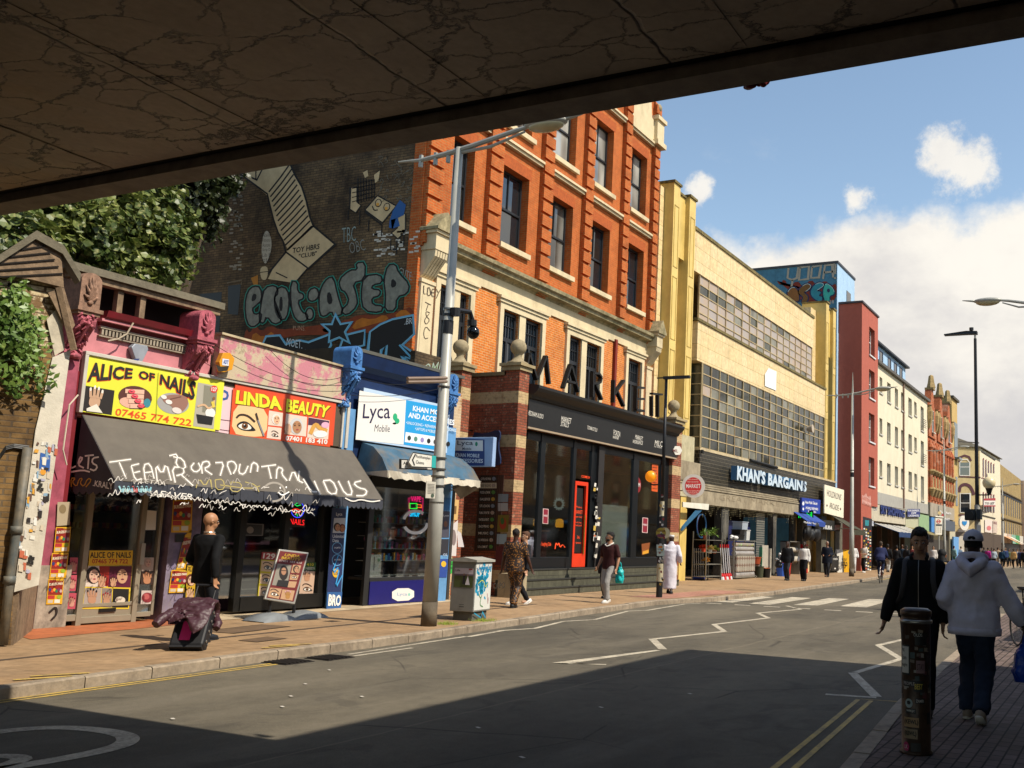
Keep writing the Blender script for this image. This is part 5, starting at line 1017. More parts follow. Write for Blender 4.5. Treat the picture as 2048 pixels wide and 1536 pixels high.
# directory board on the side wall recess
db=thing('directory_board','dark market directory board listing food, galleries, music and shopping behind a wire grille','notice board',(22.9,16.3,2),world=True)
pf=PL(XE0-.02);MB().prism([pf.P(*p,0)for p in ((960,950),(1008,950),(998,1102),(948,1102))],(.05,0,0)).build('board',C('4a2e22',.8),db)
P=PL(XE0-.035);items=('COPELAND PARK','BUSSEY BUILDING','FOOD & DRINK','GALLERIES','STUDIOS','FILM & THEATRE','PARTIES & EVENTS','SHOPPING','MUSIC','CO-WORKING','FAITH & COMMUNITY')
for i,t_ in enumerate(items):
    y=952+i*13.6;sh=-(y-952)*.045;c_=('14130f','cfc4a4')[i==1]
    P.poly(c_,[(960+sh,y),(994+sh,y),(994+sh,y+11),(960+sh,y+11)],1);P.quadtext('e8e0d0' if i!=1 else '2a2418',t_,[(962+sh,y+8),(982+sh,y+8),(982+sh,y+3),(962+sh,y+3)],2,bold=.01);P.ell(('7a8a9a','a89a8a','4a8a3a','b89a3a')[i%4],988+sh,y+5.5,4,4,3,8)
for i in range(14):P.line('6a5434',[(958+i*3.6,950),(950+i*3.6,1100)],.35,5)
P.build('listing',db)
P=PL(XE0-.035)
for q,m_ in (([(997,988),(1017,988),(1016,1004),(996,1004)],'8a989c'),([(996,1006),(1016,1006),(1016,1022),(996,1022)],'b0b0ac'),([(996,1030),(1018,1030),(1016,1064),(994,1064)],'7a6a1c'),([(994,1068),(1014,1068),(1012,1088),(993,1088)],'9ab0b8'),([(992,1092),(1012,1092),(1010,1130),(990,1130)],'5a1c20')):P.poly(m_,q,1)
P.ell('a83a1c',1006,1047,7,12,2);P.ell('3a6a2a',1005,1042,4,7,3);P.build('pasted_posters',ex)
hs=thing('hanging_sign','dark blue shaped pub-style sign on the brick side wall behind the phone shop sign','hanging sign',(XE0-.2,16.5,4),world=True)
pf=PL(XE0-.3);MB().prism([pf.P(*p,0)for p in smooth_pts([(942,863),(970,868),(996,858),(1001,868),(995,890),(1002,925),(994,932),(970,926),(942,930)],1,True)],(.06,0,0)).build('board',C('1c2a4c',.5),hs)
P=PL(XE0-.305);P.line('7a1a1c',[(984,886),(991,886),(990,896),(984,897)],2,1);P.build('emblem',hs);MB().box(XE0-.28,XE0,16.5,16.53,4.45,4.5).build('bracket',BLK,hs)
# market disc sign on right side wall
md=thing('round_sign','round red MARKET sign projecting from the right brick pier','projecting sign',(XE1,YE-.5,4),world=True)
XD=XE1+1.1
cy_,cz_=PX(1387,972,XD);MB().tube([(XD,cy_,cz_),(XD+.08,cy_+.046,cz_)],.45,32).build('disc',[C('d8d0c4',.5)],md)
P=PP((XD-.004,cy_,cz_),(.5,-.87,0),(0,0,1));P.ell('c81c18',1386.5,972,16.5,17.5,1,32);P.quadtext('f4ece4','MARKET',[(1372,976),(1401,976),(1401,968),(1372,968)],2,bold=.005)
for y,w in ((958,14),(963,16),(981,20),(985,14),(989,10)):P.quadtext('f0c8b8','find a home for',[(1386-w,y+2),(1386+w,y+2),(1386+w,y-1),(1386-w,y-1)]if w<12 else [(1386-w*.7,y+2),(1386+w*.7,y+2),(1386+w*.7,y-1),(1386-w*.7,y-1)],2)
P.build('lettering',md)
mb=MB();mb.box(XD+.03,XD+.06,cy_+.4,YE+.35,cz_+.1,cz_+.14).box(XD+.03,XD+.06,cy_+.4,YE+.35,cz_-.2,cz_-.16);mb.build('bracket',C('a89a84',.5,.4),md)
# ================================================================ graffiti on the side wall
P=PL(XM0-.03)
TAN=C('cdb68c',.85,k=.85,var=.15,sc=4,dirt=.25,dirtc='7c6c50');INK=flat('100d0a',.8);GRY=C('8e8e80',.8,k=.8,var=.35,sc=6,dirt=.35,dirtc='2c2822');TEAL=flat('2a9a84',.8);SKY=flat('6ab8dc',.8)
stair=[(470,338),(530,325),(578,322),(590,345),(600,365),(604,385),(612,398),(617,430),(625,448),(623,458),(655,495),(672,488),(665,530),(622,535),(610,540),(570,490),(565,478),(555,470),(548,440),(538,420),(535,400),(470,345)]
P.poly(TAN,[(472,340),(520,329),(578,322),(588,350),(603,372),(612,400),(620,434),(626,455),(575,498),(566,478),(556,462),(547,436),(538,402),(536,392)],1)
P.poly(TAN,[(627,452),(671,489),(617,536),(573,503)],1);P.poly(TAN,[(572,505),(615,537),(590,566),(536,558),(548,534)],1)
for i in range(13):
    t=i/12;a=(538+t*36,384+t*116);c_=(580+t*44,328+t*124);P.line(INK,[a,((a[0]+c_[0])/2+2,(a[1]+c_[1])/2-1),c_],3.0,2)
P.line(INK,[(470,340),(535,388),(538,402),(547,438),(556,464),(566,482),(572,505)],3.2,2);P.line(INK,[(578,322),(590,350),(604,374),(613,402),(620,434),(627,452),(671,489),(617,537),(572,504),(536,548)],3.6,2);P.line(INK,[(512,332),(512,360)],2.4,2);P.line(INK,[(530,328),(514,360),(470,340)],2.6,2);P.line(INK,[(552,545),(575,556)],2.4,2);P.line(INK,[(615,537),(590,566)],2.6,2);P.line(INK,[(627,452),(575,500)],3.4,2)
P.quadtext(INK,'TOY HBRS',[(585,507),(639,498),(640,487),(586,496)],3,bold=.02);P.quadtext(INK,'"CLUB"',[(598,517),(634,511),(634,502),(598,508)],3,bold=.02)
# box-headed figure
P.poly(TAN,[(755,391),(793,412),(765,444),(730,420)],1);P.line(INK,[(755,391),(793,412),(765,446),(730,420),(755,391)],2.6,2);P.line(INK,[(730,424),(764,450)],3,2)
for x,y in ((757,406),(774,414)):P.ell(INK,x,y,6.6,8.4,3,14,.3);P.ell(TAN,x,y,5,6.8,4,14,.3);P.ell(flat('d89a2a'),x-1,y+3,3,3.4,5)
P.line(INK,smooth_pts([(745,412),(748,421),(756,420)],1),2,3)
P.poly(TAN,[(701,375),(714,374),(714,405),(721,410),(712,426),(701,418)],1);P.line(INK,[(714,374),(701,375),(700,418),(712,426),(722,411),(714,404),(714,374)],2,2)
for i in range(7):P.line(INK,[(716+i*5.5,356+i*.5),(717+i*5.3,408-i*2)],1.8,2)
for i in range(5):P.line(INK,[(704,368+i*9),(750,360+i*8)],1.6,2)
P.poly(TAN,[(726,345),(735,340),(737,352),(730,356)],1);P.poly(TAN,[(748,350),(760,341),(757,362),(750,366)],1);P.poly(TAN,[(790,432),(811,428),(810,462),(796,478),(783,466),(796,455)],1);P.line(INK,[(796,455),(783,466),(796,478),(811,462),(811,428)],2,2)
P.poly(flat('235a9a',.8),[(786,422),(800,400),(812,410),(808,430),(792,438),(786,458),(778,455),(780,440)],3);P.poly(flat('235a9a',.8),[(782,440),(796,436),(800,452),(784,458)],3)
for x,y0,y1 in ((697,420,440),(720,420,450),(738,440,462),(764,450,472),(782,478,500),(794,480,508),(808,470,490)):P.line(INK,[(x,y0),(x-1,y1)],2,2)
rnd=random.Random(31)
for i in range(46):x,y=rnd.uniform(745,832),rnd.uniform(462,512);y2=y-(x-745)*.12;P.poly(flat('cfc9bb',.9),[(x,y2),(x+9,y2-.6),(x+9,y2+3),(x,y2+3.6)],1)
for i in range(60):x,y=rnd.uniform(458,482),rnd.uniform(345,540);P.poly(flat(('9c9484','85806f')[i%2],.9),[(x,y),(x+rnd.uniform(4,9),y-.5),(x+7,y+3),(x,y+3.6)],1)
P.poly(flat('bdb6a4',.9),smooth_pts([(533,457),(543,475),(543,500),(536,520),(530,530),(523,512),(524,478)],2,True),1)
for i,t_ in enumerate(('Nails','Fitness','Acetate','Strip D','Lib F','etc')):P.quadtext(INK,t_,[(525,474+i*10),(541,473+i*10),(541,466+i*10),(525,467+i*10)],2,bold=-.01)
P.poly(flat('c8b48c',.9),smooth_pts([(522,534),(534,532),(537,544),(533,560),(524,560),(520,546)],1,True),2);P.line(INK,[(520,545),(537,543)],1.5,3);P.poly(flat('b87a2a',.9),[(502,556),(516,550),(516,572),(508,572)],1)
# silver letters
def piece(outline,holes_=(),fill=GRY,k=4,edge=3.2,it=1,out2=TEAL):
    o=smooth_pts(outline,it,True);P.line(out2,o,edge+3.2,k,True);P.poly(fill,o,k+1);P.line(INK,o,edge,k+2,True)
    for h in holes_:P.poly(INK,smooth_pts(h,1,True),k+2)
def lump(cx,cy,a,b_,**kw):piece([(cx+a*cos(t),cy+b_*sin(t))for t in [i*.7 for i in range(9)]],it=1,**kw)
piece([(508,572),(522,574),(525,600),(512,612),(505,618),(510,630),(524,624),(522,644),(506,656),(494,646),(490,610),(496,582)],[[(506,588),(514,588),(513,600),(503,604)]])
piece([(530,575),(552,570),(558,586),(548,596),(556,616),(566,642),(548,650),(534,632),(528,648),(518,642),(524,600)],[])
piece([(560,572),(576,578),(580,606),(574,638),(560,640),(550,618),(550,590)],[[(560,594),(566,594),(566,622),(559,622)]])
piece([(582,562),(596,564),(596,584),(608,588),(608,598),(596,602),(604,624),(618,630),(612,644),(592,642),(582,612)])
piece([(618,580),(634,574),(640,592),(628,604),(616,600)]);lump(620,628,8,12)
piece([(644,572),(656,556),(668,554),(676,590),(688,628),(668,634),(664,622),(650,634),(640,630),(638,596)],[[(654,586),(662,584),(667,606),(656,610)]])
piece([(678,560),(700,540),(716,540),(712,526),(732,524),(730,560),(706,566),(714,590),(716,612),(694,632),(682,622),(700,604),(692,584),(682,580)])
piece([(728,552),(762,548),(766,566),(746,570),(744,578),(762,580),(760,592),(744,596),(746,610),(768,612),(762,626),(728,622),(722,590)])
piece([(768,560),(776,530),(792,528),(798,546),(820,568),(816,588),(794,594),(792,622),(770,622),(772,590)],[[(784,556),(794,564),(792,574),(782,576)]])
P.quadtext(flat('8a9a94',.8),'TBC',[(684,486),(712,482),(712,452),(684,456)],2,bold=-.01);P.quadtext(flat('8a8a80',.8),'OBC',[(700,508),(732,500),(728,478),(698,486)],2,bold=-.01);P.quadtext(flat('a8a89c',.8),'GUTE:',[(798,548),(824,562),(826,546),(800,534)],4,bold=0)
for i in range(30):
    x,y=rnd.uniform(755,830),rnd.uniform(310,400);scr(P,flat('6f6a5c',.8),[(x,y),(x+rnd.uniform(-8,8),y-rnd.uniform(2,10)),(x+rnd.uniform(-4,10),y+rnd.uniform(-6,6)),(x+rnd.uniform(-10,10),y+rnd.uniform(0,10))],.9,1,1)
# flames, star and black letters
FL=(C('c9761a',.8,k=.75,var=.3),C('8f3d14',.8,k=.75,var=.3),C('b89a1c',.8,k=.75,var=.3))
for pts,i in (([(486,690),(492,655),(500,668),(510,648),(522,664),(540,650),(560,660),(600,655),(640,650),(690,642),(720,628),(760,632),(800,622),(826,612),(828,650),(760,664),(700,668),(560,672),(520,700)],1),([(500,690),(508,662),(526,676),(548,660),(548,690)],0),([(700,662),(718,634),(746,640),(770,628),(780,640),(740,650)],0),([(786,634),(808,616),(826,632),(812,640)],0),([(680,570),(690,562),(702,574),(690,580)],0),([(640,662),(660,650),(690,660),(670,668)],2),([(826,690),(828,720),(812,740),(808,712)],0)):P.poly(FL[i],smooth_pts(pts,1,True),2+(i==0))
BLUE=SKY
def bpiece(pts,k=6):P.line(BLUE,pts,6.5,k,True);P.poly(INK,pts,k+1);P.line(flat('8cc8e0',.8),pts,1.6,k+2,True)
bpiece([(672,632),(682,650),(702,646),(690,664),(698,684),(680,674),(660,682),(662,662),(648,650),(666,650)],9)
bpiece([(522,700),(534,674),(560,672),(572,690),(600,682),(618,686),(660,670),(662,690),(650,712),(636,720),(612,700),(604,730),(560,726)])
bpiece([(676,712),(690,672),(730,662),(728,690),(712,694),(706,760),(674,744)]);bpiece([(742,664),(762,650),(786,640),(826,632),(828,668),(804,690),(826,706),(826,730),(808,712),(800,752),(770,748),(776,690),(762,700),(756,752),(734,748)]);bpiece([(716,700),(728,700),(730,750),(712,750)])
P.line(SKY,[(800,690),(828,720),(806,712),(826,756)],4,10);P.quadtext(flat('d8e4e8',.8),'MOET.',[(574,692),(606,698),(606,682),(576,676)],12,bold=0);P.quadtext(flat('d8e0e0',.8),'.BR',[(810,650),(826,648),(826,636),(812,638)],12,bold=0);P.quadtext(flat('c8a080',.8),'PUNS.',[(588,660),(612,662),(612,652),(588,652)],12,bold=-.01)
P.build('graffiti_mural',mk)
# pale whitewashed window niche and dark windows on that wall
P=PL(XM0-.025);P.poly(BLK,[(456,572),(482,568),(476,630),(456,628)],1);P.line(C('8a7a62',.9,k=.7,var=.4),[(454,566),(484,560),(482,570)],3,1);P.poly(BLK,[(400,588),(444,584),(438,672),(400,668)],1);P.build('dark_openings',mk)
# low flat roof between phone shop and market with silver tag
lr=thing('low_wall','dark low parapet wall tagged ROME between phone shop roof and market building','wall',(19.9,16.6,5.4),world=True)
q=[x_(828,740,16.6),x_(925,740,16.6)]
MB().box(q[0],q[1],16.6,16.75,4.5,z_(870,712,16.6)).build('parapet',M_SOOT,lr);P=PF(16.595);P.quadtext(flat('9aa89a',.8),'ROME',[(832,756),(886,744),(888,722),(836,730)],1,bold=-.005,shear=.2);P.quadtext(flat('5a8a3a',.8),'ROME',[(834,760),(888,748),(886,726),(834,736)],0,bold=-.02,shear=.3);P.build('spray_tag',lr)
rf=MB().box(12.4,19.6,YA+.5,YM+3,4.3,4.45).build('flat_roof',M_FELT);tag(rf,'grey felt roof behind the parapets of the small shops','roof')
wr=MB();
for a,c_,s_ in (((430,690),(700,770),12),((540,700),(690,752),14),((700,790),(905,770),6),((690,740),(850,760),10)):
    A=Vector((x_(*a,YA-.25),YA-.25,z_(*a,YA-.25)));B_=Vector((x_(*c_,YA-.25),YA-.25,z_(*c_,YA-.25)));wr.tube([A.lerp(B_,t/10)-Vector((0,0,s_*.02*4*(t/10)*(1-t/10)))for t in range(11)],.006,4)
tag(wr.build('overhead_wires',BLK),'thin black wires sagging in front of the shop parapets','wires')
# ================================================================ yellow tiled art-deco store
YK=16.3
def tiles(name,c1,c2,mort,bw,rh,stain='8a7a4a',amt=.35):
    return brickm(name,c1,c2,mort,bw,rh,.012,.76,stain,amt,'wall',0.0,.25,.35,.5,.5,.72)
M_YT=tiles('yellow_faience','f2d6a4','edcf98','b09a60',.82,.62);M_YS=C('e8c874',.4,k=.76,var=.15,dirt=.35,dirtc='a08238',sc=1.5)
kh=thing('yellow_store','long yellow tiled art deco store with broken steel windows and KHAN\'S BARGAINS in raised letters','building',(40,YK,0),world=True)
KX0,KX1=38.05,57.05;KYb=17.3
zR,zL,zW1,zW0,zB=15.1,11.0,9.2,5.55,5.5
zU0,zU1=11.05,z_(1400,540,YK)
MB().box(37.45,55.3,YK+.25,KYb+16,zU1,zR-.15).box(37.45,57,KYb+.3,KYb+16,3.4,zU1).build('upper_wall',M_YT,kh)
MB().box(37.4,55.4,YK+.2,KYb+.6,zR-.15,zR).box(37.3,57.2,YK-.06,YK+.3,zL-.1,zL+.02).build('ledge',C('8c7c4c',.9,k=.65,var=.5,sc=7,dirt=.8,dirtc='3c3a20'),kh)
MB().box(37.45,57.05,YK,KYb+.3,zW1,zL-.1).build('spandrel_wall',M_YT,kh)
def gridwin(x0,x1,z0,z1,nx,nz,y,name,seed,lightp):
    rnd=random.Random(seed);mb=MB();w=.05;dx=(x1-x0)/nx;dz=(z1-z0)/nz
    for i in range(nx+1):mb.box(x0+i*dx-w/2,x0+i*dx+w/2,y-.04,y+.04,z0,z1)
    for j in range(nz+1):mb.box(x0,x1,y-.03,y+.03,z0+j*dz-.022,z0+j*dz+.022)
    o=mb.build(name,C('cdb88c',.7,k=.7,var=.3,sc=8,dirt=.6,dirtc='8a5a34'),kh)
    mb=MB()
    for i in range(nx):
        for j in range(nz):
            mb.mat(rnd.choices((0,1,2,3),lightp)[0]);ty=rnd.uniform(-.012,.012);a=x0+i*dx;c_=z0+j*dz;mb.add([(a,y+ty,c_),(a+dx,y-ty,c_),(a+dx,y-ty,c_+dz),(a,y+ty,c_+dz)],[(0,1,2,3)])
    mb.build('panes',[M_KG[0],M_KG[1],M_KG[2],M_KG[3]],o,recalc=False)
def kglass(name,c,c2,r):
    m,nt,b=newmat(name);g=NG(nt);g.L(g.mix(g.ramp(g.noise(1.6,5,.6,stretch=(1,1,.4)),.42,.6),hexc(c,.7),hexc(c2,.7)),b.inputs['Base Color']);b.inputs['Roughness'].default_value=r;b.inputs['Specular IOR Level'].default_value=.6;g.bump(b,g.noise(1.5,2),.1,.05);return m
M_KG=[kglass('dirty_glass','4a4c3e','2a2c26',.15),kglass('dark_glass_pane','23251f','3c3c30',.1),kglass('whitened_glass','8f8c7c','6c6a5c',.3),kglass('blind_glass','b5aaa4','c0a890',.35)]
gridwin(38.15,56.95,zW0,zW1,19,8,YK+.04,'window_grid',3,(5,5,1.6,.2));gridwin(38.2,55.2,zU0,zU1,16,5,YK+.32,'window_grid',5,(.3,.3,1.2,6))
P=PL(38.1);MB().box(38.1,38.15,YK+.04,YK+1.2,zW0,zW1).build('return_glazing',M_KG[0],kh);MB().box(38.06,38.2,YK,YK+.05,zW0,zW1).build('corner_post',C('cdb88c',.7,k=.7),kh)
mb=MB()
for j in range(9):mb.box(38.06,38.1,YK+.05,YK+1.2,zW0+j*(zW1-zW0)/8-.02,zW0+j*(zW1-zW0)/8+.02)
mb.build('glazing_bars',C('cdb88c',.7,k=.7),kh)
# stepped towers at both ends
def deco_tower(x0,flip,ztop,zslot):
    mb=MB();mb.box(x0,x0+.62,YK+.05,KYb+.6,0,ztop+.06).box(x0+.62,x0+1.6,YK+.25,KYb+.6,zslot,ztop-.1).box(x0+1.6,x0+2.25,YK+.05,KYb+.6,0,ztop-.02)
    o=mb.build('stepped_tower',M_YT if 0 else M_YS,kh)
    MB().box(x0-.06,x0+.68,YK-.01,KYb+.6,ztop+.06,ztop+.16).box(x0+.68,x0+1.55,YK+.19,KYb+.6,ztop-.1,ztop).box(x0+1.55,x0+2.31,YK-.01,KYb+.6,ztop-.02,ztop+.08).build('tower_coping',C('8c7c4c',.9,k=.65,var=.5,sc=7,dirt=.8,dirtc='3c3a20'),kh)
    mb=MB();ww=.05
    for a,c_ in ((x0+.1,x0+.52),(x0+1.72,x0+2.13)):# sunk panels outlined by a thin proud bead
        z=3.6
        while z<ztop-1:
            zt_=min(z+2.6,ztop-.3);mb.box(a,a+.03,YK+.035,YK+.05,z,zt_).box(c_-.03,c_,YK+.035,YK+.05,z,zt_).box(a,c_,YK+.035,YK+.05,z,z+.03).box(a,c_,YK+.035,YK+.05,zt_-.03,zt_);z+=3.0
    mb.build('panel_beads',C('c9a850',.5,k=.7),kh)
    MB().box(x0+.62,x0+1.6,KYb-.1,KYb,3.5,zslot).build('slot_glass',M_WGL[1],kh)
    mb=MB()
    for z in range(5,int(zslot),2):mb.box(x0+.62,x0+1.6,KYb-.14,KYb-.1,z,z+.08)
    mb.build('slot_bars',C('3a3424',.5),kh)
deco_tower(34.75,0,16.05,z_(1368,520,YK+.2));deco_tower(57.3,0,16.35,z_(1668,720,YK+.2))
MB().box(34.36,34.7,16.78,KYb+.8,0,15.9).box(35.6,37.5,YK+.6,KYb+.6,0,15.3).box(59.55,60.4,YK+.3,KYb+.6,0,12.4).box(56.2,57.3,KYb-.3,KYb+.6,0,15.9).build('flank_wall',M_YT,kh)
MB().box(33.7,37.5,YK+.02,YK+.12,3.4,5.9).build('render_patch',C('cfc4a0',.85,k=.7,var=.3,dirt=.5,dirtc='9c8c64'),kh)
M_BT=brickm('black_tiles','2c2a26','38352e','6a6250',.16,.16,.010,.8,'4a463a',.35,'wall',.5,.3,.25)
MB().box(38.05,59.5,YK,YK+.3,4.05,zW0-.12).build('tiled_fascia',M_BT,kh);MB().box(38.0,59.7,YK-.03,YK+.3,zW0-.12,zW0-.02).build('sill_band',C('d8c49c',.7,k=.7,dirt=.4),kh)
mb=MB();mb.box(35.4,38.1,YK-.02,YK+.3,4.05,4.85)
for i,z in enumerate((3.98,3.88,3.78)):mb.box(37.9,52,YK-.1-.05*i,YK-.02,z-.02,z+.05)
mb.box(36.9,52.2,YK-.16,YK+.1,3.15,3.75);mb.build('weathered_signboard',C('b5a68a',.8,k=.65,var=.35,sc=2.5,dirt=.6,dirtc='6c5c44'),kh)
P=PF(YK-.165);P.quadtext('8a7a60','GREAT MARKET',[(1438,1000),(1570,1014),(1571,1005),(1440,989)],1,bold=-.02);P.build('ghost_lettering',kh)
# raised letters
lb=MB();
def letters3d(txt_,q,Y,dep,mat_f,mat_s,name,parent):
    fp=PF(Y);vs,fs=glyphs(txt_,.045,0,1.05);f=lambda a,b_:tuple((q[0][i]*(1-a)+q[1][i]*a)*(1-b_)+(q[3][i]*(1-a)+q[2][i]*a)*b_ for i in (0,1))
    me=bpy.data.meshes.new(name);bm=bmesh.new();V_=[bm.verts.new(fp.P(*f(a,b_),0))for a,b_ in vs]
    for t_ in fs:
        try:bm.faces.new([V_[i]for i in t_])
        except ValueError:pass
    bmesh.ops.remove_doubles(bm,verts=bm.verts,dist=1e-4);r=bmesh.ops.extrude_face_region(bm,geom=bm.faces[:]);bmesh.ops.translate(bm,vec=(0,dep,0),verts=[g_ for g_ in r['geom']if isinstance(g_,bmesh.types.BMVert)])
    bmesh.ops.recalc_face_normals(bm,faces=bm.faces);bm.to_mesh(me);bm.free();me.materials.append(mat_f);me.materials.append(mat_s)
    for p in me.polygons:p.material_index=0 if abs(p.normal.y)>.8 else 1
    o=bpy.data.objects.new(name,me);COL.objects.link(o);adopt(o,parent);return o
letters3d("KHAN'S BARGAINS",[(1474,960),(1613,984),(1614,963),(1475,930)],YK-.42,.3,C('c6d6e2',.5,k=.85,var=.1),C('3f6f96',.5,k=.8),'raised_lettering',kh)
# shop interior openings below
sx=[x_(p,1080,YK)for p in (1380,1440,1452,1535,1546,1590,1640)]
MB().box(35.5,59.5,YK+6,YK+6.1,0,4).box(35.5,59.5,YK+.4,YK+6,3.2,3.3).build('dark_interior',C('2a2018',.9),kh)
mb=MB();mb.box(sx[1],sx[2]+.15,YK-.05,YK+.3,0,3.2).box(sx[4],sx[4]+.5,YK,YK+.3,0,3.2).box(sx[5]-.2,sx[5]+.1,YK,YK+.3,0,3.5);mb.build('shop_pillar',C('3c3a34',.8,var=.4,dirt=.5,dirtc='9c9484'),kh)
mb=MB()
for i in range(26):mb.box(sx[3]-1.1,sx[3]+.1,YK+.2,YK+.24,.1+i*.115,.1+i*.115+.09)
mb.build('roller_shutter',C('8c8c84',.4,.3,k=.7),kh);MB().box(sx[2]+.3,sx[3]-1.2,YK+.5,YK+.55,.8,2.6).build('blue_display',C('1c2454',.5),kh)
rnd=random.Random(17);lamps=MB()
for i in range(95):
    x=37.3+i*.155;L=rnd.uniform(.1,.6);
    for j in range(int(L/.08)):lamps.box(x-.012+rnd.uniform(-.03,.03),x+.007,YK-.2,YK-.19,3.1-j*.08-.012,3.1-j*.08+.004)
ic=lamps.build('icicle_lights',C('d8c898',.4,k=.9));tag(ic,'string of pale icicle lights hanging under the KHAN\'S BARGAINS signboard','string lights',kind='stuff')
P=PF(YK-.03);P.poly(C('e8ecec',.5,k=.85,var=.05),[(1530,748),(1537,736),(1553,743),(1552,781),(1530,772)],1);P.build('faded_notice',kh)
mb=MB();fp=PF(YK-.1);c_=fp.P(1614,858,0);mb.tube([c_,c_+Vector((0,-.35,.02))],[.12,.24],16);mb.build('extractor_cowl',C('c8b8a4',.6,k=.7),kh)
MB().box(38.1,38.25,YK-.1,YK-.04,5.3,5.45).tube([(44,YK-.08,5.52),(48,YK-.08,5.47)],.07,8).build('black_conduit',BLK,kh)
# signs on the store's right half
s=thing('shop_sign','blue and white mobile repair sign below the last letters of KHAN\'S BARGAINS','shop sign',(54,YK,3.8),world=True)
fp=PF(YK-.3);MB().prism([fp.P(*p,0)for p in ((1603,995),(1641,1000),(1640,1028),(1603,1024))],(0,.1,0)).build('board',C('1f3c9c',.5,k=.85),s)
P=PF(YK-.303);P.quadtext('f0f0f4','Unique Mobile Telecom',[(1609,1008),(1634,1012),(1635,1004),(1610,1001)],1,bold=.02);P.quadtext('f0f0f4','MOBILE REPAIRS',[(1611,1018),(1636,1021),(1636,1016),(1612,1013)],1,bold=.02);P.quadtext('f0f0f4','& UNLOCKING',[(1616,1024),(1632,1026),(1632,1022),(1616,1020)],1,bold=.02);P.ell('f0f0f4',1606.5,1007,2,4,1);P.ell('f0f0f4',1606.5,1018,1.5,3,1);P.build('lettering',s)
s=thing('shop_sign','large white HOLDRONS ARCADE signboard beside the tall lamp post','shop sign',(57,YK,4),world=True)
fp=PF(YK-.35);MB().prism([fp.P(*p,0)for p in ((1649,969),(1688,980),(1687,1036),(1649,1026))],(0,.08,0)).build('board',C('eee4cc',.6,k=.85,var=.08),s)
P=PF(YK-.353);P.quadtext('1c1a18','HOLDRONS',[(1654,992),(1682,1001),(1683,989),(1654,979)],1,bold=0);P.quadtext('1c1a18','ARCADE',[(1659,1016),(1677,1022),(1678,1011),(1659,1004)],1,bold=0);P.ell('1c1a18',1654,1011,1.5,3,1,4);P.ell('1c1a18',1681,1018,1.5,3,1,4);P.build('lettering',s)
s=thing('led_sign','small black sign with glowing green mobil letters','led sign',(53,YK-1,3.2),world=True)
q=PX(1596,1030,53.0);q2=PX(1624,1030,53.0);pl=PL(53.0);MB().prism([pl.P(*p,0)for p in ((1593,1021),(1626,1021),(1626,1041),(1593,1041))],(.1,0,0)).build('case',BLK,s);P=PL(52.997);P.quadtext(C('10e040',em=1.3),'mobil',[(1597,1036),(1624,1036),(1624,1024),(1597,1025)],1,bold=.01);P.build('lettering',s)
s=thing('awning','short blue shop awning below the blue mobile repair sign','awning',(55,YK,3),world=True);X0,X1=x_(1603,1035,YK-.6),x_(1640,1040,YK-.6)
MB().prism([(X0,YK-.1,3.35),(X1,YK-.1,3.35),(X1,YK-.9,2.85),(X0,YK-.9,2.85)],(0,.02,-.02)).box(X0,X1,YK-.92,YK-.9,2.6,2.86).build('canopy',C('2a4a9c',.6,k=.75),s)
P=PF(YK-.925);P.quadtext('f0f0f0','Mobile Phones',[(1608,1046),(1638,1050),(1638,1046),(1608,1042)],1);P.build('lettering',s)
M_DSH=C('151311',.7)
mb=MB();mb.box(x_(1603,1100,YK),x_(1612,1100,YK),YK-.02,YK+.3,0,3).box(x_(1642,1100,YK),x_(1652,1100,YK),YK-.02,YK+.3,0,3.3).box(x_(1684,1100,YK),59.6,YK-.02,YK+.3,0,3.4);mb.build('shop_pillar',C('6a6658',.7,var=.4,dirt=.4),kh)
MB().box(x_(1652,1080,YK),x_(1664,1080,YK),YK+.1,YK+.12,0,2.6).build('arcade_door',C('3a4038',.5),kh)
s=thing('shop_sign','dark grunge canopy sign with white MURA letters under the HOLDRONS ARCADE board','shop sign',(56,YK-.3,3),world=True)
fp=PF(YK-.5);MB().prism([fp.P(*p,0)for p in ((1648,1040),(1672,1042),(1668,1061),(1645,1059))],(0,.25,0)).prism([fp.P(*p,0)for p in ((1672,1046),(1682,1046),(1680,1063),(1668,1062))],(0,.2,0)).build('board',C('2c2c28',.6,var=.4),s);P=PF(YK-.503);P.quadtext('e0e0dc','MURA',[(1647,1058),(1664,1060),(1665,1052),(1648,1050)],1,bold=.04);P.poly('b88a8c',[(1670,1050),(1680,1050),(1679,1060),(1669,1060)],1);P.build('lettering',s)
s=thing('awning','dull olive shop awning half hidden behind the tall lamp post','awning',(58.5,YK-.5,3),world=True);MB().prism([(57.6,YK-.1,3.5),(60.6,YK-.1,3.3),(60.6,YK-1.6,2.5),(57.6,YK-1.4,2.7)],(0,.02,-.02)).box(57.6,60.6,YK-1.62,YK-1.6,2.25,2.55).build('canopy',C('4c4a34',.8,k=.6,var=.4,dirt=.5),s);MB().tube([(57.7,YK,2.6),(57.7,YK-1.5,2.6)],.03,6).build('frame',C('8a8478',.4,.6),s)
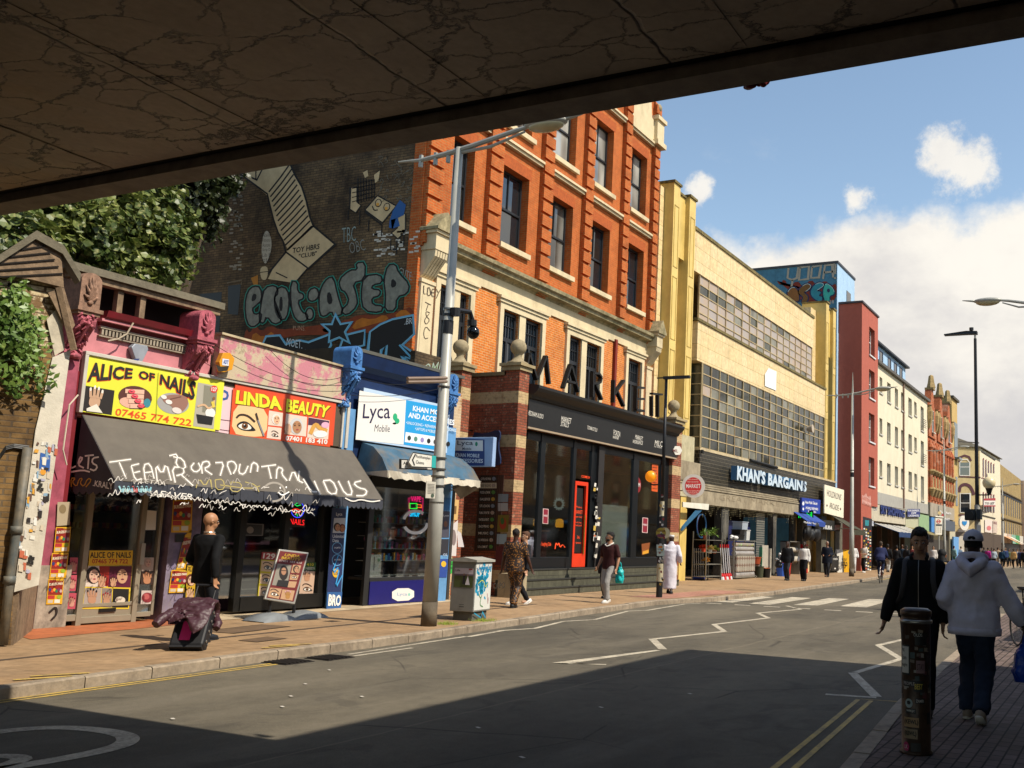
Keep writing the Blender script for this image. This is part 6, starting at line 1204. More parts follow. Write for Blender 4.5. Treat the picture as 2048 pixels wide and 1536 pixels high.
# ================================================================ generic window helper for the far houses
def fwin(parent,x0,x1,z0,z1,y,frame='d8d4cc',rev=.16,sill=None,split=True,glass=0):
    mb=MB();w=.07;mb.box(x0,x0+w,y-.02,y+.05,z0,z1).box(x1-w,x1,y-.02,y+.05,z0,z1).box(x0+w,x1-w,y-.02,y+.05,z1-w,z1).box(x0+w,x1-w,y-.02,y+.05,z0,z0+w)
    if split:mb.box(x0+w,x1-w,y-.02,y+.05,(z0*.45+z1*.55)-.03,(z0*.45+z1*.55)+.03)
    if sill:mb.box(x0-.08,x1+.08,y-rev-.08,y,z0-.1,z0-.002)
    o=mb.build('window',C(frame,.5,k=.8),parent);MB().box(x0+w,x1-w,y+.01,y+.02,z0+w,z1-w).build('pane',M_WGL[glass],o)
# blue tower
YB=15.9
bt=thing('blue_tower','pale blue rendered tower block with YOGA and bubble graffiti on its side','building',(58.1,YB+.8,0),world=True)
M_BLW=C('a9c9e6',.75,k=.8,var=.1,dirt=.2,dirtc='6c8aa8');xbt=61.2;ybt=17.2
xb0,xb1=x_(1674.5,560,ybt),x_(1709,590,ybt);zbt=z_(1674.5,526,ybt)
MB().box(xb0,xb1,ybt,ybt+14,0,zbt).build('tower_wall',M_BLW,bt);MB().box(xb0-.06,xb1+.06,ybt-.06,ybt+14,zbt,zbt+.16).build('roof_edge',C('3c4048',.6),bt)
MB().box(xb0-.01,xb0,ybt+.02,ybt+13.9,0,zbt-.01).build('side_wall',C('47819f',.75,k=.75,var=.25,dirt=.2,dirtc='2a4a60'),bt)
MB().box(x_(1692,700,ybt),x_(1700,700,ybt),ybt-.04,ybt+.02,4,z_(1694,582,ybt)).build('stair_window',M_WGL[1],bt)
P=PL(xb0-.03)
for st in ([(1577,536),(1575,556),(1584,560),(1594,556),(1597,534)],[(1585,560),(1583,576)],[(1600,535),(1598,560),(1616,558),(1618,533),(1600,535)],[(1624,534),(1622,556),(1638,555),(1642,531),(1624,534)],[(1646,558),(1650,531),(1666,529),(1666,555)],[(1648,545),(1666,543)],[(1671,528),(1670,548)]):P.line(flat('a8a294',.8),st,4,2)
P.ell(flat('a8a294',.8),1670,556,2.5,2,2)
RUST=C('8a3420',.8,k=.7,var=.4);P.poly(RUST,smooth_pts([(1552,558),(1560,572),(1568,556),(1578,576),(1594,560),(1606,574),(1622,558),(1634,572),(1650,560),(1662,572),(1673,566),(1674,590),(1666,604),(1620,608),(1600,600)],1,True),1)
NAV=flat('1a2450',.7)
for o_,c_ in (([(1572,590),(1582,574),(1594,576),(1600,600),(1592,604)],'8a5a28'),([(1600,576),(1614,566),(1624,572),(1614,582),(1606,584),(1618,594),(1612,606),(1602,604),(1608,594),(1596,586)],'7a5424'),([(1626,572),(1640,564),(1650,570),(1638,578),(1632,582),(1644,584),(1636,592),(1646,594),(1642,604),(1628,598),(1620,586)],'2c8a9c'),([(1648,572),(1654,566),(1666,576),(1670,588),(1658,592),(1660,602),(1650,604),(1646,588)],'3cb4a8')):
    o_=smooth_pts(o_,2,True);P.line(NAV,o_,5,2,True);P.poly(C(c_,.7,k=.8,var=.2),o_,4);P.line(flat('d0e8e4'),o_[:len(o_)//3],.8,5)
P.ell(NAV,1657,581,3,4,5);P.quadtext('c8c4bc','18',[(1660,607),(1668,607),(1668,600),(1660,600)],6);P.build('graffiti',bt)
# red tower
YR=15.6
rt=thing('red_tower','tall narrow terracotta red rendered tower with one column of windows','building',(63.3,YR,0),world=True)
hol=[(65.35,67.0,zz,zz+1.95)for zz in (14.62,11.9-.25,8.65,5.65)];M_RED=C('b8604c',.75,k=.76,var=.1,dirt=.15,dirtc='8a3428')
wall_with_holes(63.3,68.0,4.3,17.75,YR,.4,hol,M_RED,'front_wall',rt);MB().box(63.3,68.0,YR+.4,YR+12,0,17.74).build('tower_block',M_RED,rt);MB().box(63.2,68.1,YR-.08,YR+12,17.75,17.88).build('roof_edge',C('4a4448',.6),rt);MB().box(63.3,66.2,YR+.0,YR+.4,0,4.3).build('base_wall',M_RED,rt)
for h_ in hol:fwin(rt,h_[0],h_[1],h_[2],h_[3],YR+.3,'dcdcdc',.3,True,True,2)
P=PF(YR-.006);rnd=random.Random(2)
for i in range(7):x=1724+i*2.6;scr(P,flat('e8b8ac',.8),[(x,990+i*1.5),(x+1.5,984+rnd.uniform(0,8)),(x+1,1012+i),(x+2.2,1000+i)],.8,1,1)
P.build('scrawled_tag',rt)
P=PF(YR-.01);P.poly('26242a',[(1726,1033),(1744,1038),(1743,1150),(1724,1150)],1);P.poly('2a8a94',[(1730,1040),(1738,1041),(1737,1052),(1730,1051)],2)
for i in range(60):P.poly(('e8e4d8','c8a83a','2a2a2a','c85a3a','e8e4d8')[i%5],[(1727+(i%4)*4,1056+i*1.5),(1730+(i%4)*4,1056+i*1.5),(1730+(i%4)*4,1059+i*1.5),(1727+(i%4)*4,1059+i*1.5)],2)
P.build('postcard_rack_art',rt)
# cream block with blue attic
YC=15.8
cb=thing('cream_block','five-storey cream rendered block of flats with a pale blue attic floor','building',(69,YC,0),world=True)
M_CRM=C('e8dcc0',.8,k=.78,var=.08,dirt=.2,dirtc='b0a078',sc=1);hol=[]
cxs=[(69.4,70.3),(71.9,73.1),(74.6,75.75),(76.9,78.1),(79.8,81.2),(82.2,83.3),(85.1,86.5)]
for zt_ in (13.75,10.75,7.7):
    for i,(a,c_)in enumerate(cxs):hol.append((a,c_,zt_-(1.15 if i in (0,5)else 1.45 if i<6 else 2.1),zt_))
wall_with_holes(68.01,88.3,5.4,14.55,YC,.3,hol,M_CRM,'front_wall',cb);MB().box(68.01,88.3,YC+.3,YC+12,4.5,14.54).build('block',M_CRM,cb)
MB().box(68.0,88.5,YC-.25,YC+.6,14.55,14.75).build('gutter',C('5a5650',.6),cb);MB().box(68.01,80.1,YC+.3,YC+10,14.75,16.2).build('attic_storey',M_BLW,cb);MB().box(68.0,80.4,YC,YC+10,16.2,16.34).build('attic_roof',C('33363c',.6),cb)
for h_ in hol:fwin(cb,h_[0],h_[1],h_[2],h_[3],YC+.2,'c9c6bc',.2,True,False,2)
for x in (70.6,73.4,75.6,77.7):fwin(cb,x,x+1.1,14.95,15.95,YC+.28,'24466c',.1,False,False,1)
mb=MB()
for z in (11.95,8.9):
    for k in range(5):mb.box(85.0,86.6,YC-.22,YC-.19,z+k*.16,z+k*.16+.04)
mb.build('balcony_rail',DKG,cb);MB().tube([(77.55,YC-.08,4.6),(77.55,YC-.08,14.5)],.07,6).build('downpipe',C('8a6a58',.6),cb)
MB().box(67.2,88.3,YC-.03,YC+.3,4.55,5.4).build('grey_band',C('b4b0a6',.6,k=.75),cb)
mb=MB();mb.box(66.3,78,YC-.1,YC+.3,3.35,4.5);mb.build('pale_fascia',C('cfc4ac',.6,k=.75),cb)
P=PF(YC-.105);P.quadtext('5a6a8a','137',[(1746,1021),(1755,1022),(1755,1014),(1746,1013)],1,bold=0);P.build('number',cb)
letters3d('SKY SHOPPING',[(1762,1028),(1810,1036),(1810,1021),(1762,1009)],YC-.2,.12,C('2a3c78',.5,k=.8),C('18204a',.5),'raised_lettering',cb)
mb=MB();mb.box(78.1,83.5,YC-.1,YC+.3,3.2,4.5);mb.mat(1).box(83.6,88.3,YC-.1,YC+.3,3.0,4.4).build('shop_fascia',[C('c4c2a4',.6,k=.75),C('9cba8c',.6,k=.75)],cb)
P=PF(YC-.25);P.poly('2a3474',[(1815,1018),(1840,1018),(1840,1034),(1815,1034)],0);
for i,t_ in enumerate(('RYE EXPRESS','OFF','LICENCE')):w=(11,5,10)[i];P.quadtext('f0f0f0',t_,[(1827.5-w,1023+i*5),(1827.5+w,1023+i*5),(1827.5+w,1019.4+i*5),(1827.5-w,1019.4+i*5)],1,bold=.02)
P.build('licence_sign',cb)
MB().box(67,88.3,YC+2.5,YC+2.6,0,3.2).build('dark_shop_interior',C('241c16',.9),cb)
mb=MB()
for x in (66.6,70,73.5,78,82,85.5,88.1):mb.box(x-.12,x+.12,YC-.02,YC+.28,0,3.1)
mb.build('shop_pillars',C('5a4434',.7,var=.4),cb)
for X0,X1,m1,m2,lb_ in ((66.9,72.3,'2a3c5c','26406c','sun-bleached striped awning of the supermarket, nearest the red tower'),(72.6,78.2,'3a4454','26406c','second striped awning of the supermarket, next to the olive one'),(78.6,84.5,'8a7c48','5a5034','olive brown awning beneath the off-licence sign')):
    a=thing('awning',lb_,'awning',(X0,YC,3),world=True,group='awnings of the parade under the flats');mb=MB();n=8
    for i in range(n):mb.mat(i%2).prism([(X0+(X1-X0)*i/n,YC-.1,3.2),(X0+(X1-X0)*(i+1)/n,YC-.1,3.2),(X0+(X1-X0)*(i+1)/n,YC-1.9,2.6),(X0+(X1-X0)*i/n,YC-1.9,2.6)],(0,.02,-.02))
    mb.build('canopy',[C(m1,.7,k=.75),C('e8e0cc' if m2=='26406c' else m1,.7,k=.7)],a);MB().box(X0,X1,YC-1.93,YC-1.9,2.28,2.62).build('valance',C(m2,.6,k=.75),a)
# ornate red gabled building
gb=thing('gabled_building','ornate red brick Victorian building with three pinnacled gables and worn stone','building',(88.4,YC,0),world=True)
M_GB=brickm('worn_red_brick','b4562c','a84c28','b08a68',stain='dcb89c',stainamt=.5,stsc=.9,lo=.52,hi=.62);M_OLD=C('b89c68',.85,k=.7,var=.4,sc=5,dirt=.6,dirtc='5c4c30')
MB().box(88.32,101.9,YC,YC+9,5.6,13.4).build('front_wall',M_GB,gb);MB().box(88.4,101.9,YC+.5,YC+9,4.2,5.6).build('lower_wall',M_GB,gb)
MB().prism([(88.4,YC+.6,13.4),(88.4,YC+8,13.4),(88.4,YC+4.5,16.2)],(13.5,0,0)).build('roof',C('6a6c58',.8,k=.6),gb)
for x in (89.3,93.9,98.5):
    MB().prism([(x-.9,YC-.12,11.5),(x+2.7,YC-.12,11.5),(x+2.5,YC-.12,13.8),(x+1.7,YC-.12,14.6),(x+1.3,YC-.12,15.9),(x+.5,YC-.12,15.9),(x+.1,YC-.12,14.6),(x-.7,YC-.12,13.8)],(0,.6,0)).build('gable',M_GB,gb)
    mb=MB();mb.box(x+.45,x+1.35,YC-.3,YC+.5,15.9,16.1).lathe((x+.9,YC,16.1),[(.42,0),(.3,.5),(.22,1.1),(.1,1.2)],4)
    for d_ in (-.8,2.6):mb.lathe((x+d_,YC-.1,13.2),[(.12,-1),(.32,-.2),(.36,.5),(.2,1.0),(.3,1.1)],8)
    mb.build('pinnacle',M_OLD,gb);fwin(gb,x+.45,x+1.35,12.0,14.0,YC-.14,'d0c8b8',.1,True,True,1)
mb=MB();mb2=MB();mb3=MB()
for i in range(9):
    x=88.9+i*1.5;mb.tube([(x,YC-.12,5.8),(x,YC-.12,10.4)],.22,8).lathe((x,YC-.12,10.4),[(.24,0),(.32,.15),(.2,.5),(.05,.8)],8);mb2.lathe((x,YC-.2,6.8),[(.15,-.7),(.34,-.2),(.42,.0),(.34,.15)],8).lathe((x,YC-.2,8.4),[(.2,-.3),(.4,0),(.36,.14)],8);mb2.box(x+.3,x+1.2,YC-.25,YC,7.0,7.9)
    mb3.box(x+.4,x+1.1,YC-.04,YC+.02,8.0,10.2).box(x+.4,x+1.1,YC-.04,YC+.02,5.9,6.9)
mb.build('brick_shafts',M_GB,gb);mb2.build('stone_carving',M_OLD,gb);mb3.build('lancet_windows',M_WGL[1],gb)
MB().box(88.4,101.9,YC-.2,YC+.5,4.4,5.6).build('stone_band',C('b8ac98',.8,k=.7,dirt=.5),gb)
mb=MB();mb.mat(0).box(88.6,94,YC-.25,YC+.3,3.0,4.3).mat(1).box(94.1,101.9,YC-.25,YC+.3,3.3,4.3).mat(2).box(88.6,101.9,YC+.5,YC+.6,0,3);mb.build('shop_fronts',[C('4f8fd0',.5,k=.8),C('5c6470',.5,k=.75),C('3c3630',.8)],gb);P=PF(YC-.255);P.quadtext('f0f0f0','Peckham',[(1880,1027),(1902,1029),(1902,1024),(1880,1021)],1);P.quadtext('f0f0f0','LIBRARY',[(1886,1040),(1900,1041),(1900,1036),(1886,1035)],1);P.build('lettering',gb)
# yellow slab
ysb=thing('yellow_corner_block','narrow tall ochre block with a glazed corner, between the gabled building and the side street','building',(102,YC,0),world=True)
M_OC=C('cfae6c',.8,k=.75,var=.15,dirt=.3,dirtc='a08048');MB().box(102.0,105.6,YC,YC+8,4,16.9).build('front_wall',M_OC,ysb);MB().box(101.9,105.9,YC-.2,YC+8,16.9,17.15).build('roof_edge',C('4c4638',.7),ysb)
MB().box(103.4,105.5,YC-.04,YC,11.0,14.6).box(103.5,105.5,YC-.5,YC+0,10.75,10.95).box(104.0,105.2,YC-.03,YC,6,9).build('glazing',C('6c8890',.15,k=.5),ysb);MB().box(102.0,105.6,YC+.3,YC+8,0,4).build('ground_floor',C('d4c8a8',.7,k=.7),ysb);MB().box(102.2,105.6,YC-.05,YC+.1,0,2.8).build('blue_shutters',C('6fa8e0',.5,k=.8),ysb)
# corner building beyond a side street: chamfered, arched windows
YD=16.6;cx0,cx1=117.0,139.0
cr=thing('corner_building','cream corner building with plum striped arches and a slate roof','building',(118,YD,0),world=True)
M_CR2=C('d8c08a',.8,k=.76,var=.12,dirt=.2);M_PLUM=C('5c3038',.7,k=.8)
A0,B0,C0=Vector((cx0-1.5,YD+8.5,0)),Vector((cx0+5.4,YD-.9,0)),Vector((cx1,YD-1.4,0))
zt_=z_(1962,908,YD);H_=zt_
def vwall(a,c_,z0,z1,mat,name,parent,th=.3):
    d_=(c_-a);n_=Vector((-d_.y,d_.x,0)).normalized()*th
    return MB().prism([a+Vector((0,0,z0)),c_+Vector((0,0,z0)),c_+Vector((0,0,z1)),a+Vector((0,0,z1))],n_).build(name,mat,parent)
vwall(A0,B0,3.6,H_,M_CR2,'splayed_wall',cr);vwall(B0,C0,3.6,H_,C('e6d9bc',.8,k=.78),'street_wall',cr);vwall(A0,B0,0,3.6,C('8c8070',.8,k=.7),'bank_front',cr);vwall(B0,C0,0,3.6,C('5a4c40',.8,k=.7),'shop_fronts',cr)
MB().prism([A0+Vector((0,0,H_)),B0+Vector((0,-.3,H_)),C0+Vector((0,-.3,H_)),C0+Vector((0,6,H_+2.6)),B0+Vector((2,6,H_+2.6))],(0,0,.1)).build('slate_roof',C('6c6450',.9,k=.55,var=.3),cr)
P=PP(A0+Vector((0,0,0)),B0-A0,(0,0,1),eps=.02)
for q,top in (((1920,1952,918,950),0),((1920,1940,985,1025),1)):pass
P.poly(M_WGL[1],[(1920,925),(1938,925),(1938,950),(1920,950)],2);P.line(flat('e8e4dc'),[(1919,950),(1919,925),(1925,919),(1934,919),(1939,925),(1939,951),(1919,951)],1.5,3);P.line(flat('e8e4dc'),[(1919,934),(1939,934)],1.2,4);P.line(M_PLUM,[(1918,924),(1919,915),(1929,911),(1938,914),(1942,922)],4,2)
P.poly(M_WGL[1],[(1921,988),(1939,988),(1939,1024),(1921,1024)],2);P.line(flat('e8e4dc'),[(1920,1025),(1920,987),(1940,987),(1940,1025),(1920,1025)],1.5,3);P.line(flat('e8e4dc'),[(1920,1006),(1940,1006)],1.2,4);P.line(M_PLUM,smooth_pts([(1918,984),(1920,972),(1930,968),(1940,972),(1946,984),(1947,990)],2),6,2)
P.line(M_PLUM,[(1917,953),(1961,955)],2.4,2);P.line(M_PLUM,[(1917,1030),(1961,1030)],3.5,2);P.line(flat('4a4238'),[(1917,883),(1958,886)],2.5,2);P.line(flat('a08c60'),[(1917,898),(1960,900)],1,2)
for q,m_ in (([(1917,1072),(1928,1072),(1928,1112),(1917,1112)],'d8d0c0'),([(1930,1066),(1952,1066),(1952,1112),(1930,1112)],'3a3630'),([(1932,1070),(1941,1070),(1941,1108),(1932,1108)],'8a9498'),([(1943,1070),(1951,1070),(1951,1108),(1943,1108)],'5c666a'),([(1916,1058),(1960,1058),(1960,1064),(1916,1064)],'c8c0b0')):P.poly(m_,q,2)
P.build('arched_windows',cr)
P=PP(B0,C0-B0,(0,0,1),eps=.02);M_BR=flat('7a2c34')
for i in range(5):
    x=1965+i*5.2
    for y0,y1 in ((917+i*2.8,953+i*1.4),(985+i*1.2,1024+i*.3)):P.poly(M_BR,[(x,y0),(x+2.4,y0-1.5),(x+2.8,y1),(x,y1)],2);P.poly(M_WGL[1],[(x+.7,y0+3),(x+2,y0+3),(x+2,y1-1),(x+.7,y1-1)],3)
P.line(M_BR,[(1962,955),(1989,964)],1.6,4);P.line(flat('3a342c'),[(1962,902),(1990,920)],2,4);P.line(flat('3a342c'),[(1962,1030),(1990,1037)],2,4)
for q,m_ in (([(1968,1038),(1983,1040),(1983,1066),(1968,1064)],'e8d8cc'),([(1984,1040),(1993,1042),(1993,1066),(1984,1066)],'d8c4b4')):P.poly(m_,q,5)
P.ell('d87a7c',1976,1056,4.4,4.6,6);P.quadtext('8a3a44','DENTAL',[(1985,1048),(1992,1049),(1992,1044),(1985,1043)],6);P.poly('e0d8b8',[(1973,946),(1989,947),(1989,958),(1973,957)],6);P.build('street_windows',cr)
dsc=thing('round_sign','round white bank sign with a blue eagle emblem on the corner building','projecting sign',(118,YD,4),world=True)
q=PX(1929,1046,117.5);MB().tube([(117.5,q[0],q[1]),(117.6,q[0]+.17,q[1])],.85,24).build('disc',C('ece6da',.5),dsc)
P=PP((117.48,q[0]-.02,q[1]),(.87,-.5,0),(0,0,1),.01);P.poly('2a88c8',smooth_pts([(1924,1043),(1926,1041),(1928,1044),(1929,1041),(1930,1044),(1932,1041),(1934,1043),(1933,1049),(1930,1050),(1929,1053),(1928,1050),(1925,1049)],1,True),1);P.build('emblem',dsc)
tl=thing('to_let_board','red and white TO LET board on the corner building','letting board',(124,YD-1.2,6),world=True);fp=PF(YD-1.7);MB().prism([fp.P(*p,0)for p in ((1968,997),(1991,996),(1991,1013),(1968,1013))],(0,.08,0)).build('board',C('ece4d8',.5),tl);P=PF(YD-1.71);P.poly('a8242c',[(1968,997),(1991,996),(1991,1001),(1968,1001)],1);P.poly('a8242c',[(1968,1010.5),(1991,1010.5),(1991,1013),(1968,1013)],1);P.quadtext('1a1614','TO LET',[(1970,1009),(1989,1009),(1989,1004.5),(1970,1004.5)],2,bold=.04);P.build('lettering',tl)
# long stock brick terrace
st=thing('brick_terrace','long yellow stock brick terrace with rows of dark arched windows, farthest along the parade','building',(139,YD,0),world=True)
M_ST2=brickm('far_stock_brick','a8905c','b4986a','8a7850',stain='6a4a24',stainamt=.5);YT=15.4
zta,ztb=z_(1992,922,YT),z_(2035,955,YT)
MB().prism([(139.1,YT,3.4),(170,YT,3.4),(170,YT,ztb),(139.1,YT,zta)],(0,9,0)).build('front_wall',M_ST2,st);MB().box(139,170,YT-.2,YT,5.9,6.05).box(139,170,YT-.2,YT,9.6,9.75).build('string_course',C('5a4c34',.8),st)
mb=MB()
for i in range(9):x=141+i*3.2;mb.box(x,x+.9,YT-.03,YT,6.6,9.1).box(x,x+.9,YT-.03,YT,3.8,5.6).lathe((x+.45,YT,9.1),[(.45,0),(.3,.25),(.1,.35)],8)
mb.build('windows',C('1c1814',.3),st);mb=MB()
for i,c_ in enumerate(range(5)):mb.mat(i).box(139.5+i*6,145.2+i*6,YT-.3,YT+.1,2.6,3.9)
mb.build('shop_fascias',[C(c_,.6,k=.75)for c_ in ('e8dcc8','c8b09c','8fb8a4','3a9a5a','d8d0c0')],st);MB().box(139.1,170,YT+.2,YT+.3,0,2.6).build('shop_windows',C('2a2420',.5),st)
for x0,lb_,c_ in ((141,'peach fabric awning stretched out below the dental sign','d09a6c'),(147,'pale fabric awning beside the peach one','e0d0bc')):
    a=thing('awning',lb_,'awning',(x0,YT,3),world=True);MB().prism([(x0,YT-.1,3.6),(x0+6,YT-.1,3.6),(x0+6,YT-2.2,2.4),(x0,YT-2.2,2.6)],(0,.02,-.03)).build('canopy',C(c_,.8,k=.75),a)
e1=thing('far_building','pale pink rendered house at the far right end of the street','building',(170,15,0),world=True);MB().box(170.1,215,14.9,24,0,13.0).build('front_wall',C('e4c8b0',.8,k=.75),e1);mb=MB()
for i in range(8):x=172+i*4;mb.box(x,x+1.2,14.86,14.9,5,7.5).box(x,x+1.2,14.86,14.9,8.8,11)
mb.build('windows',C('2c2620',.3),e1);MB().box(170.1,215,14.6,14.9,2.6,3.8).build('shop_fascia',C('2a9a6a',.6,k=.75),e1)
# ================================================================ the other side of the street (casts the road shadow, seen in window reflections)
def opp(x0,x1,y,h,mat,lb_):
    o=thing('opposite_building',lb_,'building',(x0,y,0),world=True);MB().box(x0,x1,y-9,y,0,h).build('front_wall',mat,o)
    mb=MB();n=int((x1-x0)/2.6)
    for i in range(n):
        for z in [3.9+3*k for k in range(int((h-5)/3)+1)]:mb.box(x0+.9+i*2.6,x0+2.0+i*2.6,y,y+.02,z,z+1.7)
    mb.build('windows',M_WGL[1],o);MB().box(x0+.05,x1-.05,y,y+.25,2.8,3.5).build('fascia',C('3a3630',.6),o);MB().box(x0+.3,x1-.3,y,y+.05,.3,2.7).build('shop_window',M_GLASS,o)
opp(6.42,15.1,-1.2,9.1,C('d8d0c0',.8,k=.7,dirt=.2),'pale rendered shop building across the street next to the bridge')
opp(15.3,19.2,-4.2,6.9,M_STOCK,'low stock brick shop across the street set back from the corner')
opp(19.3,44,-3.4,6.6,C('c8b898',.8,k=.7,dirt=.3),'low cream shop parade across the street beyond the first corner')
opp(44.5,90,-3.6,9.5,M_STOCK,'three-storey brick terrace across the street beyond the crossing');opp(91,200,-4.5,10.5,M_ST2,'far brick terrace on the opposite side of the street')
# ================================================================ foliage
def leafm(name,c1,c2,c3):
    m,nt,b=newmat(name);g=NG(nt);oi=g.noise(1.3,3,.6);n2=g.noise(9,2)
    c=g.mix(g.ramp(oi,.4,.62),hexc(c1,.8),hexc(c2,.8));c=g.mix(g.ramp(n2,.55,.7,0,.7),c,hexc(c3,.8));g.L(c,b.inputs['Base Color']);b.inputs['Roughness'].default_value=.45
    t=g.N.new('ShaderNodeBsdfTranslucent');g.L(c,t.inputs[0]);mx=g.N.new('ShaderNodeMixShader');mx.inputs[0].default_value=.25;g.L(b.outputs[0],mx.inputs[1]);g.L(t.outputs[0],mx.inputs[2]);g.L(mx.outputs[0],g.N['Material Output'].inputs[0]);return m
M_LEAF=leafm('maple_leaf','465824','727c38','b8b070');M_LEAF2=leafm('ivy_leaf','5c7c34','7c9a44','a8b860');M_BARK=C('4a3c2c',.9,k=.7,var=.4,sc=10,bump=.6)
def leaves(centres,n,size,seed,flatten=.5):
    rnd=random.Random(seed);mb=MB();tot=sum(r**2.2 for _,r in centres)
    for c_,r in centres:
        for _ in range(int(n*r**2.2/tot)):
            d=Vector((rnd.gauss(0,1),rnd.gauss(0,1),rnd.gauss(0,1))).normalized();q=Vector(c_)+d*r*(rnd.random()**.33)*rnd.uniform(.75,1.08)
            if noise.noise(q*1.9)<-.16:continue
            nrm=(d*.7+Vector((rnd.gauss(0,.5),rnd.gauss(0,.5),rnd.gauss(.5,.5)))).normalized();a=nrm.orthogonal().normalized();a=(Matrix.Rotation(rnd.uniform(0,6.28),3,nrm)@ a);b_=nrm.cross(a);s_=size*rnd.uniform(.6,1.3)
            p=[q-a*s_,q-a*s_*.2+b_*s_*.55-nrm*s_*.12,q+a*s_,q-a*s_*.2-b_*s_*.55-nrm*s_*.12,q+a*s_*.35+b_*s_*.75,q+a*s_*.35-b_*s_*.75]
            mb.add([p[0],p[3],p[5],p[2],p[4],p[1]],[(0,1,2,3,4,5)])
    return mb
def tree(lb_,base,H,blobs,n,size,seed,mat=None):
    t=thing('tree',lb_,'tree',base);rnd=random.Random(seed);B=Vector(base)
    mb=MB();mb.tube([(0,0,0),(.1,0,H*.3),(-.05,.1,H*.55)],[.22,.17,.12],10)
    for c_,r in blobs:c2=Vector(c_)-B;m_=c2*.55+Vector((rnd.uniform(-.3,.3),rnd.uniform(-.3,.3),H*.12));mb.tube([(0,.05,H*.33),m_,c2],[.10,.06,.02],6)
    mb.build('trunk',M_BARK,t,smooth=True);o=leaves([(Vector(c_)-B,r)for c_,r in blobs],n,size,seed).build('crown',mat or M_LEAF,t,recalc=False)
    return t
rb=random.Random(12)
def T_(px,py,Y):a=PY(px,py,Y);return (a[0],Y,a[1])
bl=[(T_(px,py,Y),r)for px,py,Y,r in ((60,430,18.5,1.2),(120,470,18.2,1.1),(170,420,19,1.3),(230,460,18.4,1.1),(290,430,18.8,1.1),(330,500,18.2,.75),(270,540,17.9,.6),(200,520,18,.8),(350,450,18.6,.6),(100,530,17.6,.8),(20,500,17.5,.9),(250,380,19.5,1.2),(150,360,20,1.4),(340,540,18,.45),(30,380,19.5,1.3))]
tree('broad maple tree in full leaf behind the nail shop roof',(11.5,18.8,0),7,bl,26000,.085,3)
TX=lambda px,py,X:(X,)+PX(px,py,X)
bl=[(TX(px,py,X),r)for px,py,X,r in ((400,380,18.4,1.0),(440,350,19,.7),(360,370,17.6,1.3),(455,330,19,.7),(400,440,18.6,.8),(380,330,18,1.4))]
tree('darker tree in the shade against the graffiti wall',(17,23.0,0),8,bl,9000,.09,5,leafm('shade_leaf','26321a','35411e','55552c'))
# climber on the viaduct wall
iv=thing('climbing_plant','leafy climber trailing down the stock brick wall at the left edge','plant',(8.8,13.9,4.2),world=True);Pi=PP(Vector((8.38,13.3,0))+nP*.08,dP,(0,0,1));rnd=random.Random(6);mb=MB();st_=MB()
for k in range(11):
    x,y=rnd.uniform(0,70),rnd.uniform(560,640);pts=[]
    for i in range(rnd.randint(7,16)):pts.append(Pi.P(x,y,0)+nP*rnd.uniform(0,.1));x+=rnd.uniform(-9,7)-.5;y+=rnd.uniform(6,14)
    st_.tube(pts,.006,4)
    for p in pts:
        for _ in range(10):
            q=p+Vector((rnd.gauss(0,.07),rnd.gauss(0,.07),rnd.gauss(0,.07)))+nP*.03;a=Vector((rnd.gauss(0,1),rnd.gauss(0,1),rnd.gauss(0,1))).normalized();nn=(nP+Vector((rnd.gauss(0,.4),rnd.gauss(0,.4),rnd.gauss(0,.4)))).normalized();a=(a-nn*a.dot(nn)).normalized();b_=nn.cross(a);s_=rnd.uniform(.03,.06);mb.add([q-a*s_,q+b_*s_*.5,q+a*s_*1.2,q-b_*s_*.5],[(0,1,2,3)])
st_.build('stems',M_BARK,iv);mb.build('leaves',M_LEAF2,iv,recalc=False)
def tuft(x,y,n,s,lb_,sd):
    rnd=random.Random(sd);mb=MB()
    for _ in range(n):a=rnd.uniform(0,6.28);r=rnd.uniform(0,s);b_=(x+r*cos(a),y+r*sin(a),0);t=(b_[0]+rnd.gauss(0,.03),b_[1]+rnd.gauss(0,.03),rnd.uniform(.02,.07));mb.add([(b_[0]-.005,b_[1],0),(b_[0]+.005,b_[1],0),t],[(0,1,2)])
    tag(mb.build('weeds',C('8a9a2c',.6,k=.7),recalc=False),lb_,'weeds')
tuft(14.75,11.2,260,.22,'tuft of green weeds at the foot of the grey lamp post',1);tuft(15.8,11.15,300,.3,'weeds growing around the base of the painted utility cabinet',2)
for i in range(6):# far street trees beyond the terrace roofline gap
    pass
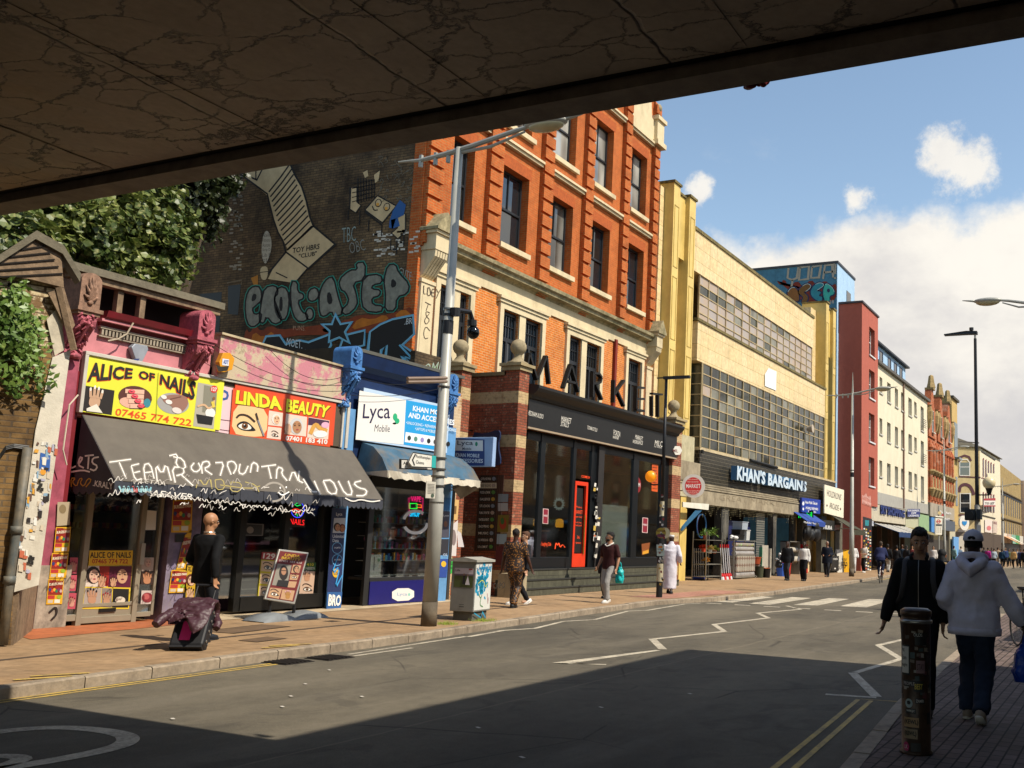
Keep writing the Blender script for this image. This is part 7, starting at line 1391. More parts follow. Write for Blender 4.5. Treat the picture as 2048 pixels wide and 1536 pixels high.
# ================================================================ street furniture
M_GREY=C('b4b2a8',.45,.1,k=.75,var=.1,dirt=.25,dirtc='6c665a');M_GBASE=C('7a6c58',.8,k=.65,var=.4,dirt=.7,dirtc='3c342a',bump=.4);M_BK=C('1a1a1c',.45,k=.9)
def grey_lamp(x,y,label,lean=0.0,arm=1.9,spire=True,H=9.0):
    t=thing('street_lamp',label,'street lamp',(x,y,0),group='tall grey lamp posts with a swept cross arm')
    MB().tube([(0,0,0),(0,0,.42)],[.14,.135],20).build('base_sleeve',M_GBASE,t,smooth=True)
    MB().tube([(0,0,.42),(0,0,2.3),(0,0,2.34),(lean*.9,0,H+.1)],[.132,.124,.108,.068],20).build('column',M_GREY,t,smooth=True)
    MB().tube([(lean*.4,0,5.25),(lean*.4,0,5.5)],[.097,.097],16).tube([(lean*.4,0,5.58),(lean*.4,0,5.63)],[.096,.096],16).build('black_band',M_BK,t)
    mb=MB();X=lean;pts=[(X,1.45,H+.02),(X,.9,H-.02),(X,.3,H+.02),(X,-.3,H+.1),(X,-arm+.5,H+.25),(X,-arm,H+.32)]
    mb.tube(pts,[.015,.04,.055,.05,.045,.03],8).tube([(X,.0,H-.0),(X,-.7,H+.02),(X,-arm+.3,H+.2)],[.03,.03,.02],6)
    if spire:mb.tube([(X,0,H+.1),(X,0,H+1.25)],[.06,.008],8)
    for a in (.25,.55,.9):mb.box(X-.03,X+.03,a-.03,a+.03,H-.16,H+.08)
    mb.build('cross_arm',M_GREY,t,smooth=False)
    MB().ell((X,-arm-.15,H+.30),(.20,.46,.10),16,8).tube([(X,-arm-.5,H+.31),(X,-arm-.95,H+.36)],[.05,.012],8).build('lamp_head',M_GREY,t,smooth=True)
    MB().ell((X,-arm-.15,H+.25),(.17,.38,.12),16,8).build('lens',C('c8b890',.15,k=.7),t,smooth=True);return t
L1=grey_lamp(14.27,11.22,'tall grey lamp post beside the painted utility cabinet',0,1.75,False,8.74)
L2=grey_lamp(51.64,13.22,'tall grey lamp post in front of the HOLDRONS ARCADE board',.0,1.5,True,9.7)
copy_tree(L2,None,(83.5,13.6,0),0,'far grey lamp post in front of the gabled brick building');copy_tree(L2,None,(132,14.2,0),0,'farthest grey lamp post, in front of the brick terrace')
copy_tree(L2,None,(32.4,2.2,-.35),pi,'grey lamp head reaching in from the right edge, high above the road')
# gear on the first lamp post
s=thing('finger_sign','white fingerpost sign reading Peckhamplex Cinema with a turquoise end','direction sign',(14.27,11,2.7),world=True)
fp=PP((14.05,11.0,0),(.96,-.28,0),(0,0,1));q=[fp.P(*p,0)for p in ((817,924),(826,905),(872,912),(871,936),(824,933))];MB().prism(q,Vector((.28,.96,0))*.03).build('board',C('e8e4d8',.5,k=.85),s)
P=fp;P.line('1a1a18',[(817,924),(826,905),(872,912),(871,936),(824,933),(817,924)],1.2,1);P.line('1a1a18',[(831,908),(825,920),(829,931)],2.6,1);P.poly('2ab0ac',[(864,911),(872,912),(871,936),(863,935)],2);P.quadtext('3a3a38','Peckhamplex',[(832,917),(861,921),(861,914),(832,909)],2,bold=.0);P.quadtext('3a3a38','Cinema',[(832,927),(848,929),(848,923),(832,920)],2,bold=.0);P.build('lettering',s)
s=thing('finger_sign','black-edged white fingerpost sign reading All Saints, behind the Cinema sign','direction sign',(14.27,11.1,2.6),world=True)
fp=PP((14.05,11.2,0),(.98,-.1,0),(0,0,1));MB().prism([fp.P(*p,0)for p in ((801,918),(866,921),(865,941),(801,938))],(0,.03,0)).build('board',C('1c1c1a',.5),s);fp.poly('d8d4ca',[(803,920),(864,923),(863,939),(803,936)],1);fp.quadtext('1a1a18','All Saints',[(806,929),(836,931),(836,924),(806,923)],2,bold=.02);fp.build('lettering',s)
s=thing('dome_camera','black dome surveillance camera on a short arm off the grey lamp post','camera',(14.4,11.2,5.6),world=True)
fp=PF(11.1);a,b_,c_,d_=[fp.P(*p,0)for p in ((912,620),(940,624),(944,640),(944,652))];MB().tube([a,b_,c_],[.05,.045,.05],8).tube([c_,d_],.09,12).tube([fp.P(910,616,0),fp.P(910,632,0)],.10,10).build('bracket',M_BK,s)
MB().ell(d_+Vector((.02,-.02,-.12)),(.12,.12,.13),14,10).build('dome',C('0e0e10',.1),s,smooth=True)
s=thing('banner_arm','empty grey banner arm on the grey lamp post above the phone shop sign','bracket',(14.2,11.2,4.6),world=True)
mb=MB()
for py in (757,764):mb.tube([fp.P(815,py,0),fp.P(893,py-1,0)],.03,8)
mb.build('arms',C('a8907c',.4,.5),s)
s=thing('notice','small laminated planning notice strapped to the grey lamp post','notice',(14.1,11.1,2.2),world=True);fp=PF(11.0);MB().prism([fp.P(*p,0)for p in ((853,962),(872,964),(870,997),(851,996))],(0,.01,0)).build('sheet',C('cfc8b8',.5),s);P=PF(10.995)
for i in range(7):P.line('6a645a',[(855,968+i*3),(869,969+i*3)],.8,1)
P.ell('4a5a4a',865,991,3,4,1);P.build('print',s)
mb=MB()
for z in (2.45,2.62,2.75,2.95,2.15,4.25,5.7):mb.tube([(14.27,11.22,z),(14.27,11.22,z+.03)],.128 if z<3 else .112,16)
tag(mb.build('steel_straps',C('8c8880',.3,.8)),'steel straps fixing the signs to the grey lamp post','straps')
# utility cabinet
s=thing('utility_cabinet','grey street cabinet with turquoise spray paint and a pasted wedding photo','cabinet',(15.58,11.22,0));s.rotation_euler=(0,0,radians(8))
MB().box(-.02,.66,0,.50,.17,1.10).build('body',[C('8e8e88',.5,k=.7,dirt=.3)],s,bevel=.01);MB().box(.02,.6,.04,.44,0,.17).build('plinth',C('6a6a60',.8,k=.6,dirt=.6),s)
MB().prism([(-.06,-.04,1.10),(-.06,.54,1.10),(-.06,.54,1.14),(-.06,.25,1.19),(-.06,-.04,1.14)],(.76,0,0)).build('lid',C('b0aca0',.5,k=.75,dirt=.4),s)
def Lp(o,kind):pass
rnd=random.Random(14);mb=Panel('X',0,.002,(0,-.001,0),(1,0,0),(0,0,1),(0,-1,0));TQ=C('1c9cc4',.5,k=.8,var=.2);WP=flat('d8d8d0')
mb.rect(WP,.0,.2,.64,1.08,1)
for i in range(90):u,v=rnd.gauss(.27,.13),rnd.gauss(.68,.13);mb.ell(TQ,min(.58,max(.05,u)),v,rnd.uniform(.02,.06),rnd.uniform(.02,.05),2,8,rnd.uniform(0,3))
for i in range(5):u=.1+i*.1;mb.line(TQ,smooth_pts([(u,.9),(u+.05,1.04),(u+.09,.88),(u+.12,1.02)],2),.018,3)
for i in range(5):mb.line(flat('2c5f9c'),smooth_pts([(.02+i*.12,1.0),(.08+i*.12,.93),(.12+i*.12,1.05)],1),.014,4)
mb.line(flat('d8d83a'),smooth_pts([(.1,.7),(.3,.78),(.4,.6),(.5,.7)],2),.014,4);mb.line(flat('3a8a3a'),smooth_pts([(.15,.5),(.25,.4),(.3,.52),(.2,.3),(.35,.25)],2),.014,4);mb.line(flat('c87a7c'),[(.5,.5),(.55,.3),(.58,.42)],.012,4);mb.line(TQ,[(.02,.15),(.3,.05),(.35,.15),(.5,.03)],.02,1);mb.build('spray_paint',s)
mb=Panel('X',0,.002,(-.021,0,0),(0,-1,0),(0,0,1),(-1,0,0));mb.rect('4a5428',-.44,.62,-.04,.98,1);mb.rect('c8bcc0',-.44,.86,-.04,.98,2);mb.rect('6a5a64',-.44,.84,-.04,.87,3);mb.poly('1a1a20',[(-.26,.68),(-.2,.68),(-.21,.84),(-.25,.84)],4);mb.ell('8a6a54',-.23,.86,.016,.02,5);mb.poly('e0d8dc',[(-.2,.67),(-.1,.67),(-.15,.84)],4);mb.ell('8a6a54',-.155,.855,.014,.018,5);mb.rect('a83a34',-.14,.95,-.06,.975,4);mb.text('4a3a44','Life',-.42,.92,.1,.035,4);mb.line('4a4a48',[(-.3,.26),(-.2,.26)],.02,2);mb.line('4a4a48',[(-.3,.30),(-.2,.30)],.012,2);mb.build('pasted_photo',s)
# swivel board
s=thing('pavement_sign','leaning red LINDA BEAUTY poster frame on a grey water-filled base','pavement sign',(13.7,13.95,0),world=True)
fp=PP((13.15,13.9,1.2),(.98,-.1,0),(.03,.18,.98));fr4=[(528,1096),(618,1105),(590,1210),(530,1198)];o4=[(559,1098),(618,1106),(591,1209),(530,1198)]
q=[fp.P(*p,0)for p in o4];MB().prism(q,-fp.n*.05).build('poster_frame',C('b8b4aa',.35,.4),s,bevel=.01);P=fp;P.poly('6a1614',[(560,1102),(614,1109),(588,1204),(534,1195)],2)
P.quadtext('b8981c','LINDA',[(568,1112),(599,1117),(600,1111),(570,1107)],3,bold=.02,shear=.1);P.quadtext('b8981c','BEAUTY',[(562,1118),(601,1124),(602,1118),(563,1113)],3,bold=.02,shear=.1);P.quadtext('c8b8b0','07401 183 410',[(557,1123),(603,1129),(604,1125),(558,1119)],3,bold=.01)
P.poly('8a8478',[(555,1127),(583,1131),(574,1174),(544,1170)],3);P.ell('241a14',567,1146,9,15,4);P.ell('a87a5c',567,1143,5,7.5,5);P.line('2a1c14',[(562,1141),(572,1142)],1.2,6);P.poly('1c1614',[(552,1172),(556,1160),(578,1162),(575,1175)],5)
for q in ([(586,1130),(602,1132),(598,1147),(582,1146)],[(581,1149),(598,1151),(594,1161),(579,1160)],[(578,1163),(594,1164),(590,1176),(575,1175)],[(541,1175),(564,1178),(558,1198),(536,1193)],[(565,1179),(590,1182),(585,1202),(561,1198)]):P.poly('b8906c',q,3)
eye_(P,549,1188,.5,.1,4);face_(P,592,1139,.7,'b88a68','3a2a20',4);eye_(P,588,1155,.3,0,4);hand_(P,576,1192,.5,'a8783c','c890a8',4);P.build('poster',s)
def hump(x0,y0,w,d):
    mb=MB();mb.prism([(x0,y0,.02),(x0+.12*w,y0,.11),(x0+.4*w,y0,.18),(x0+.7*w,y0,.12),(x0+w,y0,.03),(x0+w,y0,0),(x0,y0,0)],(.02,d,0));return mb
hb=MB();
for x_0,dy in ((12.75,0),(13.55,.05)):
    vs=[]
    n=10
    for i in range(n+1):
        t=i/n;z=.015+.13*sin(pi*t)**.8;vs+=[(x_0+.78*t,13.52+dy+.0,0),(x_0+.78*t,13.55+dy,z*.8),(x_0+.78*t,13.8+dy,z),(x_0+.78*t,14.05+dy,z*.8),(x_0+.78*t,14.08+dy,0)]
    hb.add(vs,[(i*5+j,i*5+j+1,(i+1)*5+j+1,(i+1)*5+j)for i in range(n)for j in range(4)])
hb.build('water_base',C('8a8e90',.45,k=.7,dirt=.3),s,smooth=True);MB().tube([(13.15,13.85,.1),(13.15,13.85,.34)],.03,8).tube([(13.72,13.85,.1),(13.72,13.85,.24)],.03,8).build('spring_post',M_BK,s)
# left black lamp column with orange globe
s=thing('street_lamp','slim black LED lamp post with a glowing orange globe and sticker-covered striped shaft','street lamp',(25.58,12.09,0),world=True)
X,Y=25.58,12.09;MB().tube([(X,Y,2.7),(X,Y,6.3)],[.055,.04],12).build('column',M_BK,s,smooth=True);mb=MB();mb.tube([(X,Y,0),(X,Y,.45)],.092,14).mat(1).tube([(X,Y,.45),(X,Y,.95)],.093,14).mat(0).tube([(X,Y,.95),(X,Y,1.62)],.092,14).tube([(X,Y,1.62),(X,Y,2.3)],.062,14).mat(1).tube([(X,Y,2.3),(X,Y,2.72)],.063,14);mb.build('striped_shaft',[M_BK,C('c8bc9c',.6,k=.75,var=.4,dirt=.6)],s,smooth=False)
MB().box(X-.06,X+.06,Y-.75,Y+.08,6.28,6.36).box(X-.03,X+.03,Y+.08,Y+.3,6.31,6.34).build('lamp_head',M_BK,s)
gq=PX(1302,953,X);MB().tube([(X,Y,3.2),(X,gq[0],3.2),(X,gq[0],gq[1]-.2)],.022,6).build('globe_bracket',M_BK,s);MB().ell((X,gq[0],gq[1]),(.17,.17,.17),20,14).build('orange_globe',C('f08a10',.35,k=1,em=.35),s,smooth=True)
P=PP((X-.14,Y,0),(0,1,0),(0,0,1));P.ell('b8a23c',1322,1066,10,10.5,1,24);P.ell('e8dcb0',1330,1066,10,11,0,24);P.poly('7a3a54',smooth_pts([(1312,1068),(1332,1068),(1328,1075),(1316,1075)],1,True),2);P.text('6a2a20','PECKHAM',1314,1064,16,-4,3,.01);P.poly('cfe0d4',[(1313,1089),(1329,1090),(1329,1112),(1314,1112)],1);P.poly('e88a2a',[(1317,1092),(1325,1092),(1325,1096),(1317,1096)],2);P.text('2a2a2a','CLOSED ON',1315,1100,13,-3,2,.02);P.text('5a6a5a','MONDAY',1316,1105,10,-2,2)
rnd=random.Random(3)
for i in range(26):x,y=rnd.uniform(1317,1327),rnd.uniform(985,1172);P.poly(rnd.choice(('d8d4c8','b8b0a0','e8e4dc','c8a04a','9a3a3a')),[(x,y),(x+rnd.uniform(2,5),y+1),(x+3,y+rnd.uniform(3,7)),(x-1,y+4)],2)
P.build('stickers_and_notices',s)
# right black column with the white belisha globe
X,Y=28.0,3.68;s=thing('street_lamp','tall black lamp post with a white globe beacon and a signal box','street lamp',(X,Y,0),world=True)
MB().tube([(X,Y,2.85),(X,Y,7.5)],[.055,.04],12).tube([(X,Y,0),(X,Y,.9)],.09,14).tube([(X,Y,.9),(X,Y,1.7)],.075,14).build('column',M_BK,s);MB().tube([(X,Y,7.5),(X,Y,7.68)],.03,10).build('collar',M_GREY,s)
MB().tube([(X,Y,1.7),(X,Y,2.85)],.076,14).build('white_sleeve',C('c0bcb0',.6,k=.75,var=.3,dirt=.5),s);MB().prism([(X-.09,Y-.06,7.70),(X-.09,Y+.24,7.72),(X-.05,Y+.85,7.67),(X-.05,Y+.85,7.64),(X-.09,Y+.2,7.63),(X-.09,Y-.06,7.62)],(.2,0,0)).tube([(X,Y+.1,7.74),(X,Y+.1,7.82)],.06,8).build('lamp_head',M_BK,s)
MB().tube([(X,Y,3.12),(X,3.36,3.12),(X,3.36,3.25)],.02,6).lathe((X,3.36,3.12),[(.03,0),(.05,.02),(.09,.16),(.1,.18)],12).build('globe_bracket',M_BK,s);MB().ell((X,3.36,3.45),(.175,.175,.175),20,14).build('white_globe',C('e0cfa4',.3,k=.85,em=.05),s,smooth=True)
MB().box(X-.25,X+.1,Y+.02,Y+.3,2.42,2.72).box(X-.25,X+.1,Y-.12,Y-.02,2.45,2.72).tube([(X-.26,Y+.16,2.57),(X-.4,Y+.16,2.55)],[.10,.12],12).build('signal_box',C('22282c',.5),s)
P=PL(X-.12);P.poly('e8e4dc',[(1954,1050),(1962,1050),(1962,1100),(1953,1098)],1);P.build('pasted_sheet',s)
# bus stop
X,Y=79,13.3;s=thing('bus_stop','bus stop flag with a red ring roundel, seen behind the man in black','bus stop',(X,Y,0),world=True);MB().tube([(X,Y,0),(X,Y,4.9)],.06,8).build('pole',M_GREY,s)
fp=PF(Y-.1);MB().prism([fp.P(*p,0)for p in ((1871,1036),(1885,1037),(1884,1070),(1871,1069))],(0,.08,0)).tube([fp.P(1871,1036,0)-Vector((.3,0,-.1)),fp.P(1885,1037,0)+Vector((.3,0,.1))],.06,6).build('flag',C('e8e0cc',.5),s)
P=PF(Y-.11);P.line(flat('b8242a'),[(1877+3.4*cos(i*pi/8),1043+3.4*sin(i*pi/8))for i in range(17)],1.4,1);P.line(flat('b8242a'),[(1872.5,1043),(1881.5,1043)],1.4,2);P.poly('4a4a4a',[(1872,1048),(1884,1048.5),(1884,1052),(1872,1052)],1)
for i in range(9):P.ell('5a5a54',1874+(i%3)*3.6,1056+(i//3)*4,.8,1,1,6)
P.ell('a8242a',1885.5,1030,3.6,3.8,1,3,pi/6*1);P.ell('c8b078',1879,1026,3.6,3.6,1,12);P.build('symbols',s)
# bollard with stickers in the foreground
s=thing('bollard','brown metal bollard plastered with stickers, in front of the man in black','bollard',(8.35,1.595,0));R=.117
MB().lathe((0,0,0),[(.135,0),(.13,.02),(R,.03),(R,1.03),(R+.012,1.035),(R+.012,1.06),(R,1.065),(R,1.085),(R+.01,1.09),(R+.01,1.13),(R-.02,1.15),(.01,1.152)],36).build('post',C('5c4434',.35,.3,k=.6,var=.5,sc=9,dirt=.6,dirtc='2a1c14',bump=.3),s,smooth=True)
MB().lathe((0,0,1.03),[(R+.013,0),(R+.016,.012),(R+.013,.03)],36).build('steel_ring',C('a8a49c',.3,.8),s,smooth=True)
class Cyl(Panel):
    def P(s_,u,v,k):a=base_a+u/R;return Vector(((R+.0012*(k+1))*cos(a),(R+.0012*(k+1))*sin(a),v))
base_a=atan2(-1.62,-8.35);P=Cyl('F');
def stk(m,u,v,w,h,t_=None,tc='e8e4dc',k=1,rot=0):
    n=5
    for i in range(n):a0,a1=u+w*i/n,u+w*(i+1)/n;P.poly(m,[(a0,v+rot*a0),(a1,v+rot*a1),(a1,v+h+rot*a1),(a0,v+h+rot*a0)],k)
    if t_:P.text(tc,t_,u+w*.1,v+h*.25,w*.8,h*.5,k+1,.02)
# u grows to the viewer's right
stk('1a1a1a',-.14,.62,.09,.24);stk('c8c4bc',-.135,.635,.075,.21,None,k=2);P.text('2a2a28','ng',-.13,.80,.03,.03,3,.01);P.text('2a2a28','7am',-.13,.74,.05,.035,3,.01);P.text('2a2a28','night',-.13,.68,.06,.035,3,.01)
stk('141210',-.01,.86,.1,.1);stk('8a6a6c',.0,.64,.07,.10,'STAY','4a3438');stk('3a2c2c',.08,.72,.06,.07);stk('241e1c',-.12,.53,.12,.05,'PEOPLE','a8a09c');stk('1c1a18',-.02,.49,.08,.09,'BEST','c8b040');P.ell('9aa8a8',-.06,.40,.032,.036,2,20);P.ell('26282a',-.06,.405,.018,.018,3,5);stk('2c2422',-.01,.40,.08,.045,'ZAMIR','c8c0b8');stk('1e1a18',-.09,.32,.09,.04,'WIKJC','c8c4bc')
stk('a8865c',-.105,.215,.125,.075);P.text('141210','(KEWL)',-.1,.23,.115,.045,3,.03);stk('8f7a5c',-.105,.125,.115,.075);P.text('141210','(KEWL)',-.1,.14,.10,.045,3,.03)
P.ell('a82058',-.085,.06,.028,.038,2,16);P.text('d8c8c8','LK',-.1,.045,.03,.03,3,.0);stk('201c1a',-.045,.025,.08,.07);stk('1a1816',.09,.24,.04,.09);stk('b0a894',-.1,-.0+.0-.0+.0,.0,.0)if 0 else None
rnd=random.Random(44)
for i in range(46):stk(rnd.choice(('6a5c50','2a2422','8a7c6c','4a4038','9a948a','5a2c30','3a4a4a')),rnd.uniform(-.17,.13),rnd.uniform(.45,.98),rnd.uniform(.02,.05),rnd.uniform(.015,.05),None,k=0,rot=rnd.uniform(-.2,.2))
P.text('c8c4bc','OLDS',-.02,.93,.07,.025,2,.0);P.build('stickers',s)
P=Cyl('F');stk('a89c84',-.1,.0+.0,.0,.0)if 0 else None
# ================================================================ shop goods on the pavement in front of the yellow store
def goods(name,label,cat,loc,parts,group=None,rz=0):
    s=thing(name,label,cat,loc,rz,group)
    for nm,mb,mt in parts:mb.build(nm,mt,s)
    return s
STL=C('a8a498',.35,.5,k=.7)
def shelf_rack(L,D,H,n):
    mb=MB()
    for a in (0,L):
        for c_ in (0,D):mb.box(a-.02,a+.02,c_-.02,c_+.02,0,H)
    m2=MB()
    for i in range(n):z=.15+(H-.5)*i/(n-1);m2.box(0,L,0,D,z,z+.025)
    return mb,m2
a,c_=shelf_rack(1.7,.6,2.0,4);goods('plant_rack','metal shelving trolley of potted plants beside the brick pier','rack',(37.6,15.7,0),[('uprights',a,STL),('shelf',c_,STL)])
rnd=random.Random(8);P0=(37.6,15.7)
def pot_plant(x,y,z,col,leafc,r,lb_,spiky=True):
    s=thing('potted_plant',lb_,'plant',(x,y,z),group='potted plants on the trolley');MB().lathe((0,0,0),[(.07,0),(.1,.16),(.11,.17)],10).build('pot',C(col,.6),s);mb=MB()
    for i in range(46):
        a=rnd.uniform(0,6.28);e=rnd.uniform(.1,1.3);L=r*rnd.uniform(.6,1.1);d=Vector((cos(a)*cos(e),sin(a)*cos(e),sin(e)));w=Vector((-sin(a),cos(a),0))*.02*(3 if not spiky else 1.6);b0=Vector((0,0,.16));m_=b0+d*L*.6;t_=b0+d*L+Vector((0,0,-L*.25));mb.add([b0,m_+w,t_,m_-w],[(0,1,2,3)])
    mb.build('leaves',C(leafc,.5,k=.7,var=.4),s,recalc=False)
pot_plant(37.9,15.9,1.68,'a8583a','6a8a34',.5,'spiky palm in a terracotta pot on the top shelf, by the pier');pot_plant(38.8,15.9,1.68,'2a2a2a','7a9a3c',.55,'arching green plant in a black pot on the top shelf');pot_plant(37.8,15.9,1.15,'d8482a','c83a1c',.3,'red flowering plant on the second shelf',False);pot_plant(38.5,15.9,1.1,'e8dcc8','d8c07a',.3,'cream and lilac flowers on the second shelf',False);pot_plant(39.0,15.9,1.1,'c87a5a','9aa84a',.28,'pale green succulent on the second shelf',False);pot_plant(38.1,15.9,.64,'4a3a34','d89a3a',.25,'small orange flowers on the third shelf',False)
# mop handles
for i,(x,lb_)in enumerate(((39.55,'first'),(39.8,'second'),(40.05,'third'),(40.3,'fourth'),(40.5,'fifth'))):
    c_='c82020';s=thing('mop','white and red mop, %s from the plant trolley in the row'%lb_,'mop',(x,15.75,0),group='mops standing by the rolls');MB().tube([(0,0,.22),(.03,.12,1.35)],.02,6).build('handle',C('d8d4d4',.4),s);MB().tube([(.03,.12,1.35),(.035,.13,1.5)],.025,6).lathe((0,0,.14),[(.09,0),(.07,.06),(.02,.14)],8).build('grip',C(c_,.4),s);MB().lathe((0,0,0),[(.12,0),(.1,.1),(.06,.15)],8).build('head',C(('d8d8d8',c_)[i%2],.8),s)
for i in range(5):s=thing('broom','blue-headed broom at the back of the plant trolley, %s one'%('left end','second','middle','fourth','right end')[i],'broom',(38.3+i*.24,16.5,0),group='blue brooms behind the trolley');MB().tube([(0,0,.1),(0,.05,1.3)],.018,6).build('handle',C('d0ccc8',.5),s);MB().box(-.12,.12,-.04,.04,0,.12).build('head',C('2a4ab0',.6),s)
# rolls of floor covering
s=thing('vinyl_roll_rack','rack of patterned vinyl and oilcloth rolls stacked to chest height','rack',(40.8,15.6,0),world=True)
def rollm(name,kind):
    m,nt,b=newmat(name);g=NG(nt);v=g.wall();
    if kind:t=g.N.new('ShaderNodeTexBrick');g.L(v,t.inputs['Vector']);t.offset=0;t.inputs['Scale'].default_value=1;t.inputs['Brick Width'].default_value=.3;t.inputs['Row Height'].default_value=.3;t.inputs['Mortar Size'].default_value=.012;t.inputs['Color1'].default_value=hexc('b8b0a0',.7);t.inputs['Color2'].default_value=hexc('a8a090',.7);t.inputs['Mortar'].default_value=hexc('5a4a40',.7);v2=g.N.new('ShaderNodeTexVoronoi');g.L(v,v2.inputs['Vector']);v2.inputs['Scale'].default_value=3.333;v2.inputs['Randomness'].default_value=0;g.L(g.mix(g.ramp(v2.outputs['Distance'],.25,.3,.7,0),t.outputs[0],hexc('7a4a3c',.7)),b.inputs['Base Color'])
    else:v2=g.N.new('ShaderNodeTexVoronoi');g.L(v,v2.inputs['Vector']);v2.inputs['Scale'].default_value=5;v2.inputs['Randomness'].default_value=.4;c2=g.mix(.55,v2.outputs['Color'],hexc('8a8a3a',.8));g.L(g.mix(g.ramp(v2.outputs['Distance'],.32,.36,1,0),hexc('a8a090',.7),c2),b.inputs['Base Color'])
    b.inputs['Roughness'].default_value=.35;return m
rm=[rollm('tile_print',1),rollm('dotted_print',0),C('b0aaa4',.35,k=.7,var=.3,sc=12,dirt=.3,dirtc='4a3a3c')]
mb=MB();yy=15.55
mb.mat(0).box(40.75,43.1,yy,yy+.4,.32,1.02)
for z,r,k in ((.18,.15,2),(1.12,.11,2),(1.32,.1,2),(1.52,.1,1)):mb.mat(k).tube([(40.75,yy+.15,z),(43.1,yy+.15,z)],r,14)
mb.build('rolls',rm,s);mb=MB()
for x in (40.7,43.25):mb.box(x-.03,x+.03,yy+.1,yy+.16,.08,1.72).box(x-.03,x+.03,yy+.55,yy+.6,.08,1.72)
mb.box(40.7,43.25,yy,yy+.6,1.66,1.7).box(40.7,43.4,yy,yy+.6,.05,.1).tube([(43.2,yy,.07),(43.2,yy+.04,.07)],.07,10);mb.build('trolley_frame',STL,s)
def tub(x,y,z,w,d,h,col,lb_,name='plastic_box',cat='box',grp=None,lid=None):
    s=thing(name,lb_,cat,(x,y,z),0,grp);a_,b_=w/2,d/2;MB().prism([(-a_*.9,-b_*.9,0),(a_*.9,-b_*.9,0),(a_,-b_,h),(-a_,-b_,h)],(0,d*.95,0)).build('body',C(col,.35,k=.8),s);MB().box(-a_-.02,a_+.02,-b_-.02,b_+.0,h,h+.03).build('lid',C(lid or col,.35,k=.8),s)
tub(42.0,15.9,2.18,.75,.5,.33,'aab4c0','translucent storage box, topmost of the stack on the roll rack',grp='boxes on the roll rack');tub(41.7,15.9,1.95,.5,.45,.2,'1c1c1e','upper black box on the roll rack, under the translucent box',grp='boxes on the roll rack');tub(41.6,15.9,1.71,.75,.45,.21,'161618','lower black box standing on the roll rack',grp='boxes on the roll rack');tub(42.5,15.9,1.71,.45,.45,.44,'d0d0cc','tall white box on the roll rack beside the black boxes',grp='boxes on the roll rack')
mb=MB();rnd=random.Random(2)
for i in range(14):mb.ell((41.0+rnd.uniform(-.15,.3),15.8+rnd.uniform(-.1,.1),1.76+rnd.uniform(0,.09)),(rnd.uniform(.08,.16),.1,rnd.uniform(.05,.1)),8,6)
tag(mb.build('plastic_sheeting',C('dcdad6',.4,k=.8),smooth=True),'crumpled white plastic sheeting on the left end of the roll rack','plastic sheet')
def bucket(x,y,r,h,col,lb_,name='bucket',cat='bucket',grp=None,z=0):
    s=thing(name,lb_,cat,(x,y,z),0,grp);MB().lathe((0,0,0),[(r*.8,0),(r,h),(r*1.06,h),(r*1.06,h+.03),(r*.95,h+.03),(r*.9,h-.03)],18).build('body',C(col,.35,k=.8),s);mb=MB();mb.tube([(r*cos(t),-.02,h+r*.5*sin(t))for t in [i*pi/6 for i in range(7)]],.008,5);mb.build('handle',STL,s)
G_='plastic tubs in front of the store'
bucket(44.6,15.6,.22,.42,'e86a14','orange plastic bucket next to the black bins',grp=G_);bucket(44.3,15.4,.2,.40,'1a1a1c','black bin with a teal rim in front of the orange bucket',grp=G_);bucket(43.9,15.6,.2,.5,'4a4e3c','dark green bin at the right foot of the roll rack',grp=G_);bucket(44.05,15.9,.3,.3,'a84a2a','large terracotta pot behind the orange bucket','plant_pot','pot',z=.62);bucket(44.1,15.95,.28,.6,'6a4a3a','brown tub under the terracotta pot',grp=G_)
bucket(47.2,15.6,.32,.62,'3a6ad0','big blue tub filled with black and silver bags',grp=G_);bucket(47.85,15.6,.24,.62,'d8281c','bright red tub between the blue tub and the dark red one',grp=G_);bucket(48.3,15.7,.22,.6,'8a1c1c','dark red tub, rightmost of the tubs',grp=G_)
mb=MB()
for i in range(20):mb.mat(i%2).ell((47.2+rnd.uniform(-.3,.3),15.6+rnd.uniform(-.2,.2),.75+rnd.uniform(0,.4)),(rnd.uniform(.06,.16),.1,rnd.uniform(.06,.14)),8,6)
tag(mb.build('bagged_goods',[C('1c1c1e',.25),C('b0aca8',.2,.3)],smooth=True),'crinkled black and silver bags heaped in the blue tub','bags')
s=thing('mattress_stack','tall pale plastic-wrapped panels leaning behind the buckets','panels',(45.6,15.9,0));MB().box(-.55,.35,0,.12,0,1.5).box(.4,.55,-.1,.1,0,1.35).build('panels',C('bcb4a4',.4,k=.75,var=.2),s);MB().box(-.6,-.56,-.02,.14,0,1.4).build('edge_strip',C('5aa87c',.4),s)
s=thing('vinyl_roll_rack','smaller grey rack of rolls in front of the roller shutter','rack',(50.2,15.9,0));mb=MB();mb.box(-.9,-.85,0,.5,0,1.75).box(.9,.95,0,.5,0,1.75).box(-.9,.95,0,.5,1.7,1.75);mb.build('frame',STL,s);MB().tube([(-.85,.2,1.3),(.9,.2,1.3)],.13,12).tube([(-.85,.2,.8),(.9,.2,.8)],.16,12).build('rolls',C('c0b8a8',.35),s)
s=thing('display_cabinet','red fridge cabinet by the phone repair entrance','cabinet',(52.3,15.9,0));MB().box(-.3,.3,0,.5,.05,1.6).build('body',C('c81c1c',.35),s);MB().box(-.26,.26,-.01,0,.3,1.5).build('door',M_GLASS,s)
s=thing('dark_tarpaulin','black sheet bundled over the shop entrance under the green sign','sheet',(52.5,15.3,2.0));mb=MB()
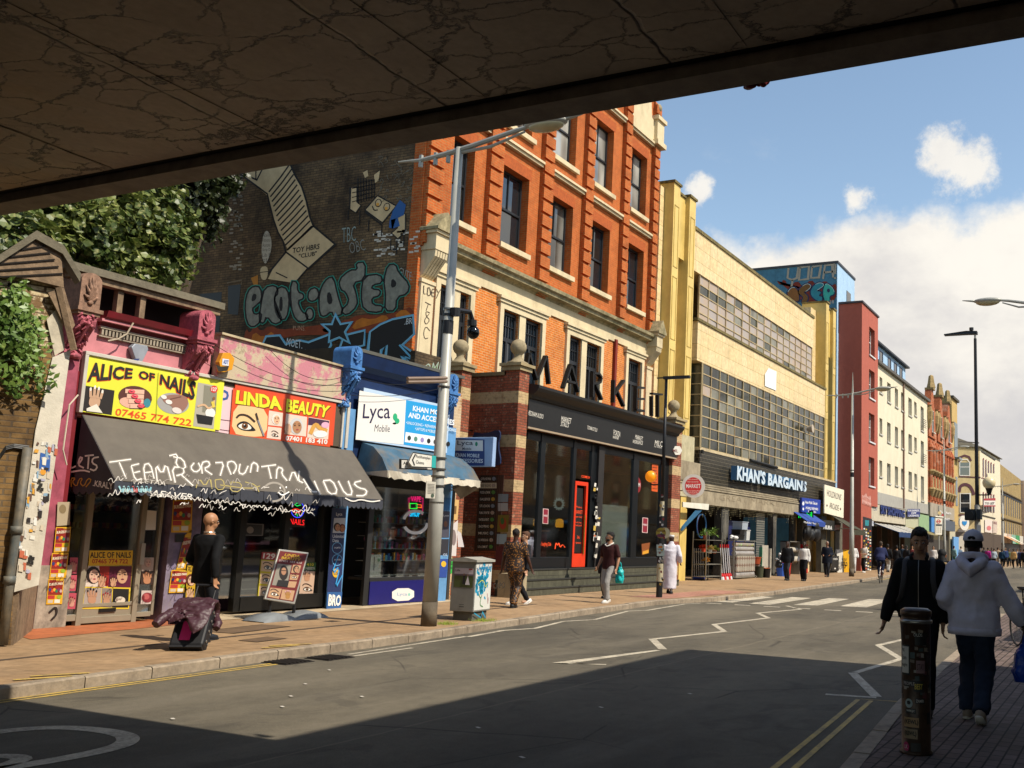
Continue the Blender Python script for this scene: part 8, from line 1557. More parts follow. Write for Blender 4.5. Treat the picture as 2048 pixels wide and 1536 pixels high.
for i in range(12):mb.ell((rnd.uniform(-1.6,1.0),.2+rnd.uniform(-.1,.1),rnd.uniform(-.05,.6)),(rnd.uniform(.3,.5),.2,rnd.uniform(.25,.4)),10,6)
mb.build('folds',C('121214',.6),s,smooth=True)
s=thing('diagonal_brace','blue steel brace and white board over the plant stall','brace',(37.5,15.9,2.5),world=True);fp=PF(YK-.35);MB().prism([fp.P(*p,0)for p in ((1364,1062),(1366,1053),(1393,1021),(1404,1021))],(0,.06,0)).build('steel_brace',C('2f6488',.5),s);MB().prism([fp.P(*p,0)for p in ((1366,1004),(1418,1008),(1417,1020),(1366,1014))],(0,.06,0)).build('white_board',C('e0dccc',.5,k=.85),s)
# hoops hanging in the stall
mb=MB()
for i,c_ in enumerate(('24507c','6a2a5a','a82048')):mb.mat(i).tube([(38.9+.12*i+.5*cos(t),16.5+.05*i,2.25+.5*sin(t))for t in [k*pi/12 for k in range(25)]],.035,6)
tag(mb.build('hula_hoops',[C('24507c',.4),C('6a2a5a',.4),C('a82048',.4)]),'blue and purple hula hoops hanging inside the plant stall','hoops')
for x,y,lb_,col,art in ((58.2,15.6,'black chalkboard A-board with a white frame by the arcade entrance','d8d4c8',0),(59.2,15.5,'yellow WE BUY GOLD A-board behind the tall lamp post','e0a81c',1)):
    s=thing('pavement_sign',lb_,'A-board',(x,y,0),world=True);MB().prism([(x-.55,y,0),(x+.5,y-.1,0),(x+.5,y-.05,1.35),(x-.55,y+.05,1.35)],(0,.04,0)).prism([(x-.55,y+.5,0),(x+.5,y+.5,0),(x+.5,y,1.35),(x-.55,y+.08,1.35)],(0,.03,0)).build('frame',C(col,.5,k=.8),s)
    P=PF(y-.12)
    if art:P.quadtext('241c0c','WE BUY',[(1683,1121),(1694,1122),(1694,1117),(1683,1116)],1,bold=.03);P.quadtext('241c0c','GOLD',[(1682,1132),(1695,1133),(1695,1124),(1682,1123)],1,bold=.05)
    else:P.poly('1c1c1a',[(1664,1112),(1678,1112),(1677,1142),(1663,1142)],1);P.text('d8d4cc','OPEN',1666,1120,9,-4,2);P.ell('e8e4dc',1670,1137,1.5,1.5,2)
    P.build('face',s)
# parked bicycles at the right edge
def bicycle(label,loc,rz,frame='1a1a1c',basket=True):
    s=thing('bicycle',label,'bicycle',loc,rz)
    for x in (-.52,.52):
        w=MB();w.tube([(x+.33*cos(t),0,.35+.33*sin(t))for t in [k*pi/14 for k in range(29)]],.018,6);o=w.build('wheel',C('1a1a1a',.6),s);sp_=MB()
        for k in range(9):t=k*pi/9;sp_.tube([(x+.32*cos(t),0,.35+.32*sin(t)),(x-.32*cos(t),0,.35-.32*sin(t))],.0025,3)
        sp_.build('spokes',STL,o)
    f=MB();f.tube([(-.52,0,.35),(-.12,0,.33),(.38,0,.82),(-.2,0,.85),(-.12,0,.33)],.016,6).tube([(-.52,0,.35),(-.19,0,.78)],.01,6).tube([(.52,0,.35),(.38,0,.9)],.015,6);f.build('frame',C(frame,.3),s)
    MB().tube([(-.2,0,.85),(-.22,0,.98)],.014,6).ell((-.24,0,1.0),(.14,.06,.03),10,6).build('saddle',M_BK,s);MB().tube([(.38,0,.9),(.37,0,1.02)],.014,6).tube([(.3,-.28,1.04),(.38,-.1,1.04),(.38,.1,1.04),(.3,.28,1.04)],.012,6).build('handlebar',M_BK,s);MB().tube([(-.12,-.07,.33),(-.12,.07,.33)],.03,8).box(-.2,-.1,.08,.16,.17,.19).box(-.14,-.04,-.16,-.08,.47,.49).build('pedals',M_BK,s)
    if basket:
        b_=MB()
        for k in range(7):b_.box(.45+k*.045,.455+k*.045,-.16,.16,.78,.785).box(.45+k*.045,.455+k*.045,-.165,-.16,.78,1.02).box(.45+k*.045,.455+k*.045,.16,.165,.78,1.02)
        for z in (.78,.9,1.02):b_.box(.45,.75,-.165,-.16,z,z+.008).box(.45,.75,.16,.165,z,z+.008)
        b_.build('wire_basket',STL,s)
    return s
bicycle('parked bicycle with a wire basket at the right edge behind the grey hoodie',(17.9,1.55,0),radians(205));bicycle('second parked bicycle mostly outside the right edge of the view',(19.2,1.45,0),radians(190),'2a5a7a',False)
sheet('kerb_ramp_markings',[(12.4,-.2),(19.5,.6),(19.5,.95),(12.4,.2)],.006,C('a88866',.8,k=.62,var=.2))
# ================================================================ people
def ik(a,b,l1,l2,pole):
    d=b-a;L=min(d.length,(l1+l2)*.998);u=d.normalized();x=(l1*l1-l2*l2+L*L)/(2*L);h=math.sqrt(max(0,l1*l1-x*x));p=pole-u*pole.dot(u);p.normalize();return a+u*x+p*h,a+u*L
def grow(mb,name,mat,parent,vox,wr=0.0,sm=4,wsc=9):
    o=mb.build(name,mat);r=o.modifiers.new('r','REMESH');r.mode='VOXEL';r.voxel_size=vox;s_=o.modifiers.new('s','SMOOTH');s_.factor=.5;s_.iterations=sm
    COL.objects.unlink(o);me=evalmesh(o);COL.objects.link(o);o.modifiers.clear();old=o.data;o.data=me;bpy.data.meshes.remove(old);me.name=name
    if wr:
        PN=[(v.co.copy(),v.normal.copy())for v in me.vertices];co=[]
        for p,n_ in PN:co+=(p+n_*wr*(noise.noise(Vector((p.x*wsc,p.y*wsc,p.z*wsc*.6)))+.5*noise.noise(p*wsc*2.3)))[:]
        me.vertices.foreach_set('co',co);me.update()
    me.polygons.foreach_set('use_smooth',[True]*len(me.polygons))
    me.materials.clear();me.materials.append(mat);adopt(o,parent);return o
def person(label,loc,rz,H=1.75,feet=((.22,0),(-.22,.03)),hands=((.12,.27,.86),(-.06,-.27,.84)),turn=0,nod=0,top=('33343a','long'),legs='22242a',shoes='1a1a1a',skin='a87a5c',hair=('1a1410','short'),vox=.024,group=None,wide=1.0,lean=.0,hem=.88,detail=False,wr=.006,loose=.0,legloose=0.0,step=None,sock=None):
    t=thing('person',label,'person',loc,rz,group);S=H/1.75;V=lambda x,y,z:Vector((x,y,z))*S;w=wide
    SK=C(skin,.5,k=.75,var=.08,sc=8);TP=top[0]if not isinstance(top[0],str)else C(top[0],.85,k=.78,var=.15,sc=6,spec=.2)
    hips=[V(0,.09,.90),V(0,-.09,.90)];ank=[V(feet[i][0],.085*(1,-1)[i]+(step[i]if step else 0),.085+feet[i][1])for i in (0,1)];kn=[]
    for i in (0,1):k_,a_=ik(hips[i],ank[i],.44*S,.43*S,Vector((1,0,.1)));kn.append(k_);ank[i]=a_
    ln=lean;sh=[V(ln,.175*w,1.40),V(ln,-.175*w,1.40)];el,wr_=[],[]
    for i in (0,1):e_,w_=ik(sh[i],V(*hands[i]),.30*S,.27*S,Vector((-1,.35*(1,-1)[i],-.2)));el.append(e_);wr_.append(w_)
    def torso(mb,g,z0=.82,zt=9,wx=1.0):
        P_,R_=[],[]
        for z,a,b_ in ((.80,.15,.10),(.92,.172,.118),(1.05,.152,.108),(1.2,.162,.118),(1.33,.182*w,.118),(1.41,.172*w,.095),(1.465,.09,.07),(1.50,.056,.06),(1.57,.053,.056)):
            if z>=z0 and z<=zt:P_.append(V(ln*(z-.8)/.6,0,z));R_.append(((a*wx+g)*S,(b_+g*1.1)*S))
        mb.tube(P_,R_,16,ref=(0,1,0))
    def limb(mb,a,b_,c_,ra,rb,rc,g):mb.tube([a,a.lerp(b_,.5),b_,b_.lerp(c_,.35),c_],[(ra+g)*S,((ra+rb)/2*1.04+g)*S,(rb+g)*S,(rb*1.04+g)*S,(rc+g)*S],12)
    R=Matrix.Rotation(turn,3,'Z')@ Matrix.Rotation(nod,3,'Y');hc=V(ln*1.15+.0,0,1.53)
    hp=lambda x,y,z:hc+R @ V(x,y,z)
    mb=MB();torso(mb,0)
    for i in (0,1):
        limb(mb,hips[i]+V(0,0,.02),kn[i],ank[i],.088,.056,.040,0);limb(mb,sh[i],el[i],wr_[i],.052,.040,.028,0);mb.ell(sh[i],(.062*S,)*3,10,8)
        mb.tube([ank[i]-V(.05,0,.03),ank[i]+V(.08,0,-.04),ank[i]+V(.17,0,-.055)],[.04*S,.042*S,.03*S],8)
        d=(wr_[i]-el[i]).normalized();f_=Vector((1,0,0));f_=(f_-d*f_.dot(d)).normalized();n_=d.cross(f_)*(1,-1)[i];pc=wr_[i]+d*.05*S
        mb.tube([wr_[i]-d*.02*S,pc,wr_[i]+d*.09*S],[(.030*S,.022*S),(.042*S,.018*S),(.038*S,.015*S)],10,ref=f_)
        if detail or vox<.03:
            fr_=(.0095 if detail else .012)*S
            for k in range(4):
                o_=f_*(.03-.020*k)*S;b0=wr_[i]+d*.085*S+o_;L=(.075,.085,.08,.062)[k]*S;cur=-n_*(.25+.1*k)*(1.5 if detail else 1);m1=b0+d*L*.5+cur*L*.35;mb.tube([b0-d*.02*S,b0,m1,m1+(d*.25+cur).normalized()*L*.5],[fr_*1.1,fr_*1.05,fr_,fr_*.8],7)
            b0=wr_[i]+d*.03*S+f_*.035*S;mb.tube([b0-f_*.02*S,b0+(d*.5+f_*.6)*.035*S,b0+(d*.9+f_*.35-n_*.3)*.07*S],[.014*S,.012*S,.009*S],7)
    # head: skull, jaw, cheeks, nose, ears
    mb.tube([hc+Vector((-.01,0,-.06))*S,hp(-.01,0,.06)],[.058*S,.055*S],12);RR=R
    mb.ell(hp(-.005,0,.14),(.098*S,.078*S,.098*S),18,12,RR);mb.ell(hp(.028,0,.075),(.066*S,.058*S,.062*S),16,10,RR);mb.ell(hp(.058,0,.03),(.028*S,.032*S,.02*S),10,6,RR)
    mb.tube([hp(.086,0,.135),hp(.112,0,.09),hp(.095,0,.078)],[.010*S,.015*S,.012*S],8)
    mb.ell(hp(.085,0,.052),(.014*S,.026*S,.010*S),8,6,RR);mb.ell(hp(.078,0,.148),(.018*S,.05*S,.010*S),10,6,RR)
    for s_ in (1,-1):mb.ell(hp(-.005,.080*s_,.105),(.020*S,.010*S,.032*S),8,6,RR)
    grow(mb,'body',SK,t,vox*.62 if detail else vox*.8,0,3)
    fm=MB()
    for s_ in (1,-1):fm.mat(0).ell(hp(.084,.032*s_,.118),(.012*S,.016*S,.008*S),8,6,RR).mat(1).ell(hp(.092,.032*s_,.118),(.006*S,.008*S,.008*S),8,6,RR).mat(2).tube([hp(.093,.014*s_,.142),hp(.094,.034*s_,.148),hp(.08,.054*s_,.140)],.0045*S,5)
    fm.mat(3).tube([hp(.094,.024,.047),hp(.101,0,.048),hp(.094,-.024,.047)],.005*S,5);fm.build('facial_features',[flat('d8d0c8'),flat('1a1210'),flat('1e1612'),flat('7a4038' if skin>'7' else '4a2820')],t,smooth=True)
    # trousers or skirt
    kind=top[1]
    if legs:
        mb=MB();g=.014+legloose;mb.tube([V(0,0,.80),V(0,0,.9),V(0,0,1.0)],[(.145*S+g,.10*S+g),(.172*S+g,.118*S+g),(.155*S+g,.11*S+g)],16,ref=(0,1,0))
        for i in (0,1):limb(mb,hips[i]+V(0,0,.02),kn[i],ank[i]+V(0,0,-.01),.088,.060,.046+legloose*.5,g)
        grow(mb,'trousers',C(legs,.85,k=.78,var=.2,sc=7,spec=.2)if isinstance(legs,str)else legs,t,vox,wr*1.3)
    if kind in ('robe','abaya'):
        mb=MB();torso(mb,.03,1.05);f0=(ank[0]+ank[1])/2;mb.tube([V(0,0,1.3),V(0,0,1.05),V(0,0,.9),V(feet[0][0]*.2+feet[1][0]*.2,0,.55),V((feet[0][0]+feet[1][0])/2,0,.14)],[(.2*S,.14*S),(.19*S,.15*S),(.2*S,.16*S),(.21*S,.19*S),(.21*S,.23*S)],20,ref=(0,1,0))
        for i in (0,1):limb(mb,sh[i],el[i],wr_[i]-(wr_[i]-el[i]).normalized()*.02,.06,.055,.055,.022);mb.ell(sh[i],(.085*S,)*3,10,8)
        grow(mb,'robe',TP,t,vox,wr*1.8,4,6)
    else:
        mb=MB();g=.022+loose;torso(mb,g,1.05,1.47,1+loose*3);mb.tube([V(0,0,hem),V(0,0,(hem+1.1)/2),V(ln*.4,0,1.1)],[((.178+loose)*S+g,(.125+loose)*S+g),((.175+loose)*S+g,(.12+loose)*S+g),((.158+loose)*S+g,.115*S+g)],18,ref=(0,1,0))
        for i in (0,1):
            mb.ell(sh[i],((.074+loose*.8)*S,)*3,10,8)
            if kind=='long':limb(mb,sh[i],el[i],wr_[i]-(wr_[i]-el[i]).normalized()*.005,.056+loose*.7,.046+loose,.036+loose*.4,.014)
            else:d=el[i]-sh[i];mb.tube([sh[i],sh[i]+d*.55,sh[i]+d*.88],[.072*S,.068*S,.066*S],12)
        grow(mb,'top',TP,t,vox,wr,4,7 if loose else 9)
    # shoes
    for i in (0,1):
        sm_=MB();a_=ank[i];p=.0 if feet[i][1]<.02 else .5;dx=Matrix.Rotation(p,3,'Y');q=lambda x,y,z:a_+dx @ V(x,y,z)
        sm_.tube([q(-.075,0,-.045),q(0,0,-.03),q(.09,0,-.045),q(.175,0,-.055)],[.040*S,.050*S,.046*S,.032*S],10).mat(1).tube([q(-.085,0,-.072),q(.05,0,-.074),q(.19,0,-.072)],[(.036*S,.012*S),(.05*S,.012*S),(.036*S,.012*S)],8,ref=(0,1,0));sm_.build('shoe',[C(shoes,.6),C(sock or shoes,.6)],t,smooth=True)
    # hair and headgear
    hk=hair[1];HM=C(hair[0],.8,k=.8,var=.35,sc=30,bump=.5);mb=MB()
    if hk=='short':mb.ell(hp(-.022,0,.158),(.100*S,.086*S,.098*S),18,12,RR);mb.ell(hp(.03,0,.205),(.07*S,.066*S,.038*S),14,8,RR);mb.ell(hp(-.05,0,.10),(.06*S,.075*S,.07*S),12,8,RR)
    elif hk=='crop':mb.ell(hp(-.018,0,.152),(.092*S,.082*S,.095*S),16,10,RR)
    elif hk in ('scarf','hood'):mb.ell(hp(-.02,0,.14),(.112*S,.1*S,.118*S),16,12,RR);mb.tube([hp(-.04,0,.08),hc+V(-.02,0,-.05),hc+V(-.01,0,-.16)],[.09*S,.10*S,.17*S],14)
    elif hk=='wrap':mb.ell(hp(-.03,0,.175),(.108*S,.092*S,.085*S),16,10,RR)
    elif hk=='long':mb.ell(hp(-.024,0,.155),(.102*S,.09*S,.1*S),16,10,RR);mb.tube([hp(-.06,0,.14),hp(-.08,0,.0),hc+V(-.1,0,-.12)],[.07*S,.075*S,.05*S],12)
    elif hk=='kufi':mb.mat(0).lathe(hp(-.015,0,.17)-V(0,0,0),[(.088*S,0),(.09*S,.05*S),(.08*S,.068*S),(.02,.072*S)],18)
    if hk in ('bald','kufi'):pass
    if hk=='kufi':mb.build('kufi_cap',HM,t,smooth=True)
    elif mb.v:grow(mb,'headscarf' if hk in ('scarf','hood','wrap')else 'hair',HM,t,.012 if vox>.02 else .007,.008 if hk in ('short','crop')else .003,2,40 if hk=='short' else 14)
    t_=dict(t=t,hp=hp,V=V,sh=sh,el=el,wr=wr_,hips=hips,S=S,R=RR,hc=hc);return t_
def bag(label,x,y,z,w,h,d,col,rz=0,rough=.35,cat='bag'):
    s=thing('carrier_bag',label,cat,(x,y,z),rz);mb=MB();mb.tube([(0,0,0),(0,0,h*.25),(0,0,h*.7),(0,0,h)],[(w*.42,d*.42),(w*.52,d*.55),(w*.4,d*.42),(w*.2,d*.16)],14,ref=(0,1,0));grow(mb,'bag',C(col,rough,k=.85,var=.25,sc=14),s,.014,.022,2,14)
    MB().tube([(0,-w*.16,h*.97),(0,-w*.1,h*1.2),(0,0,h*1.28),(0,w*.1,h*1.2),(0,w*.16,h*.97)],.012,6).build('handles',C(col,rough,k=.85),s);return s
# --- foreground: man in black walking towards the camera
M_BLKJ=C('141416',.8,k=.8,var=.2,sc=8,spec=.25)
A=person('man in a black zip jacket with backpack straps walking towards the camera behind the bollard',(10.25,1.92,0),pi+.12,1.82,((.16,0),(-.16,.02)),((.04,.22,.86),(.02,-.34,.84)),.10,.22,('141416','long'),'101114','0e0e10','b08468',('1c1410','short'),.016,wide=1.0,hem=.90,detail=True,loose=.008)
t,V=A['t'],A['V']
for s_ in (1,-1):MB().tube([V(-.14,.10*s_,1.36),V(-.06,.115*s_,1.48),V(.07,.13*s_,1.43),V(.165,.125*s_,1.25),V(.14,.16*s_,1.1),V(-.03,.2*s_,1.0)],(.03,.008),8,ref=(0,1,0))if 0 else MB().tube([V(-.14,.10*s_,1.36),V(-.06,.115*s_,1.485),V(.07,.13*s_,1.455),V(.17,.135*s_,1.28),V(.165,.16*s_,1.12),V(.0,.215*s_,1.02)],[(.028,.01)]*6,8,ref=(0,1,0)).build('backpack_strap',C('3a3638',.7),t,smooth=True)
MB().tube([V(.172,0,1.0),V(.175,0,1.2),V(.16,0,1.36),V(.11,0,1.46)],.004,5).build('zip',C('8c8884',.3,.8),t)
mb=MB();mb.tube([V(.085,.07,1.47),V(.06,.08,1.50),V(-.05,.07,1.52),V(-.07,0,1.53),V(-.05,-.07,1.52),V(.06,-.08,1.50),V(.085,-.07,1.47)],.018,8);mb.build('collar',M_BLKJ,t,smooth=True)
mb=MB();mb.tube([V(-.27,0,1.0),V(-.27,0,1.2),V(-.24,0,1.42)],[(.13,.07),(.15,.09),(.11,.05)],12,ref=(0,1,0));b=thing('backpack','dark backpack on the back of the man in the black jacket','backpack',(10.25,1.92,0),pi+.12);mb.build('sack',C('222024',.7),b,smooth=True)
# --- foreground: man in grey hoodie walking away
A=person('man in a lilac grey hoodie and back-to-front view of a grey cap walking away',(10.2,1.38,0),-.02,1.80,((.10,0),(-.24,.03)),((.16,.22,1.02),(.05,-.46,.86)),0,.0,('ddd6e6','long'),'2a3448','a08c78','3a2418',('0e0c0c','crop'),.016,wide=1.03,hem=.80,detail=True,loose=.026,wr=.018,legloose=.012,sock='d8d0c4')
t,V,hp=A['t'],A['V'],A['hp'];MH=C('ddd6e6',.85,k=.78,var=.15,sc=6,spec=.2)
mb=MB();mb.tube([V(-.10,.12,1.50),V(-.16,.07,1.46),V(-.19,0,1.40),V(-.16,-.07,1.46),V(-.10,-.12,1.50)],[.045,.06,.075,.06,.045],12);mb.tube([V(-.02,.11,1.52),V(-.10,.09,1.54),V(-.125,0,1.55),V(-.10,-.09,1.54),V(-.02,-.11,1.52),V(.07,-.09,1.47),V(.09,0,1.44),V(.07,.09,1.47),V(-.02,.11,1.52)],.036,10);grow(mb,'hood',MH,t,.012,.008,3,9)
for z in (.83,):MB().tube([V(0,0,z-.035),V(0,0,z+.03)],[(.255,.20),(.262,.205)],24,ref=(0,1,0)).build('hem_band',MH,t,smooth=True)
CAP=C('cfccdc',.8,k=.75,var=.12,sc=12);mb=MB();S=A['S'];R=A['R'];mb.ell(hp(-.012,0,.165),(.112*S,.096*S,.098*S),24,10,R,-.15);mb.build('cap',CAP,t,smooth=True)
MB().prism([hp(.09+.0,.07,.15),hp(.15,.06,.14),hp(.19,0,.138),hp(.15,-.06,.14),hp(.09,-.07,.15)],(0,0,.006)).build('cap_peak',CAP,t);MB().ell(hp(-.112,0,.172),(.012,.040,.028),12,8,R).build('cap_opening',C('0c0a0a',.9),t,smooth=True);MB().ell(hp(-.012,0,.263),(.012,.012,.006),8,6).build('cap_button',CAP,t)
w_=A['t'].matrix_basis @ A['wr'][1]
bag('bright blue thin plastic bag carried by the man in the grey hoodie',10.2+.06,1.38-.49,.40,.30,.36,.2,'1040a8');bag('black plastic bag held beside the blue one at the right edge',10.3,1.38-.62,.34,.22,.36,.18,'0c0c12')
# --- bald man with suitcase
A=person('bald man in black jumper and sunglasses pulling a suitcase along the pavement',(10.08,11.9,0),.12,1.80,((.24,0),(-.10,.0)),((.22,.24,1.00),(-.14,-.30,.88)),-.45,.02,('121214','long'),'26282e','1c2028','b8845f',('c89878','bald'),.018,wide=1.08,hem=.80,detail=True)
hp,t=A['hp'],A['t'];mb=MB();mb.ell(hp(.098,.034,.118),(.006,.024,.016),10,6,A['R']).ell(hp(.098,-.034,.118),(.006,.024,.016),10,6,A['R'])
for s_ in (1,-1):mb.tube([hp(.095,.055*s_,.124),hp(.04,.083*s_,.124),hp(-.01,.087*s_,.118)],.003,5)
mb.build('sunglasses',C('141010',.2),t);MB().tube([A['hc']+Vector((.07*cos(a),.068*sin(a),-.035))for a in [k*pi/8 for k in range(17)]],.008,6).build('neck_chain',C('d8d0c0',.3,.6),t)
s=thing('suitcase','black and pink wheeled suitcase with a brown puffer jacket draped over it','suitcase',(9.28,11.2,.03),.62);Rm=Matrix.Rotation(.62,4,'Y')
def tl_(mb):mb.v=[tuple(Rm @ Vector(p))for p in mb.v];return mb
BK_=C('16161a',.6);tl_(MB().box(-.02,.22,-.21,.21,.05,.66)).build('shell',BK_,s,bevel=.03);tl_(MB().box(-.028,-.018,-.03,.10,.12,.62)).build('pink_panel',C('d8307c',.5,k=.85),s)
tl_(MB().tube([(.20,.12,.6),(.20,.12,1.1),(.20,-.12,1.1),(.20,-.12,.6)],.010,6).tube([(.20,.14,1.1),(.20,-.14,1.1)],.018,8)).build('pull_handle',BK_,s);mb=MB()
for y_ in (-.18,.18):mb.tube([(.16,y_-.02,.04),(.16,y_+.02,.04)],.04,12)
tl_(mb.box(-.02,.2,-.2,.2,.02,.05)).build('wheels',BK_,s);mb=MB()
for z in (.15,.3,.45,.58):mb.tube([(.06,-.215,z),(.06,-.225,z)],.018,8).tube([(.15,-.215,z),(.15,-.225,z)],.014,8)
tl_(mb).build('studs',C('c8c4bc',.3,.8),s)
jk=thing('puffer_jacket','brown quilted puffer jacket draped over the suitcase','jacket',(9.28,11.2,.03),.62);mb=MB();rnd=random.Random(5)
dr=[(.27,.60),(.22,.70),(.12,.735),(.02,.73),(-.06,.69),(-.10,.62),(-.125,.54),(-.145,.46),(-.16,.38),(-.17,.31)]
dd=smooth_pts(dr,2);mb.tube([(x_0,.012*sin(i),z_0)for i,(x_0,z_0)in enumerate(dd)],[(.25+.012*sin(i*.8),.055 if i%4 in (1,2)else .036)for i in range(len(dd))],24,ref=(0,1,0));mb.tube([(.24,-.2,.62),(.2,-.27,.5),(.17,-.27,.4)],[.05,.06,.05],10)
mb.tube([(-.1,.2,.5),(-.22,.3,.34),(-.26,.36,.2)],[.07,.065,.055],10);tl_(mb);grow(mb,'quilted_shell',C('4a2830',.5,k=.7,var=.2,sc=10),jk,.010,.012,1,11)
# --- leopard print man and the person beside him
m,nt,b=newmat('leopard_print');g=NG(nt);tcn=g.N.new('ShaderNodeTexCoord');v=g.N.new('ShaderNodeTexVoronoi');g.L(tcn.outputs['Object'],v.inputs['Vector']);v.inputs['Scale'].default_value=26;g.L(g.mix(g.ramp(v.outputs['Distance'],.3,.42),hexc('a8702c',.75),hexc('2c180c',.7)),b.inputs['Base Color']);b.inputs['Roughness'].default_value=.6;LEO=m
person('man in a matching leopard print shirt and trousers walking away past the cabinet',(19.1,12.7,0),.15,1.76,((.2,0),(-.16,.0)),((.10,.36,.84),(.14,-.36,.86)),0,.0,(LEO,'short'),LEO,'16161a','4a2c1e',('1a1412','crop'),.02,wide=1.15,hem=.78,loose=.02,legloose=.012)
person('person in dark jacket and white trainers hidden behind the leopard print man',(20.1,13.1,0),pi-.5,1.70,((.3,.0),(-.2,.02)),((.05,.25,.84),(.1,-.28,.86)),0,0,('24262c','long'),'1c1e24','e8e4de','c89878',('5a3a24','short'),.024,sock='e8e4de')
A=person('bearded man in a maroon T-shirt, grey joggers and white trainers walking towards us',(22.35,12.0,0),pi-.12,1.76,((.18,0),(-.12,.01)),((.06,.27,.86),(.10,-.27,.90)),-.55,0,('3c1c1c','short'),'a09c98','e8e4dc','b08060',('16120f','short'),.018,wide=1.1,hem=.84,legloose=.006,sock='f0ece4')
mb=MB();mb.ell(A['hp'](.045,0,.045),(.058,.056,.045),14,8,A['R']).build('beard',C('1c1410',.9,bump=.5,sc=30),A['t'],smooth=True);MB().tube([A['V'](.10,.08,1.45),A['V'](.13,0,1.41),A['V'](.10,-.08,1.45),A['V'](-.04,-.08,1.50),A['V'](-.07,0,1.52),A['V'](-.04,.08,1.50),A['V'](.10,.08,1.45)],.016,6).build('shirt_collar',C('e8e4dc',.7),A['t'],smooth=True)
person('woman in a black hooded coat and purple headwrap behind the man in maroon',(23.9,12.9,0),pi+.1,1.66,((.12,0),(-.1,.0)),((.1,.26,.88),(.02,-.30,.88)),.2,0,('1c1c22','long'),'23242c','1a1a1c','4a2e20',('5a1c3c','wrap'),.022,hem=.70,loose=.03,wide=1.08)
bag('bright turquoise carrier bag held by the woman in black',24.0,12.55,.42,.26,.44,.16,'18b8b8')
person('man in a long white robe and white cap walking away behind the striped lamp post',(27.7,12.75,0),.25,1.76,((.22,0),(-.2,.0)),((.1,.28,.92),(.16,-.28,.95)),-.3,.1,('d8d4dc','robe'),None,'1c1c1e','3a2418',('e8e4e0','kufi'),.022,lean=.06,wide=1.15)
# --- further along the pavement
person('woman in a black cardigan and grey trousers carrying a black handbag',(42.2,13.7,0),pi,1.70,((.1,0),(-.1,0)),((.06,.28,.86),(.05,-.27,.9)),.1,0,('17181c','long'),'34363c','141414','4a2e20',('2a1814','long'),.026,hem=.80,loose=.015)
bag('black shoulder handbag of the woman in the black cardigan',42.05,14.05,.55,.34,.34,.16,'101012')
person('woman in a white long-sleeved top and black trousers beside the woman in the cardigan',(42.5,13.02,0),pi,1.70,((.14,0),(-.1,0)),((.06,.25,.86),(.05,-.28,.86)),-.1,0,('e4e0da','long'),'101014','1a1a1a','3a2418',('1a1210','crop'),.026,legloose=.02)
person('man in a navy padded coat in front of the chalkboard',(49.15,13.85,0),pi+.1,1.78,((.14,0),(-.14,.02)),((.16,.16,1.08),(.16,-.16,1.08)),.1,.1,('161c2a','long'),'26282e','1c1c1c','8a5c40',('8a8078','crop'),.028,hem=.66,loose=.03)
person('person in a white top half hidden behind the tall lamp post',(58.6,14.9,0),pi+.3,1.74,((.12,0),(-.1,0)),((.1,.28,.9),(.1,-.2,1.1)),0,0,('e4e0dc','long'),'dcd8d4','2a2a2a','6a4630',('1a1410','crop'),.03)
person('man in a white T-shirt and black trousers using a phone outside the red tower',(60.1,14.6,0),pi-.3,1.76,((.1,0),(-.08,0)),((.28,.1,1.12),(.28,-.06,1.14)),0,.1,('e6dfd2','short'),'17181c','e8e4dc','b07c5c',('16100e','short'),.028)
# cyclist
bicycle('bicycle ridden by the cyclist in the navy hooded jacket',(47.6,10.75,ROADZ),.12,'6a1c1c',False)
person('cyclist in a navy hooded jacket riding away along the kerb',(47.45,10.75,.06),.12,1.78,((.20,.12),(.28,.30)),((.52,.24,1.02),(.52,-.24,1.02)),0,0,('262c50','long'),'1c2440','b8b0a8','a87a5c',('4a3a2c','short'),.026,lean=.24,loose=.02)
# dark group by the awnings
gp='shoppers outside the striped awnings'
for x,y,c1,c2,lb_,hr in ((63.5,13.9,'141416','b8b4ac','shopper in black with a backpack, nearest the cyclist','short'),(64.8,13.6,'18181c','16161a','shopper in an all-black outfit behind the cyclist','short'),(66.5,13.3,'1c1c20','1a1c22','shopper in a black puffer beside the man in all black','long'),(69.5,14.2,'2a3a4a','1c1c1c','shopper in slate blue under the awnings','crop'),(73.5,14.3,'6a2a2a','222222','shopper in dull red under the awnings','short'),(76,13.2,'e0d8d0','2a2a30','shopper in a pale top by the bus stop','long')):
    person(lb_,(x,y,0),rb.uniform(-.4,.4)+(pi if x>68 else 0),rb.uniform(1.66,1.8),((.16,0),(-.16,.02)),((.08,.26,.86),(.02,-.26,.86)),0,0,(c1,'long'),c2,'2a2a2a',('6a4630','b88a68','4a2e20')[int(x)%3],('1a1410',hr),.034,gp,hem=.8,loose=.015)
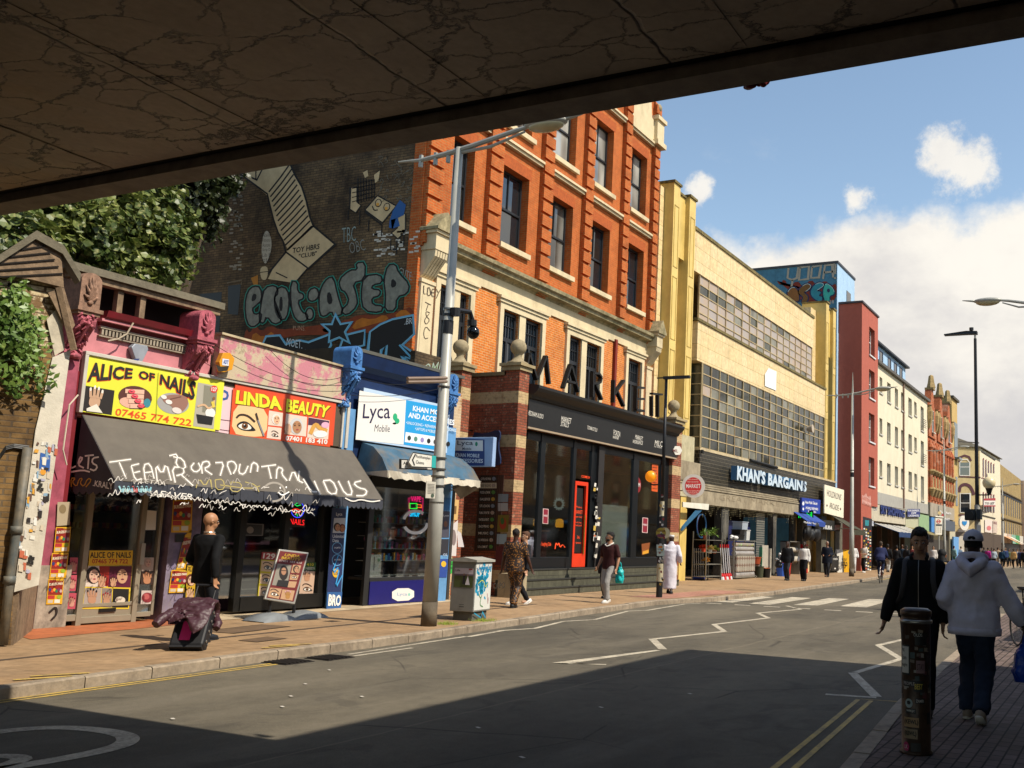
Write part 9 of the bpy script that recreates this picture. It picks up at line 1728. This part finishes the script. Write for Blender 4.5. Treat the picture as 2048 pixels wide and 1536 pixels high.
# woman in a headscarf crossing
A=person('woman in a black headscarf and beige trench coat crossing behind the man in black',(25.5,4.2,ROADZ+.01),-.55,1.70,((.14,0),(-.16,.0)),((.2,.16,1.05),(.2,-.16,1.08)),-.5,0,('141416','abaya'),None,'c8c0b4','8a5a40',('121214','scarf'),.022,wide=1.05)
mb=MB();V=A['V'];mb.tube([V(-.05,0,1.44),V(-.06,0,1.2),V(-.08,0,.8),V(-.1,0,.35)],[(.20,.12),(.235,.15),(.25,.18),(.27,.19)],16,ref=(0,1,0))
for s_ in (0,1):mb.tube([A['sh'][s_],A['el'][s_],A['el'][s_].lerp(A['wr'][s_],.8)],[.085,.075,.062],10)
grow(mb,'trench_coat',C('b09468',.8,k=.75,var=.15),A['t'],.024,.012,3,6)
# far crowd on the corner
gc='people walking in front of the brick terrace'
cr_=((1880,99,'b8b0a4','3a3a44','person in a pale jacket seen between the man in black and the hooded woman'),(1908,101,'8ab0b0','5a8a80','person in a turquoise patterned dress left of the cap'),(1922,104,'d8d4cc','3c3c3c','person in white just left of the grey cap'),(1968,100,'4a4a50','1c1c1c','person in grey right of the grey cap'),(1976,96,'b02c84','1c1c1c','person in a magenta top in the far crowd'),(1988,98,'b8c4cc','1a1a1e','person in pale blue beside the magenta top'),(1996,101,'c8b490','a8a49c','person in a sand-coloured jacket in the far crowd'),(2004,97,'1c3c54','1c1c20','person in a dark teal coat in the far crowd'),(2011,104,'2c3e68','202020','person in slate blue right of the teal coat'),(2027,94,'d8a868','141414','person in a tan jacket carrying a blue bag'),(2041,99,'2c3460','1a1a1a','person in navy at the far right'),(2048,96,'1a1a1c','1a1a1a','person in black at the far right edge'),(2019,108,'6a7a5a','2a2a2a','person in olive behind the tan jacket'),(1983,106,'3c2c2c','2c2c34','person in brown behind the magenta top'),(2035,107,'c8c4c0','2a2a2a','person in light grey between tan jacket and navy'),(1894,108,'5a3a3a','2a2a2a','person in rust red outside the blue shop'))
for px_,x,c1,c2,lb_ in cr_:
    y=PX(px_,1115,x)[0];person(lb_,(x,y,.0),rb.uniform(-.5,.5)+(pi if px_%2 else 0),rb.uniform(1.72,1.86),((.18,0),(-.18,.0)),((.1,.26,.86),(-.02,-.26,.86)),0,0,(c1,'long'),c2,'2a2a2a',('8a5c40','4a2e20','b88a68')[int(x)%3],(('1a1410','3a2418')[int(x)%2],('crop','short')[int(x)%2]),.04,gc,hem=.8,loose=.02)
bpy.data.scenes.remove(S2)
